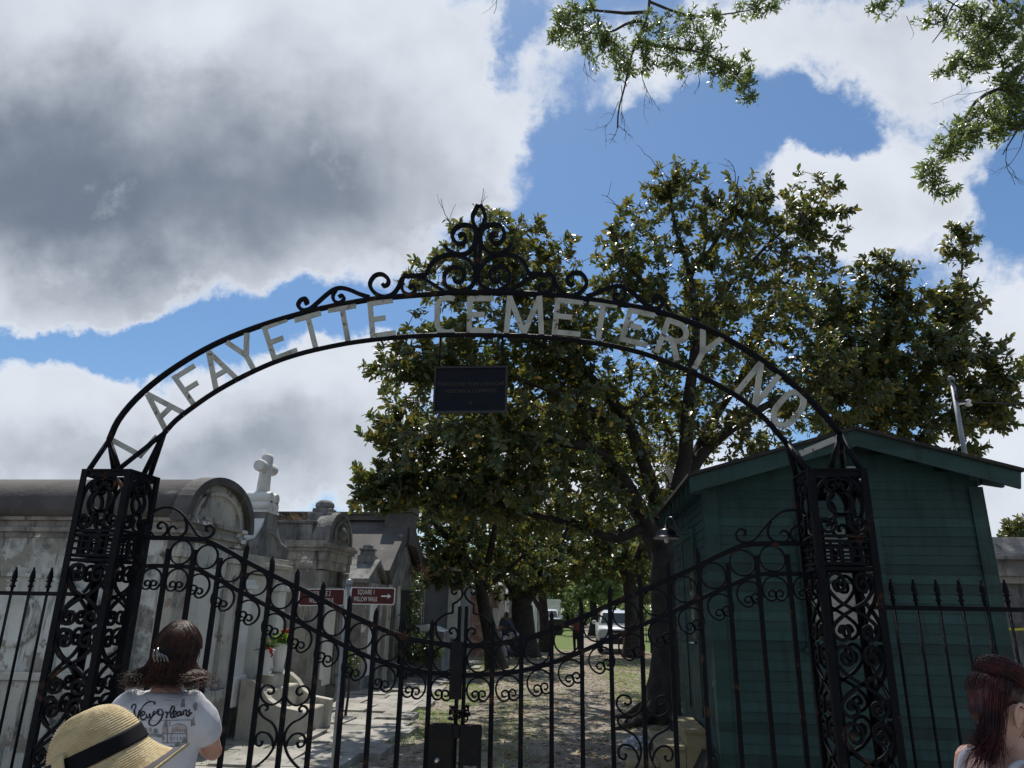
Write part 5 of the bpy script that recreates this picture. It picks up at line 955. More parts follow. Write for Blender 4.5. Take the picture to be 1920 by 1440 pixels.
path_tree('magnolia with a thick forked dark trunk in the middle distance', b4, [([b4]+P3((982, 1200, 31.2), (980, 1160, 31.1), (978, 1125, 31)), [.75, .52, .47, .44]), (P3((975, 1130, 31), (955, 1090, 30.5), (930, 1040, 30), (900, 990, 29.5)), [.25, .2, .14, .06]), (P3((985, 1130, 31), (1010, 1090, 31), (1040, 1040, 31), (1070, 980, 31)), [.25, .2, .14, .06]), (P3((980, 1130, 31), (985, 1060, 31), (990, 980, 31)), [.25, .18, .08])],
          [(960, 1075, 90, 50, 30.6, 2, 90), (930, 1010, 120, 80, 30, 2.4, 120), (1040, 1010, 120, 90, 31, 2.4, 150), (1010, 1080, 80, 40, 31, 2, 50), (985, 950, 120, 70, 31, 2.4, 90)], .5, L=(.20, .30), simple=True)
b5 = (-1.75, 35.0, -.1)
path_tree('magnolia with a thin straight trunk right of the thick forked one', b5, [([b5]+P3((1022, 1190, 35), (1018, 1130, 35), (1015, 1080, 35)), [.36, .24, .2, .18]), (P3((1015, 1085, 35), (1030, 1030, 35), (1060, 980, 35)), [.16, .11, .05]), (P3((1018, 1150, 35), (1000, 1120, 35), (990, 1085, 35)), [.13, .10, .05])], [(1050, 1040, 70, 50, 35, 2, 60), (1030, 990, 90, 60, 35, 2.4, 60)], .3, L=(.22, .32), simple=True)
b6 = tuple(atZ(1187, 1236, -.1))
Y6 = b6[1]
path_tree('magnolia with a dark trunk hiding part of the white pickup', b6, [([b6]+P3((1186, 1190, Y6), (1184, 1130, Y6), (1178, 1080, Y6)), [.50, .34, .3, .28]), (P3((1178, 1085, Y6), (1150, 1040, Y6), (1110, 1000, Y6-1)), [.2, .14, .06]), (P3((1180, 1085, Y6), (1200, 1030, Y6), (1220, 980, Y6)), [.2, .14, .06]), (P3((1180, 1090, Y6), (1165, 1000, Y6), (1150, 940, Y6)), [.18, .12, .06])],
          [(1130, 1030, 80, 60, Y6-1, 2, 100), (1190, 1020, 70, 90, Y6, 2.2, 120), (1160, 960, 110, 60, Y6, 2.4, 90), (1225, 1080, 40, 60, Y6+1, 1.6, 40)], .35, L=(.20, .30), simple=True)
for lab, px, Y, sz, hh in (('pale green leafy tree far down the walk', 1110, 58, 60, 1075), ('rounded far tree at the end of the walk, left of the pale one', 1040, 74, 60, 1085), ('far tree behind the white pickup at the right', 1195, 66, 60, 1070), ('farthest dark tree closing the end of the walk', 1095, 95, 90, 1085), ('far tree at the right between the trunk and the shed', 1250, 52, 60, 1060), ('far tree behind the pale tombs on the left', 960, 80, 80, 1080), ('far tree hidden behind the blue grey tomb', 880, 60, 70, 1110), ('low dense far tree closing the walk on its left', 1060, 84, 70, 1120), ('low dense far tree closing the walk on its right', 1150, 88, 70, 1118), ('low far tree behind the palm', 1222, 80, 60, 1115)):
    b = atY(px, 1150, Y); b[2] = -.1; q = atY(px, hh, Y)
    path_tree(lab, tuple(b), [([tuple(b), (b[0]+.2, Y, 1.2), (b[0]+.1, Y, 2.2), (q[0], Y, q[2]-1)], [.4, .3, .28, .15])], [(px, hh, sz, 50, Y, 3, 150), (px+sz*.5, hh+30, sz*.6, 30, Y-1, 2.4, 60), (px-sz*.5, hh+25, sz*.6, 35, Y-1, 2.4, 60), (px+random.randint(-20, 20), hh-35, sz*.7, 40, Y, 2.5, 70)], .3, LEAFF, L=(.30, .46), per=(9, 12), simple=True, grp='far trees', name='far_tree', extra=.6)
b = atY(1925, 1100, 26); b[2] = -.1; q = atY(1925, 1000, 26)
path_tree('small tree behind the streaked tomb at the right edge', tuple(b), [([tuple(b), (b[0], 26, 2), tuple(q)], [.2, .15, .05])], [(1925, 1000, 45, 35, 26, 1.2, 90), (1900, 990, 26, 18, 26, .8, 25)], .2, L=(.12, .2), per=(9, 13), grp='far trees', name='small_tree')
# live oak reaching in from the right: the trunk stands outside the picture
ok = thing('live_oak', 'live oak with small leaves overhanging the gate from above right', 'tree', (5.6, 2.2, 0))
T = Tree(); T.limb([(5.6, 2.2, -.1), (5.5, 2.3, 1.5), (5.4, 2.5, 3.2), (5.2, 2.8, 4.6)], [.6, .42, .38, .34])
T.limb([(5.2, 2.8, 4.6), (4.0, 3.6, 7.2), (2.6, 4.8, 8.9), (1.4, 5.4, 8.9), (.82, 5.5, 8.2)]+P3((1218, 0, 5.5), (1212, 35, 5.5), (1195, 75, 5.5), (1182, 110, 5.5), (1172, 160, 5.5), (1160, 205, 5.5), (1158, 240, 5.5)), [.26, .18, .12, .08, .06, .042, .038, .030, .018, .011, .007], step=.12)
T.limb(P3((1212, 38, 5.5), (1180, 42, 5.4), (1140, 62, 5.3), (1100, 60, 5.2), (1055, 45, 5.1)), [.018, .014, .011, .006, .003], step=.12); T.limb(P3((1196, 78, 5.5), (1240, 88, 5.6), (1300, 95, 5.6), (1350, 115, 5.6), (1390, 150, 5.6), (1412, 180, 5.6)), [.018, .015, .012, .009, .006, .003], step=.12); T.limb(P3((1218, 20, 5.5), (1180, 25, 5.4), (1120, 20, 5.3), (1060, 18, 5.2)), [.02, .015, .01, .004], step=.12); T.limb(P3((1230, 10, 5.5), (1300, 30, 5.6), (1370, 25, 5.7), (1440, 12, 5.8)), [.015, .01, .007, .003], step=.12)
T.limb([(5.2, 2.8, 4.6), (5.0, 3.6, 5.6), (4.7, 4.6, 6.4)]+P3((1935, 110, 5.5), (1880, 160, 5.5)), [.24, .13, .07, .03, .012], step=.12)
T.limb([(4.7, 4.6, 6.4)]+P3((1960, 170, 5.5), (1880, 165, 5.5), (1830, 190, 5.5), (1806, 230, 5.5), (1770, 290, 5.5), (1740, 330, 5.5)), [.06, .035, .025, .018, .014, .008, .004], step=.12); T.limb([(4.7, 4.6, 6.4)]+P3((1960, 40, 5.6), (1850, -20, 5.6), (1790, 5, 5.6), (1770, 50, 5.6), (1748, 80, 5.6)), [.06, .03, .02, .014, .009, .004], step=.12); T.limb([(4.7, 4.6, 6.4)]+P3((1960, 200, 5.4), (1915, 235, 5.4), (1880, 290, 5.4)), [.05, .025, .012, .004], step=.12); T.limb(P3((1850, -18, 5.6), (1880, 30, 5.6), (1850, 70, 5.6), (1830, 120, 5.6)), [.02, .014, .01, .004], step=.12)
T.limb(P3((1790, 0, 5.6), (1720, -15, 5.7), (1650, 5, 5.7)), [.012, .008, .003], step=.12)
att = np.vstack([lobe(1060, 50, 36, 34, 5.2, .18, 50), lobe(1110, 70, 45, 26, 5.3, .2, 46), lobe(1150, 110, 42, 36, 5.4, .2, 52), lobe(1100, 20, 40, 20, 5.3, .2, 22), lobe(1250, 60, 75, 36, 5.5, .25, 80), lobe(1210, 110, 50, 28, 5.5, .2, 40), lobe(1320, 40, 60, 24, 5.6, .2, 36), lobe(1300, 105, 60, 32, 5.6, .22, 70), lobe(1370, 130, 46, 34, 5.6, .2, 56), lobe(1400, 170, 22, 30, 5.6, .12, 22), lobe(1415, 15, 50, 14, 5.8, .15, 26), lobe(1460, 8, 20, 14, 5.8, .1, 8),
                 lobe(1660, 10, 34, 18, 5.7, .15, 22), lobe(1740, 30, 24, 22, 5.6, .15, 18), lobe(1820, 40, 50, 34, 5.6, .25, 70), lobe(1880, 60, 50, 60, 5.5, .3, 130), lobe(1830, 110, 36, 40, 5.5, .22, 46), lobe(1900, 150, 40, 50, 5.5, .3, 90), lobe(1775, 125, 22, 20, 5.5, .12, 18), lobe(1850, 230, 60, 38, 5.5, .25, 90), lobe(1900, 210, 40, 40, 5.5, .25, 60), lobe(1790, 265, 38, 38, 5.5, .2, 52), lobe(1740, 325, 28, 22, 5.5, .14, 26), lobe(1770, 355, 26, 14, 5.5, .12, 16)])
T.grow(att, step=.09, beta=.03, bend=.12, maxlen=1.0); T.wood('trunk', BARKO, ok, .0030, .38, .03); lv = Leaves(); T.rosettes(lv, (7, 11), (.040, .066), .34, .06, back=2, open_=(.4, 1.4), yellow=False); T.rosettes(lv, (4, 7), (.038, .060), .34, .16, back=2, open_=(.4, 1.4), keep=.55, yellow=False); lv.build('crown', LEAFO, ok, simple=True)
T = Tree(); T.limb([(5.4, 2.4, 3.2), (5.0, 1.2, 5.2), (3.0, -1.5, 6.8), (0, -3.0, 7.6), (-3.5, -3.4, 8.2), (-7, -3.2, 8.4)], [.3, .22, .17, .12, .08, .04]); T.limb([(5.4, 2.3, 3.2), (6.2, .5, 5.6), (7, -2.5, 7.0), (7.5, -6, 7.8)], [.25, .17, .1, .05]); T.limb([(3.0, -1.5, 6.8), (2.4, -4.5, 7.6), (1.0, -8, 8.2)], [.14, .1, .05])  # unseen canopy added behind the camera to block skylight from the gate and shed
T.grow(np.vstack([elo((4, -1.5, 7.4), (3.4, 2.4, 1.2), 150), elo((0, -2.6, 8.0), (3.4, 2.6, 1.2), 170), elo((-5, -3, 8.4), (3.4, 3, 1.3), 170), elo((6.5, -5, 7.6), (3, 3, 1.3), 120), elo((1, -7, 8.2), (4, 2.6, 1.3), 150), elo((-6, -8, 7.5), (4, 3, 2), 120)]), step=.5, maxlen=5)
T.wood('limb', BARKO, ok, .006, .42); lv = Leaves(); T.rosettes(lv, (14, 20), (.20, .34), .5, .5, yellow=False); T.rosettes(lv, (14, 20), (.20, .34), .5, 1.2, open_=(.5, 1.9), yellow=False); lv.build('added_shade_crown', LEAFO, ok, simple=True)
for x, y, Y, d, L in ((1160, 190, 5.5, (-.1, 0, -1), .36), (1165, 160, 5.5, (.25, 0, -1), .36), (1200, 120, 5.5, (.15, 0, -1), .40), (1205, 150, 5.5, (.2, 0, -.9), .22), (1105, 70, 5.3, (-.4, 0, -1), .34), (1110, 90, 5.3, (-.1, 0, -1), .22), (1310, 140, 5.6, (0, 0, -1), .14), (1290, 140, 5.6, (-.2, 0, -1), .16), (1158, 240, 5.5, (-.4, 0, -1), .2), (1158, 235, 5.5, (.5, 0, -.8), .16), (1860, 165, 5.5, (-1, 0, -.4), .32), (1890, 270, 5.4, (-.3, 0, -1), .36), (1920, 250, 5.4, (-.25, 0, -1), .40), (1700, 30, 5.7, (.05, 0, -1), .16)): m_ = MB(); twigs(m_, atY(x, y, Y), d, L, 2, .0035, .55); obj('bare_twig', m_, BARKO, ok)
m_ = MB(); twigs(m_, atY(938, -30, 5.2), (.05, 0, -1), .30, 1, .004, .35)
T2_ = [(2.6, 4.8, 8.9), (1.0, 5.2, 8.9), (-.2, 5.2, 8.3)]+[tuple(atY(938, -30, 5.2))]; m_.tube(smooth_curve(T2_, 8), np.linspace(.04, .004, 25), 6); obj('bare_twig', m_, BARKO, ok)
# ivy and shrubs among the tombs, palm and other plants
def bush(name, label, lobes, leaf, L, per, cat='shrub', grp=None):
    c = atY(lobes[0][0], lobes[0][1], lobes[0][4]); t = thing(name, label, cat, (c[0], c[1], 0), grp); T = Tree(); T.limb([(c[0], c[1], -.05), (c[0]+.03, c[1], max(.1, c[2]*.5)), tuple(c)], [.03, .02, .01], step=.15)
    T.grow(np.vstack([lobe(*l) for l in lobes]), step=.2, maxlen=4); T.wood('stem', BARK, t, .004, .4, .03); lv = Leaves(); T.rosettes(lv, per, L, .4, .25, back=2); lv.build('foliage', leaf, t, simple=True)
bush('ivy', 'dark ivy climbing the front of the large gabled tomb', [(765, 1190, 22, 60, 19.6, .5, 90), (780, 1120, 16, 60, 19.2, .4, 60)], LEAFG, (.07, .12), (7, 10), 'ivy')
bush('fern_shrub', 'low dark shrub below the tilted white slab', [(800, 1215, 34, 26, 19.5, .5, 90)], LEAFG, (.10, .18), (8, 12), 'shrub', 'shrubs among the tombs')
bush('fern_shrub', 'low dark shrub in the gap left of the pale walk slabs', [(655, 1240, 22, 30, 13.3, .3, 50)], LEAFG, (.06, .1), (7, 10), 'shrub', 'shrubs among the tombs')
bush('dry_shrub', 'brownish shrub hanging under the flat tomb roof', [(795, 1070, 34, 16, 21.5, .5, 40)], LITTER, (.07, .12), (6, 9), 'shrub')
pm = thing('palm_shrub', 'small palm with arching fronds beside the white pickup', 'palm', tuple(atY(1222, 1210, 36)*[1, 1, 0])); c = atY(1222, 1150, 36)
m_ = MB(); m_.tube([(c[0], c[1], -.1), (c[0], c[1], c[2])], [.14, .09], 8); obj('trunk', m_, BARK, pm); lv = Leaves()
for k in range(16):
    a = k*2.4; e = random.uniform(.1, 1.1); d = np.array([math.cos(a)*math.cos(e), math.sin(a)*math.cos(e), math.sin(e)])
    for u in np.linspace(.2, 1, 9): b = c+d*u*1.0+np.array([0, 0, -.5*u*u]); s_ = np.cross(d, [0, 0, 1.0]); lv.add(np.vstack([b, b]), np.vstack([d+s_*.9, d-s_*.9]), RNG.normal(0, 1, (2, 3)), np.array([.35, .35]), np.array([.05, .05]), RNG.random((2, 3))*.9)
lv.build('frond', LEAFF, pm, simple=True)
# grass, fallen leaves
def scatter(n, f, lo, hi):
    out = []
    while len(out) < n:
        x, y = random.uniform(lo[0], hi[0]), random.uniform(lo[1], hi[1])
        if f(x, y) > random.random(): out.append((x, y, gz(x, y)))
    return np.array(out)
def nz(x, y): return .5+.5*math.sin(x*2.1+math.sin(y*1.3)*1.7)*math.sin(y*1.1+math.sin(x*1.9)*1.4)
def blade(o_name, pts, m, L, Wd, up, label=None):
    n = len(pts); a = RNG.random(n)*6.28; e = RNG.uniform(*up, n); td = np.stack([np.cos(a)*np.cos(e), np.sin(a)*np.cos(e), np.sin(e)], 1); LL = RNG.uniform(*L, n); lv = Leaves(); lv.add(pts, td, np.stack([-np.sin(a), np.cos(a), 0*a], 1)+RNG.normal(0, .1, (n, 3)), LL, RNG.uniform(*Wd, n), RNG.random((n, 3))*.9)
    root = bpy.data.objects.new('tmp', None); S.collection.objects.link(root); WL[root.name] = (0, 0, 0); o = lv.build(o_name, m, root, fold=.02, droop=.15, simple=True); o.parent = None; bpy.data.objects.remove(root); o['kind'] = 'stuff'; o['label'] = label; o['category'] = o_name.replace('_', ' '); return o
edge = lambda y: -2.72-(y-9)*.055
gf = lambda x, y: (1.0 if edge(y)-.1 < x < edge(y)+.95 and y > 11 else .35 if (-1.7 < x < -.7 and y < 16) else .55 if (.6 < x < 2.2 and 17 < y < 30) else .12 if x > edge(y) else .22)*(1 if nz(x, y) > .45 else .10)
blade('grass', scatter(26000, gf, (-4.9, 6.5), (3.2, 31)), GRASS, (.04, .11), (.004, .008), (.5, 1.4), 'patchy short grass between the flagstones and the dirt walk')
blade('fallen_leaves', scatter(16000, lambda x, y: .9 if x > .8 else .45 if x > -2.8 else .26, (-5, 6.5), (3.6, 36)), LITTER, (.06, .15), (.035, .07), (-.05, .3), 'dry brown leaves strewn over the dirt walk')
# ------------------------------------------------------------------ vehicles
def wheel(parent, c, r, w_):
    m_ = MB(); m_.lathe([(r*.62, -w_/2), (r*.93, -w_/2), (r, -w_*.32), (r, w_*.32), (r*.93, w_/2), (r*.62, w_/2)], c, 22, M3=((0, 0, 1), (0, 1, 0), (-1, 0, 0))); t = obj('wheel', m_, RUBBER, parent)
    m_ = MB(); m_.lathe([(.02, -w_*.40), (r*.60, -w_*.46), (r*.60, w_*.46), (.02, w_*.40)], c, 16, M3=((0, 0, 1), (0, 1, 0), (-1, 0, 0))); obj('rim', m_, CHROME, t)
def section(x0, x1, z0, z1, b, y, xi=0): return [(x0+b, y, z0), (x1-b, y, z0), (x1, y, z0+b), (x1-xi*.3, y, z1-b), (x1-b-xi*.5, y, z1), (x0+b+xi*.5, y, z1), (x0+xi*.3, y, z1-b), (x0, y, z0+b)]
def pickup(cx, cy, label, s=1.0, cat='pickup truck', name='pickup_truck', van=False):
    t = thing(name, label, cat, (cx, cy, 0)); hw = .98
    m_ = MB(); m_.loft([section(cx-hw+.10, cx+hw-.10, .62, 1.00, .08, cy), section(cx-hw+.03, cx+hw-.03, .50, 1.08, .10, cy+.10), section(cx-hw, cx+hw, .45, 1.14, .10, cy+.5), section(cx-hw, cx+hw, .45, 1.20, .10, cy+1.35), section(cx-hw, cx+hw, .45, 1.24, .10, cy+3.2), section(cx-hw, cx+hw, .45, 1.24, .08, cy+5.2)]); b = obj('body', m_, CARW, t)
    m_ = MB(); m_.loft([section(cx-hw+.08, cx+hw-.08, 1.15, 1.22, .03, cy+1.15), section(cx-hw+.16, cx+hw-.16, 1.15, 1.72, .10, cy+1.85, .1), section(cx-hw+.20, cx+hw-.20, 1.15, 1.86, .12, cy+2.4, .1), section(cx-hw+.20, cx+hw-.20, 1.15, 1.86, .12, cy+(4.9 if van else 3.5), .1), section(cx-hw+.12, cx+hw-.12, 1.15, 1.26, .05, cy+(5.1 if van else 3.8))]); obj('cab', m_, CARW, t)
    m_ = MB(); m_.add([(cx-hw+.18, cy+1.235, 1.29), (cx+hw-.18, cy+1.235, 1.29), (cx+hw-.30, cy+1.80, 1.715), (cx-hw+.30, cy+1.80, 1.715)], [(0, 1, 2, 3)]); v = np.vstack(m_.v); m2_ = MB(); m2_.add(np.vstack([v+[0, -.03, .015], v+[0, .05, -.03]]), [(0, 1, 2, 3), (7, 6, 5, 4), (0, 4, 5, 1), (1, 5, 6, 2), (2, 6, 7, 3), (3, 7, 4, 0)]); obj('windscreen', m2_, CARG, t)
    for sg in (1, -1):
        m_ = MB(); m_.prism([(cy+1.75, 1.28), (cy+3.4, 1.28), (cy+3.3, 1.70), (cy+2.2, 1.70)], 'x', cx+sg*(hw-.17), cx+sg*(hw-.135)); obj('side_window', m_, CARG, t)
        m_ = MB(); m_.box((cx+sg*(hw-.30)-.17, cy-.012, .80), (cx+sg*(hw-.30)+.17, cy+.09, .98), .03); obj('headlight', m_, HEADL, t)
        m_ = MB(); m_.ball((cx+sg*(hw+.12), cy+1.65, 1.30), (.12, .06, .09), 10, 6); m_.tube([(cx+sg*(hw-.1), cy+1.68, 1.24), (cx+sg*(hw+.1), cy+1.66, 1.28)], .02, 6); obj('wing_mirror', m_, CARW, t)
        wheel(t, (cx+sg*(hw-.12), cy+.95, .37), .37, .24); wheel(t, (cx+sg*(hw-.12), cy+4.2, .37), .37, .24)
    m_ = MB(); m_.box((cx-.52, cy-.02, .74), (cx+.52, cy+.06, .98), .02); obj('grille', m_, BLACKP, t)
    m_ = MB(); m_.box((cx-.45, cy-.035, .845), (cx+.45, cy-.0205, .875)); obj('grille_bar', m_, CHROME, t)
    m_ = MB(); m_.box((cx-.90, cy-.10, .40), (cx+.90, cy+.12, .66), .05); obj('bumper', m_, BLACKP, t); return t
_pk = atZ(1163, 1226, 0); pickup(_pk[0], _pk[1], 'white pickup parked under the trees, front towards the gate')
_vn = atZ(1030, 1190, 0); pickup(_vn[0]-.2, _vn[1], 'white van far off, half hidden by a thin tree trunk', name='parked_van', cat='van', van=True)
_b = atZ(1046, 1190, 0)
bn = thing('wheeled_bin', 'dark wheeled bin on the lawn right of the white van', 'bin', _b); m_ = MB(); m_.loft([[(_b[0]+x*(.36 if z < .5 else .45), _b[1]+y*(.36 if z < .5 else .45), z) for x, y in ((-1, -1), (1, -1), (1, 1), (-1, 1))] for z in (.05, 1.05)], False); obj('body', m_, BLACKP, bn); m_ = MB(); m_.box((_b[0]-.5, _b[1]-.52, 1.052), (_b[0]+.5, _b[1]+.5, 1.14), .03); obj('lid', m_, BLACKP, bn)
_f = atZ(1213, 1206, 0); fr = thing('iron_enclosure', 'small dark iron fence with scrolls on the lawn right of the pickup', 'fence', _f)
m_ = MB()
for k in range(9): m_.tube([(_f[0]-.9+k*.22, _f[1], 0), (_f[0]-.9+k*.22, _f[1], 1.05)], .018, 5)
m_.box((_f[0]-.95, _f[1]-.02, .95), (_f[0]+.95, _f[1]+.02, .99)); m_.box((_f[0]-.95, _f[1]-.02, .1), (_f[0]+.95, _f[1]+.02, .14)); obj('bars', m_, IRON, fr)
# ------------------------------------------------------------------ people
def stand(x, y, yaw, H):
    s = H/1.68; c, sn = math.cos(yaw), math.sin(yaw)                   # yaw 0 faces +Y; local x is the person's right
    def L(a, b, z): return np.array([x+(a*c-b*sn)*s, y+(a*sn+b*c)*s, z*s])
    J = dict(L=L, s=s, pelvis=L(0, 0, .92), waist=L(0, .0, 1.06), chest=L(0, .01, 1.26), top=L(0, -.01, 1.385), neck=L(0, .0, 1.43), skull=L(0, .025, 1.585), r=np.array([c, sn, 0]), f=np.array([-sn, c, 0]), pitch=0.0, hyaw=0.0)
    for sg, n in ((1, 'R'), (-1, 'L')): J['sh'+n] = L(.172*sg, -.01, 1.365); J['el'+n] = L(.235*sg, -.03, 1.08); J['wr'+n] = L(.25*sg, .06, .84); J['hip'+n] = L(.085*sg, 0, .90); J['kn'+n] = L(.10*sg, .02, .49); J['an'+n] = L(.105*sg, -.02, .085)
    return J
def ell(c, r_, f_, a, b, n=20, up=None, sq=.0):
    return [c+r_*a*math.cos(t)*(1+sq*abs(math.sin(2*t)))+f_*b*math.sin(t)*(1+sq*abs(math.sin(2*t))) for t in np.linspace(0, 2*math.pi, n, endpoint=False)]
def tw3(mb, pts, rad_, n=12, k=4): P = smooth_curve(pts, k); mb.tube(P, np.interp(np.linspace(0, 1, len(P)), np.linspace(0, 1, len(rad_)), rad_), n); mb.ball(pts[0], rad_[0], 12, 8); mb.ball(pts[-1], rad_[-1], 12, 8)
def hand(mb, J, wr, dirv, side, s):
    d = unit(np.array(dirv, float)); x = unit(np.cross(d, np.cross(np.array(side, float), d)))*1.0; x = unit(np.array(side)-d*np.dot(side, d)); nrm = np.cross(d, x)
    M3 = np.stack([x, nrm, d], 1); mb.ball(wr+d*.05*s, (.038*s, .015*s, .055*s), 12, 8, M3)
    for k, (o, ln) in enumerate(((-.027, .068), (-.009, .078), (.009, .073), (.026, .056))):
        p = wr+d*.085*s+x*o*s; mb.tube([p, p+(d*.45+nrm*.12)*ln*s, p+(d*.75+nrm*.35)*ln*s, p+(d*.88+nrm*.65)*ln*s], np.array([.0088, .008, .0072, .005])*s, 7)
    p = wr+d*.03*s-x*.03*s; mb.tube([p, p+(d*.03-x*.028+nrm*.01)*s, p+(d*.055-x*.034+nrm*.02)*s], np.array([.011, .010, .007])*s, 7)
def head_frame(J):
    r, f = J['r'], J['f']; a = J['hyaw']; r, f = r*math.cos(a)+f*math.sin(a), f*math.cos(a)-r*math.sin(a); p = J['pitch']; up = np.array([0, 0, 1.0]); return r, f*math.cos(p)+up*math.sin(p), up*math.cos(p)-f*math.sin(p)
def body(name, J, skin, parent, voxel=.009, sit=False):
    s = J['s']; r, f = J['r'], J['f']; m_ = MB(); z = np.array([0, 0, 1.0])
    m_.loft([ell(J['pelvis']-z*.10*s, r, f, .10*s, .08*s), ell(J['pelvis']-z*.03*s, r, f, .165*s, .115*s), ell(J['pelvis']+z*.05*s, r, f, .16*s, .11*s), ell(J['waist'], r, f, .128*s, .092*s), ell(J['chest'], r, f, .148*s, .105*s), ell(J['top']-z*.04*s, r, f, .158*s, .088*s), ell(J['top'], r, f, .135*s, .07*s), ell(J['neck'], r, f, .066*s, .058*s), ell(J['neck']+z*.03*s, r, f, .054*s, .054*s)])
    hr, hf, hu = head_frame(J); sk = J['skull']; tw3(m_, [J['neck']-z*.02*s, (J['neck']+sk)/2-hf*.01*s, sk-hu*.05*s-hf*.012*s], [.058*s, .052*s, .055*s])
    M3 = np.stack([hr, hf, hu], 1); q = lambda a, b, c: sk+(hr*a+hf*b+hu*c)*s
    m_.ball(q(0, 0, .01), (.074*s, .094*s, .095*s), 20, 14, M3); m_.ball(q(0, .03, -.055), (.058*s, .058*s, .065*s), 16, 10, M3); m_.ball(q(0, .062, -.098), (.025*s, .022*s, .018*s), 10, 7, M3)
    m_.ball(q(0, .088, .045), (.045*s, .014*s, .02*s), 12, 7, M3); m_.tube([q(0, .088, .02), q(0, .105, -.015), q(0, .113, -.032), q(0, .095, -.043)], np.array([.009, .011, .013, .008])*s, 8)
    for sg in (1, -1):
        m_.ball(q(.038*sg, .066, -.02), (.026*s, .022*s, .024*s), 10, 7, M3); m_.ball(q(.010*sg, .098, -.036), .009*s, 8, 5)
        e = [q(.074*sg, -.002, .018), q(.083*sg, -.018, .028), q(.086*sg, -.024, .010), q(.082*sg, -.016, -.012), q(.076*sg, -.004, -.030)]; m_.tube(smooth_curve(e, 4), .0075*s, 7); m_.ball(q(.077*sg, -.008, .002), (.007*s, .018*s, .028*s), 8, 6, M3)
    m_.tube([q(-.022, .088, -.066), q(0, .097, -.064), q(.022, .088, -.066)], np.array([.004, .008, .004])*s, 7); m_.tube([q(-.018, .088, -.076), q(0, .095, -.077), q(.018, .088, -.076)], np.array([.004, .008, .004])*s, 7)
    for n, sg in (('R', 1), ('L', -1)):
        tw3(m_, [J['sh'+n]-r*sg*.02*s, (J['sh'+n]*.5+J['el'+n]*.5)+f*.004, J['el'+n]], [.054*s, .046*s, .037*s]); tw3(m_, [J['el'+n], J['el'+n]*.6+J['wr'+n]*.4, J['wr'+n]], [.038*s, .037*s, .025*s])
        hand(m_, J, J['wr'+n], J['wr'+n]-J['el'+n], -f if abs(np.dot(unit(J['wr'+n]-J['el'+n]), f)) < .7 else r*sg, s)
        tw3(m_, [J['hip'+n], J['hip'+n]*.5+J['kn'+n]*.5+f*.012*s, J['kn'+n]], [.088*s, .074*s, .052*s]); tw3(m_, [J['kn'+n], J['kn'+n]*.6+J['an'+n]*.4-f*.02*s, J['an'+n]], [.052*s, .054*s, .033*s])
        m_.loft([ell(J['an'+n]-f*.05*s-z*.045*s, r, z, .03*s, .035*s, 12), ell(J['an'+n]+f*.02*s-z*.05*s, r, z, .038*s, .035*s, 12), ell(J['an'+n]+f*.13*s-z*.062*s, r, z, .042*s, .022*s, 12), ell(J['an'+n]+f*.17*s-z*.066*s, r, z, .025*s, .014*s, 12)])
    o = obj(name, m_, skin, parent); fuse(o, voxel, 5); 
    for sg in (1, -1):
        e = MB(); e.ball(q(.031*sg, .079, .006), .0125*s, 10, 7); eo = obj('eye', e, MARBLE, parent); e = MB(); e.ball(q(.031*sg, .0875, .006), .0065*s, 8, 6); obj('iris', e, BLACKP, eo)
    return o
def torso_cloth(m_, J, g, z0=-.04, neck=.02, wd=1.0):
    s = J['s']; r, f = J['r'], J['f']; z = np.array([0, 0, 1.0]); G = g*s
    m_.loft([ell(J['pelvis']+z*z0*s, r, f, .172*s*wd+G, .118*s+G), ell(J['pelvis']+z*.06*s, r, f, .165*s*wd+G, .116*s+G), ell(J['waist'], r, f, .138*s*wd+G, .10*s+G), ell(J['chest'], r, f, .152*s*wd+G, .108*s+G), ell(J['top']-z*.04*s, r, f, .162*s+G, .090*s+G), ell(J['top']+z*.004*s, r, f, .135*s+G, .074*s+G), ell(J['neck']+z*(neck-.02)*s, r, f, .078*s+G*.6, .066*s+G*.6)])
def legs_cloth(m_, J, g, flare=1.0):
    s = J['s']
    for n in 'RL': tw3(m_, [J['hip'+n]+np.array([0, 0, .04*s]), J['hip'+n]*.5+J['kn'+n]*.5+J['f']*.012*s, J['kn'+n]], [.095*s+g, .082*s+g, .060*s+g]); tw3(m_, [J['kn'+n], J['kn'+n]*.5+J['an'+n]*.5-J['f']*.012*s, J['an'+n]+np.array([0, 0, .01])], [.060*s+g, .060*s*flare+g, .046*s*flare+g])
    m_.ball(J['pelvis']-np.array([0, 0, .03*s]), (.17*s+g, .17*s+g, .10*s), 14, 9); m_.loft([ell(J['pelvis']-np.array([0, 0, .06*s]), J['r'], J['f'], .155*s+g, .115*s+g), ell(J['pelvis']+np.array([0, 0, .08*s]), J['r'], J['f'], .152*s+g, .11*s+g)])
def shoes(J, parent, m):
    s = J['s']; z = np.array([0, 0, 1.0])
    for n in 'RL':
        m_ = MB(); a = J['an'+n]; r, f = J['r'], J['f']; m_.loft([ell(a-f*.065*s-z*.04*s, r, z, .036*s, .045*s, 14), ell(a+f*.02*s-z*.038*s, r, z, .046*s, .047*s, 14), ell(a+f*.12*s-z*.053*s, r, z, .05*s, .032*s, 14), ell(a+f*.19*s-z*.06*s, r, z, .032*s, .022*s, 14)]); obj('shoe', m_, m, parent)
def strands(mb, paths, r=.0018, n=3):
    for p in paths: c = smooth_curve(p, 4); mb.tube(c, np.linspace(r, r*.45, len(c)), n, cap=False)
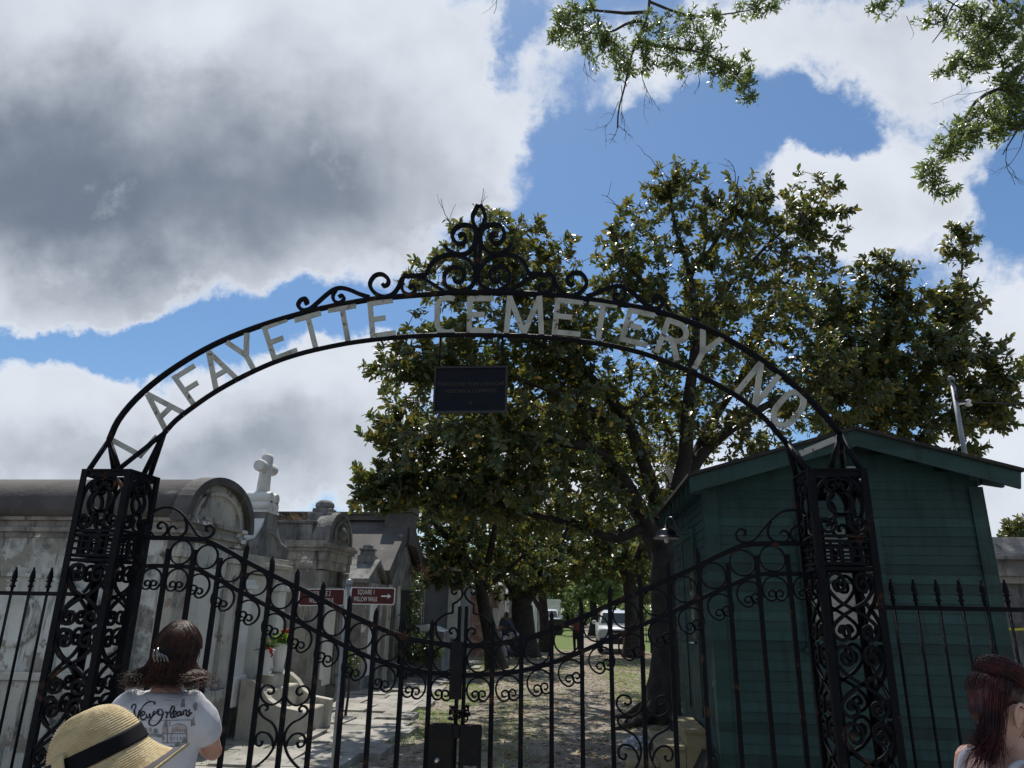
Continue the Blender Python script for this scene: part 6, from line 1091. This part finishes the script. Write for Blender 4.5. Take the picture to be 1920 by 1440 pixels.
# --- woman with the printed shirt, seen from behind
J = stand(-1.895, 3.36, rad(4), 1.72); L = J['L']; s = J['s']
J['shR'] = L(.158, -.015, 1.365); J['shL'] = L(-.178, -.015, 1.365); J['elR'] = L(.212, .09, 1.175); J['wrR'] = L(.08, .28, 1.16); J['elL'] = L(-.245, .02, 1.09); J['wrL'] = L(-.12, .25, 1.10); J['skull'] = L(.015, .03, 1.585)
w1 = thing('person', 'woman from behind in white New Orleans shirt, brown hair in a claw clip', 'person', (-1.895, 3.36, 0)); B1 = body('body', J, SKIN, w1)
m_ = MB(); torso_cloth(m_, J, .020, -.06, .014)
for n, sg in (('R', 1), ('L', -1)): tw3(m_, [J['sh'+n]-J['r']*sg*.03*s, J['sh'+n]*.72+J['el'+n]*.28, J['sh'+n]*.50+J['el'+n]*.50], [.067*s, .066*s, .064*s])
sh1 = obj('shirt', m_, SHIRTW, w1); fuse(sh1, .009, 10)
cw_ = bpy.data.textures.new('folds', 'CLOUDS'); cw_.noise_scale = .13; dm = sh1.modifiers.new('d', 'DISPLACE'); dm.texture = cw_; dm.strength = .022; dm.mid_level = .35; baked(sh1); cw2 = bpy.data.textures.new('creases', 'STUCCI'); cw2.noise_scale = .09; dm = sh1.modifiers.new('d', 'DISPLACE'); dm.texture = cw2; dm.strength = .014; dm.mid_level = .35; baked(sh1); sh1.data.polygons.foreach_set('use_smooth', [True]*len(sh1.data.polygons))
m_ = MB(); legs_cloth(m_, J, .008); o = obj('trousers', m_, DENIM, w1); fuse(o, .012, 6); shoes(J, w1, SHOE)
def on_shirt(pts, wd, m, nm, base=sh1, close=False, lift=.003):        # flat print laid on the back of the shirt
    bv = BVHTree.FromObject(base, bpy.context.evaluated_depsgraph_get()); off = np.array(WL[base.name]); mb = MB()
    def hit(x, y):
        v = ray(x, y); v = v/np.linalg.norm(v); loc, nr, i, d = bv.ray_cast(Vector(C0-off), Vector(v))
        return None if loc is None else (np.array(loc)+off, np.array(nr))
    for L in pts:
        H = [h for h in (hit(*p) for p in L) if h is not None]
        if len(H) < 2: continue
        P = np.array([h[0]+h[1]*lift for h in H]); N = np.array([h[1] for h in H])
        if close:
            q = len(P); mb.add(np.vstack([P, P-N*.0015]), [tuple(range(q)), tuple(range(2*q-1, q-1, -1))]+[(i, q+i, q+(i+1) % q, (i+1) % q) for i in range(q)]); continue
        T = np.gradient(P, axis=0); Sd = np.cross(T, N); Sd /= np.linalg.norm(Sd, axis=1, keepdims=True)+1e-9; ww = wd if not callable(wd) else None; q = len(P); k = np.linspace(0, 1, q); W_ = (wd*(.55+.6*np.abs(np.sin(k*9.5))))[:, None]/2
        mb.add(np.vstack([P+Sd*W_, P-Sd*W_, P-Sd*W_-N*.0012, P+Sd*W_-N*.0012]), [(i, i+1, q+i+1, q+i) for i in range(q-1)]+[(q+i, q+i+1, 2*q+i+1, 2*q+i) for i in range(q-1)]+[(3*q+i, 3*q+i+1, i+1, i) for i in range(q-1)], True)
    return obj(nm, mb, m, base) if mb.v else None
g8 = lambda L: [(70+x/6.4, 1300+y/6.4) for x, y in L]
SCRIPT = [[(1135, 190), (1140, 150), (1170, 135), (1185, 165), (1165, 210), (1185, 300), (1200, 345), (1212, 260), (1228, 200)], [(1200, 345), (1225, 250), (1270, 160), (1330, 110), (1390, 103), (1410, 125), (1402, 140)],
          [(1245, 275), (1280, 255), (1290, 225), (1262, 222), (1243, 265), (1250, 310), (1285, 315), (1312, 285)], [(1312, 245), (1318, 290), (1340, 285), (1350, 245), (1356, 290), (1384, 280), (1398, 225), (1420, 222)],
          [(1470, 215), (1410, 250), (1350, 320), (1348, 370), (1400, 388), (1465, 340), (1505, 260), (1500, 205), (1460, 195), (1440, 225), (1470, 262), (1520, 240)], [(1530, 225), (1560, 240), (1548, 300), (1560, 255), (1590, 225), (1598, 240)],
          [(1590, 280), (1635, 210), (1642, 170), (1620, 158), (1600, 200), (1598, 270), (1620, 292), (1640, 270)], [(1632, 262), (1665, 245), (1668, 222), (1645, 222), (1630, 255), (1645, 285), (1680, 265)], [(1720, 222), (1690, 225), (1676, 255), (1690, 275), (1718, 240), (1724, 222), (1722, 262), (1740, 255)],
          [(1752, 205), (1748, 262), (1760, 220), (1785, 202), (1790, 225), (1786, 262), (1800, 250)], [(1838, 192), (1815, 215), (1836, 240), (1822, 268), (1795, 268), (1810, 262), (1850, 238), (1862, 240)]]
on_shirt([smooth_curve(g8(L), 5) for L in SCRIPT], .0062, INK, 'script_print')
poly = lambda L: g8(L)
on_shirt([poly([(1760, 0), (1735, 80), (1715, 165), (1775, 165), (1772, 80)]), poly([(1545, 300), (1520, 360), (1505, 405), (1570, 405), (1560, 350)]), poly([(1880, 255), (1862, 320), (1850, 385), (1895, 385)])], 0, INKG, 'spire_print', close=True, lift=.002)
on_shirt([poly([(1500, 410), (1572, 410), (1572, 480), (1500, 480)]), poly([(1610, 420), (1700, 380), (1790, 420), (1790, 480), (1610, 480)]), poly([(1500, 488), (1800, 488), (1800, 590), (1500, 590)])], 0, INKB, 'facade_print', close=True, lift=.0015)
fac = [poly(l) for l in ([(1500, 484), (1800, 484)], [(1500, 595), (1800, 595)], [(1560, 410), (1560, 600)], [(1610, 400), (1700, 365), (1790, 400)], [(1610, 480), (1610, 590)], [(1790, 400), (1790, 600)], [(1500, 325), (1880, 318)], [(1590, 330), (1590, 400)], [(1850, 320), (1850, 400)])]+[poly([(x, 520), (x, 560)]) for x in range(1520, 1800, 40)]+[poly([(x, 430), (x, 465)]) for x in range(1625, 1790, 28)]
on_shirt([np.array([np.array(l[0])+(np.array(l[-1])-np.array(l[0]))*t for t in np.linspace(0, 1, 8)]) if len(l) == 2 else smooth_curve(l, 4) for l in fac], .0035, INKG, 'line_print', lift=.0028)
on_shirt([smooth_curve(poly(l), 4) for l in ([(1250, 150), (1450, 155), (1700, 145)], [(1260, 180), (1400, 200), (1540, 190)], [(1500, 95), (1620, 90)], [(1280, 330), (1500, 330)], [(1300, 60), (1350, 120)], [(1560, 60), (1690, 60)])], .004, INKL, 'faint_print', lift=.002)
tre = [poly([(cx+rx*math.cos(a)*(1+.25*math.sin(5*a+cx)), cy+ry*math.sin(a)*(1+.25*math.cos(7*a))) for a in np.linspace(0, 6.28, 16, endpoint=False)]) for cx, cy, rx, ry in ((1305, 450, 14, 40), (1355, 440, 18, 30), (1420, 455, 28, 32), (1380, 500, 60, 20), (1470, 510, 40, 22), (1620, 690, 60, 60), (1700, 640, 45, 60), (1760, 560, 26, 40), (1560, 740, 60, 40), (1895, 160, 26, 50))]
on_shirt(tre, 0, INKG, 'tree_print', close=True, lift=.0024)
# hair: cap, half-up, flicked ends
hr, hf, hu = head_frame(J); sk = J['skull']; q = lambda a, b, c: sk+(hr*a+hf*b+hu*c)*s; M3 = np.stack([hr, hf, hu], 1)
m_ = MB(); m_.ball(q(0, -.008, .022), (.092*s, .108*s, .112*s), 24, 16, M3); m_.loft([ell(q(0, -.035, .02), hr, hf, .088*s, .085*s, 20), ell(q(0, -.045, -.05), hr, hf, .090*s, .070*s, 20), ell(q(0, -.05, -.09), hr, hf, .100*s, .062*s, 20), ell(q(.005, -.055, -.100), hr, hf, .094*s, .050*s, 20)]); hb = obj('hair', m_, HAIRB, w1); fuse(hb, .009, 4)
m_ = MB(); ps = []
for k in range(2600):
    a = RNG.uniform(math.pi*1.02, math.pi*1.98) if random.random() < .8 else RNG.uniform(0, 6.28); back_ = math.sin(a); ca = math.cos(a); e0 = RNG.uniform(.3, 1.5); ro = RNG.uniform(.99, 1.06)
    p = [q(.093*ro*ca*math.cos(e)*s/s, -.008+.11*ro*back_*math.cos(e), .022+.114*ro*math.sin(e)) for e in (min(1.5, e0+.5), e0, e0*.45, 0)]
    if back_ < .25:
        ln = RNG.uniform(.080, .128); fl_ = RNG.uniform(.85, 1.30)*(1+.25*abs(ca)); j = RNG.normal(0, .008, 3)
        jj = RNG.normal(0, .006, 2); p += [q(.096*ca+jj[0], -.03+.095*back_+jj[1], -.04), q(.106*ca*fl_+jj[1], -.038+.088*back_+jj[0], -.08), q(.108*ca*fl_+j[0], -.04+.085*back_*fl_+j[1], -ln), q(.115*ca*fl_+j[0]*2+math.copysign(.012, ca), -.04+.08*back_*fl_, -ln-RNG.uniform(-.012, .022))]
    w_ = RNG.uniform(0, 6.28); p = [x_+np.array([math.sin(w_+i*1.7), math.cos(w_+i*2.1), .4*math.sin(w_*2+i)])*(.002+.0016*i) for i, x_ in enumerate(p)]
    if k % 16 == 0: p = [x_+(x_-sk)*RNG.uniform(.02, .16)*i/6 for i, x_ in enumerate(p)]
    ps.append(p)
strands(m_, ps, .0011); obj('hair_strands', m_, HAIRB, hb)
m_ = MB()
for k in range(5): m_.tube(smooth_curve([q(-.045+.006*k, -.132, .004-.004*k), q(-.040+.013*k, -.146, .020-.005*k), q(-.035+.016*k, -.148, -.008-.003*k), q(-.030+.014*k, -.138, -.026)], 3), .0045, 6)
m_.tube([q(-.048, -.132, -.002), q(-.02, -.148, .002), q(.018, -.136, -.010)], .0055, 6); m_.tube([q(-.028, -.138, .03), q(-.024, -.148, .012), q(-.01, -.146, -.004)], .004, 6); obj('claw_clip', m_, CLIPC, w1)
# --- person in the straw hat, facing right and looking up at the arch
hc = atY(186, 1424, 1.62); tl = rad(25); ux = np.array([math.cos(tl), .10, math.sin(tl)]); ux = unit(ux); uz_ = unit(np.array([-math.sin(tl), -.16, math.cos(tl)])); uz_ = unit(uz_-ux*np.dot(ux, uz_)); uy = np.cross(uz_, ux); HM = np.stack([ux, uy, uz_], 1)*.83
J = stand(hc[0]-.04, hc[1]+.0, rad(-90), 1.60); s = J['s']; J['pitch'] = rad(20); J['skull'] = hc-uz_*.02+ux*-.012; J['neck'][2] = hc[2]-.17; J['top'][2] = hc[2]-.215
for n in 'RL': J['sh'+n][2] = hc[2]-.235
w2 = thing('person', 'person in a pale straw sun hat with black band, facing right', 'person', (J['pelvis'][0], J['pelvis'][1], 0)); body('body', J, SKIN, w2)
m_ = MB(); torso_cloth(m_, J, .018, -.06, .0)
for n, sg in (('R', 1), ('L', -1)): tw3(m_, [J['sh'+n]-J['r']*sg*.03*s, J['sh'+n]*.6+J['el'+n]*.4, J['sh'+n]*.4+J['el'+n]*.6], [.066*s, .066*s, .062*s])
o = obj('shirt', m_, GREYCL, w2); fuse(o, .012, 6); m_ = MB(); legs_cloth(m_, J, .008); o = obj('trousers', m_, DENIM, w2); fuse(o, .014, 5); shoes(J, w2, SHOE)
def hat_prof(kn, wav): # radius and height along the hat from the crown to the brim edge, with the ridges of the braid
    d = [0]+list(np.cumsum([math.hypot(kn[i+1][0]-kn[i][0], kn[i+1][1]-kn[i][1]) for i in range(len(kn)-1)])); n = int(d[-1]/.0016); u = np.linspace(0, d[-1], n); c = smooth_curve(kn, 8); dc = np.concatenate([[0], np.cumsum(np.linalg.norm(np.diff(c, axis=0), axis=1))]); u = np.linspace(0, dc[-1], n); P = np.stack([np.interp(u, dc, c[:, i]) for i in (0, 1)], 1)
    T = np.gradient(P, axis=0); T /= np.linalg.norm(T, axis=1, keepdims=True); N = np.stack([-T[:, 1], T[:, 0]], 1); return P+N*(wav*np.sin(u*2*math.pi/.0068))[:, None]
def hat_mesh(P, n=72, ell_=.90):
    V = []
    for r_, z_ in P:
        for j in range(n):
            a = 2*math.pi*j/n; k = max(0, (r_-.118)/.09); zz = z_+k*k*(.030*max(0, math.cos(a))**2); V.append((r_*math.cos(a), r_*math.sin(a)*(ell_+.06*min(1, k)), zz))
    V = np.array(V); F = [(i*n+j, i*n+(j+1) % n, (i+1)*n+(j+1) % n, (i+1)*n+j) for i in range(len(P)-1) for j in range(n)]; return V, F
CROWN = [(.002, .128), (.035, .126), (.068, .113), (.094, .085), (.110, .050), (.117, .018), (.120, .0), (.132, -.022), (.152, -.050), (.176, -.074), (.200, -.087), (.209, -.090)]
P = hat_prof(CROWN, .0015); V, F = hat_mesh(P); V2, F2 = hat_mesh(np.stack([np.maximum(P[:, 0]-.0035, .001), P[:, 1]-.003], 1)); n_ = len(P)
m_ = MB(); allv = np.vstack([V, V2]); e = (n_-1)*72; m_.add(allv@HM.T+hc, [f[::-1] for f in F]+[tuple(i+len(V) for i in f) for f in F2]+[(e+j, e+(j+1) % 72, len(V)+e+(j+1) % 72, len(V)+e+j) for j in range(72)], True); hat = obj('hat', m_, STRAW, w2)
def ring_part(nm, kn, off, m, n=72):
    P = np.array(smooth_curve(kn, 4)); T = np.gradient(P, axis=0); T /= np.linalg.norm(T, axis=1, keepdims=True); N = np.stack([-T[:, 1], T[:, 0]], 1)
    if N[:, 0].mean() < 0: N = -N
    V, F = hat_mesh(P+N*off, n); V2, _ = hat_mesh(P-N*.002, n); e = (len(P)-1)*n; mb = MB(); mb.add(np.vstack([V, V2])@HM.T+hc, [f[::-1] for f in F]+[tuple(i+len(V) for i in f) for f in F]+[(j, (j+1) % n, len(V)+(j+1) % n, len(V)+j) for j in range(n)]+[(e+(j+1) % n, e+j, len(V)+e+j, len(V)+e+(j+1) % n) for j in range(n)], True); return obj(nm, mb, m, hat)
ring_part('hat_band', [(.1125, .043), (.1165, .021), (.1205, .002)], .0028, RIBBON); ring_part('brim_stripe', [(.167, -.0655), (.176, -.0735), (.186, -.0805)], .0018, RIBBONG)
ta = rad(-106); tp_ = lambda r_, z_: hc+HM@np.array([r_*math.cos(ta), r_*math.sin(ta)*.9, z_]); m_ = MB(); tdir = HM@np.array([-math.sin(ta), math.cos(ta), 0])
for k in np.linspace(-.011, .011, 6): c = [tp_(.113, .052)+tdir*k, tp_(.124, .045)+tdir*k*1.1, tp_(.131, .022)+tdir*k*1.2, tp_(.130, .000)+tdir*k*1.1, tp_(.126, -.008)+tdir*k]; m_.tube(smooth_curve(c, 4), .0042, 7)
obj('straw_loop', m_, STRAW, hat)
# --- woman at the right edge, dark auburn hair in a high bun
ec = atY(1888, 1350, 2.55); J = stand(ec[0]+.015, ec[1]+.08, rad(-80), 1.60); s = J['s']; J['pitch'] = rad(-22); J['skull'] = np.array([ec[0]+.030, ec[1]+.078, ec[2]+.010]); dz = ec[2]-.135-J['top'][2]
for k in ('top', 'neck', 'chest', 'shR', 'shL', 'elR', 'elL', 'wrR', 'wrL', 'waist', 'pelvis'): J[k] = J[k]+np.array([0, 0, dz])
J['neck'] = J['neck']+np.array([.02, 0, .0]); w3 = thing('person', 'woman at the right edge with dark auburn hair and white tank top', 'person', (J['pelvis'][0], J['pelvis'][1], 0)); body('body', J, SKINP, w3)
m_ = MB(); z = np.array([0, 0, 1.0]); r, f = J['r'], J['f']; m_.loft([ell(J['pelvis']-z*.05, r, f, .185*s, .13*s), ell(J['waist'], r, f, .15*s, .112*s), ell(J['chest'], r, f, .162*s, .118*s), ell(J['top']-z*.075*s, r, f, .150*s, .104*s), ell(J['top']-z*.05*s, r, f, .12*s, .09*s)])
for sg in (1, -1): m_.tube(smooth_curve([J['top']+r*sg*.11*s-f*.085*s-z*.07*s, J['top']+r*sg*.112*s-f*.05*s+z*.008*s, J['top']+r*sg*.11*s+f*.03*s+z*.006*s, J['top']+r*sg*.10*s+f*.085*s-z*.09*s], 5), .016*s, 8)
o = obj('tank_top', m_, TANKW, w3); fuse(o, .009, 4); m_ = MB(); legs_cloth(m_, J, .008); o = obj('trousers', m_, DENIM, w3); fuse(o, .014, 5); shoes(J, w3, SHOE)
hr, hf, hu = head_frame(J); sk = J['skull']; q = lambda a, b, c: sk+(hr*a+hf*b+hu*c)*s; M3 = np.stack([hr, hf, hu], 1)
m_ = MB(); m_.ball(q(0, -.034, .052), (.081*s, .088*s, .080*s), 20, 14, M3); m_.ball(q(0, -.066, .0), (.064*s, .04*s, .06*s), 14, 9, M3); m_.ball(q(-.0, -.022, .122), (.066*s, .084*s, .052*s), 16, 10, M3); m_.loft([ell(q(.02, -.072, .06), hr, hf, .05*s, .030*s, 12), ell(q(.035, -.066, -.03), hr, hf, .046*s, .024*s, 12), ell(q(.048, -.060, -.10), hr, hf, .036*s, .016*s, 12), ell(q(.05, -.066, -.145), hr, hf, .014*s, .008*s, 12)]); hb = obj('hair', m_, HAIRR, w3); fuse(hb, .008, 4)
m_ = MB(); ps = []
for k in range(1100):
    a = RNG.uniform(0, 6.28); e = RNG.uniform(-.3, 1.1); ro = RNG.uniform(1.0, 1.05); d = np.array([math.cos(a)*math.cos(e), math.sin(a)*math.cos(e), math.sin(e)])
    if d[1] > .75 or (d[1] > -.1 and d[2] < .12): continue
    ps.append([q(.082*ro*d[0], -.034+.089*ro*d[1], .052+.082*ro*d[2]), q(.078*d[0], -.03+.087*d[1], .052+.070*max(d[2], .5)), q(.062*d[0], -.02+.07*d[1], .112)])
for k in range(900):
    c = RNG.normal(0, 1, 3); c /= np.linalg.norm(c); t_ = np.cross(c, RNG.normal(0, 1, 3)); t_ /= np.linalg.norm(t_); ps.append([q(*(np.array([0, -.022, .122])+np.array([.068, .086, .054])*unit(c*math.cos(v)+t_*math.sin(v))*RNG.uniform(1.0, 1.10))) for v in (0, .5, 1.0, 1.5)])
for k in range(900): o1, o2 = RNG.normal(0, .016, 2); o3 = RNG.normal(0, .006); ps.append([q(.01+o1, -.06+o2*.5, .10), q(.035+o1*1.3, -.072+o2*.8, .03), q(.046+o1*1.2+o3, -.068+o2*.7, -.05), q(.052+o1*1.1-o3, -.066+o2*.8, -.11+RNG.normal(0, .015)), q(.052+o1*1.6+o3, -.078+o2*1.4, -.15+RNG.normal(0, .03))])
for k in range(24): o1 = RNG.normal(0, .006); ps.append([q(.076, .035+o1, .07), q(.083, .034+o1, .03), q(.080, .036+o1, -.02), q(.074, .04+o1*2, -.05+o1)])
strands(m_, ps, .0011); obj('hair_strands', m_, HAIRR, hb)
for sg in (1, -1):
    m_ = MB(); m_.tube(smooth_curve([q(.074*sg, .006, .012), q(.084*sg, .004, .030), q(.090*sg, -.014, .036), q(.093*sg, -.027, .020), q(.091*sg, -.025, -.002), q(.085*sg, -.014, -.022), q(.079*sg, -.004, -.030), q(.075*sg, .003, -.022)], 5), .0058*s, 8); m_.ball(q(.080*sg, -.008, .004), (.006*s, .019*s, .031*s), 12, 8, M3); m_.tube(smooth_curve([q(.086*sg, -.004, .022), q(.089*sg, -.016, .020), q(.088*sg, -.017, .0), q(.084*sg, -.009, -.012)], 4), .0038*s, 7); m_.ball(q(.080*sg, .003, -.004), (.006*s, .006*s, .009*s), 8, 6, M3); m_.ball(q(.079*sg, -.003, -.028), (.006*s, .009*s, .010*s), 8, 6, M3); obj('ear', m_, SKINP, w3)
m_ = MB(); m_.tube([q(.083, -.012, .03), q(.084, .04, .026), q(.078, .088, .018)], .003, 6); m_.tube([q(-.083, -.012, .03), q(-.084, .04, .026), q(-.078, .088, .018)], .003, 6)
for sg in (1, -1): m_.ball(q(.036*sg, .100, .006), (.032*s, .006*s, .025*s), 12, 8, M3)
obj('sunglasses', m_, BLACKP, w3)
# --- visitors inside the cemetery
def visitor(px, py, yaw, H, label, skin, top, bot, hair, cap=None, pose=None, sleeves=.6, Yof=None):
    p = atZ(px, py, 0); x, y = p[0], p[1]; J = stand(x, y, yaw, H)
    if pose: pose(J)
    t = thing('person', label, 'person', (x, y, 0), 'visitors on the walk'); body('body', J, skin, t, .016); s = J['s']
    m_ = MB(); torso_cloth(m_, J, .02, -.05, .0)
    for n, sg in (('R', 1), ('L', -1)): tw3(m_, [J['sh'+n]-J['r']*sg*.03*s, J['sh'+n]*.6+J['el'+n]*.4, J['sh'+n]*(1-sleeves)+J['el'+n]*sleeves], [.068*s, .066*s, .062*s])
    o = obj('shirt', m_, top, t); fuse(o, .016, 5); m_ = MB(); legs_cloth(m_, J, .012); o = obj('trousers', m_, bot, t); fuse(o, .018, 5); shoes(J, t, SHOE)
    hr, hf, hu = head_frame(J); sk = J['skull']; q = lambda a, b, c: sk+(hr*a+hf*b+hu*c)*s; M3 = np.stack([hr, hf, hu], 1)
    m_ = MB(); m_.ball(q(0, -.018, .03), (.083*s, .095*s, .095*s), 16, 10, M3); m_.ball(q(0, -.05, -.04), (.07*s, .05*s, .08*s), 12, 8, M3); obj('hair', m_, hair, t)
    if cap: m_ = MB(); m_.ball(q(0, -.005, .055), (.092*s, .105*s, .075*s), 16, 10, M3); m_.ball(q(0, .10, .045), (.065*s, .07*s, .012*s), 12, 6, M3); obj('cap', m_, cap, t)
    return t, J
def po1(J): L = J['L']; J['elR'] = L(.24, .02, 1.10); J['wrR'] = L(.12, .22, 1.16)
visitor(1081, 1222, rad(160), 1.62, 'woman in dark trousers and rust top beside the white pickup', SKIN, PINKCL, BLACKCL, HAIRB, pose=po1)
cy_ = atZ(958, 1242, 0)
def po2(J):                                                            # riding: seated, leaning to the handlebar
    L = J['L']; J['pelvis'] = L(0, -.10, .96); J['waist'] = L(0, -.04, 1.09); J['chest'] = L(0, .06, 1.26); J['top'] = L(0, .12, 1.37); J['neck'] = L(0, .15, 1.41); J['skull'] = L(0, .20, 1.55)
    for n, sg in (('R', 1), ('L', -1)): J['sh'+n] = L(.17*sg, .11, 1.35); J['el'+n] = L(.23*sg, .27, 1.14); J['wr'+n] = L(.22*sg, .50, 1.06); J['hip'+n] = L(.09*sg, -.09, .93); J['kn'+n] = L(.12*sg, .30, .80 if sg > 0 else .62); J['an'+n] = L(.13*sg, .14, .40 if sg > 0 else .22)
visitor(958, 1242, rad(78), 1.72, 'cyclist in a navy shirt sitting on a bicycle by the thick tree trunk', SKIND, NAVY, GREYCL, HAIRB, pose=po2)
visitor(948, 1236, rad(190), 1.78, 'man in dark clothes and a white cap standing behind the cyclist', SKIND, NAVY, BLACKCL, HAIRB, cap=MARBLE)
bk = thing('bicycle', 'bicycle with a blue frame under the cyclist in navy', 'bicycle', (cy_[0], cy_[1], 0)); cyaw = rad(78); LB = lambda a, b, z: np.array([cy_[0]+a*math.cos(cyaw)-b*math.sin(cyaw), cy_[1]+a*math.sin(cyaw)+b*math.cos(cyaw), z])
for b in (-.48, .58):
    m_ = MB(); m_.tube([LB(0, b+.33*math.cos(a), .34+.33*math.sin(a)) for a in np.linspace(0, 6.283, 29)], .018, 6, cap=False); wo_ = obj('wheel', m_, RUBBER, bk)
    m_ = MB()
    for k in range(10): a = k*.628; m_.tube([LB(0, b, .34), LB(0, b+.32*math.cos(a), .34+.32*math.sin(a))], .0025, 4)
    obj('spokes', m_, CHROME, wo_)
m_ = MB()
for a, b in (((-.48, .34), (-.12, .30)), ((-.12, .30), (-.22, .84)), ((-.48, .34), (-.20, .72)), ((-.20, .74), (.40, .80)), ((-.12, .30), (.42, .68)), ((.38, .86), (.58, .34))): m_.tube([LB(0, *a), LB(0, *b)], .018, 6)
obj('frame', m_, BLUEP, bk); m_ = MB(); m_.tube([LB(-.26, .46, 1.03), LB(-.1, .42, 1.0), LB(0, .38, .98), LB(.1, .42, 1.0), LB(.26, .46, 1.03)], .013, 6); m_.tube([LB(0, .38, .84), LB(0, .38, .98)], .014, 6); obj('handlebar', m_, CHROME, bk)
m_ = MB(); m_.ball(LB(0, -.24, .87), (.10, .10, .035), 12, 7); obj('saddle', m_, BLACKP, bk)
for o in list(S.objects):
    if o.type == 'MESH' and o.parent is None and 'label' not in o and 'kind' not in o: print('UNTAGGED', o.name)
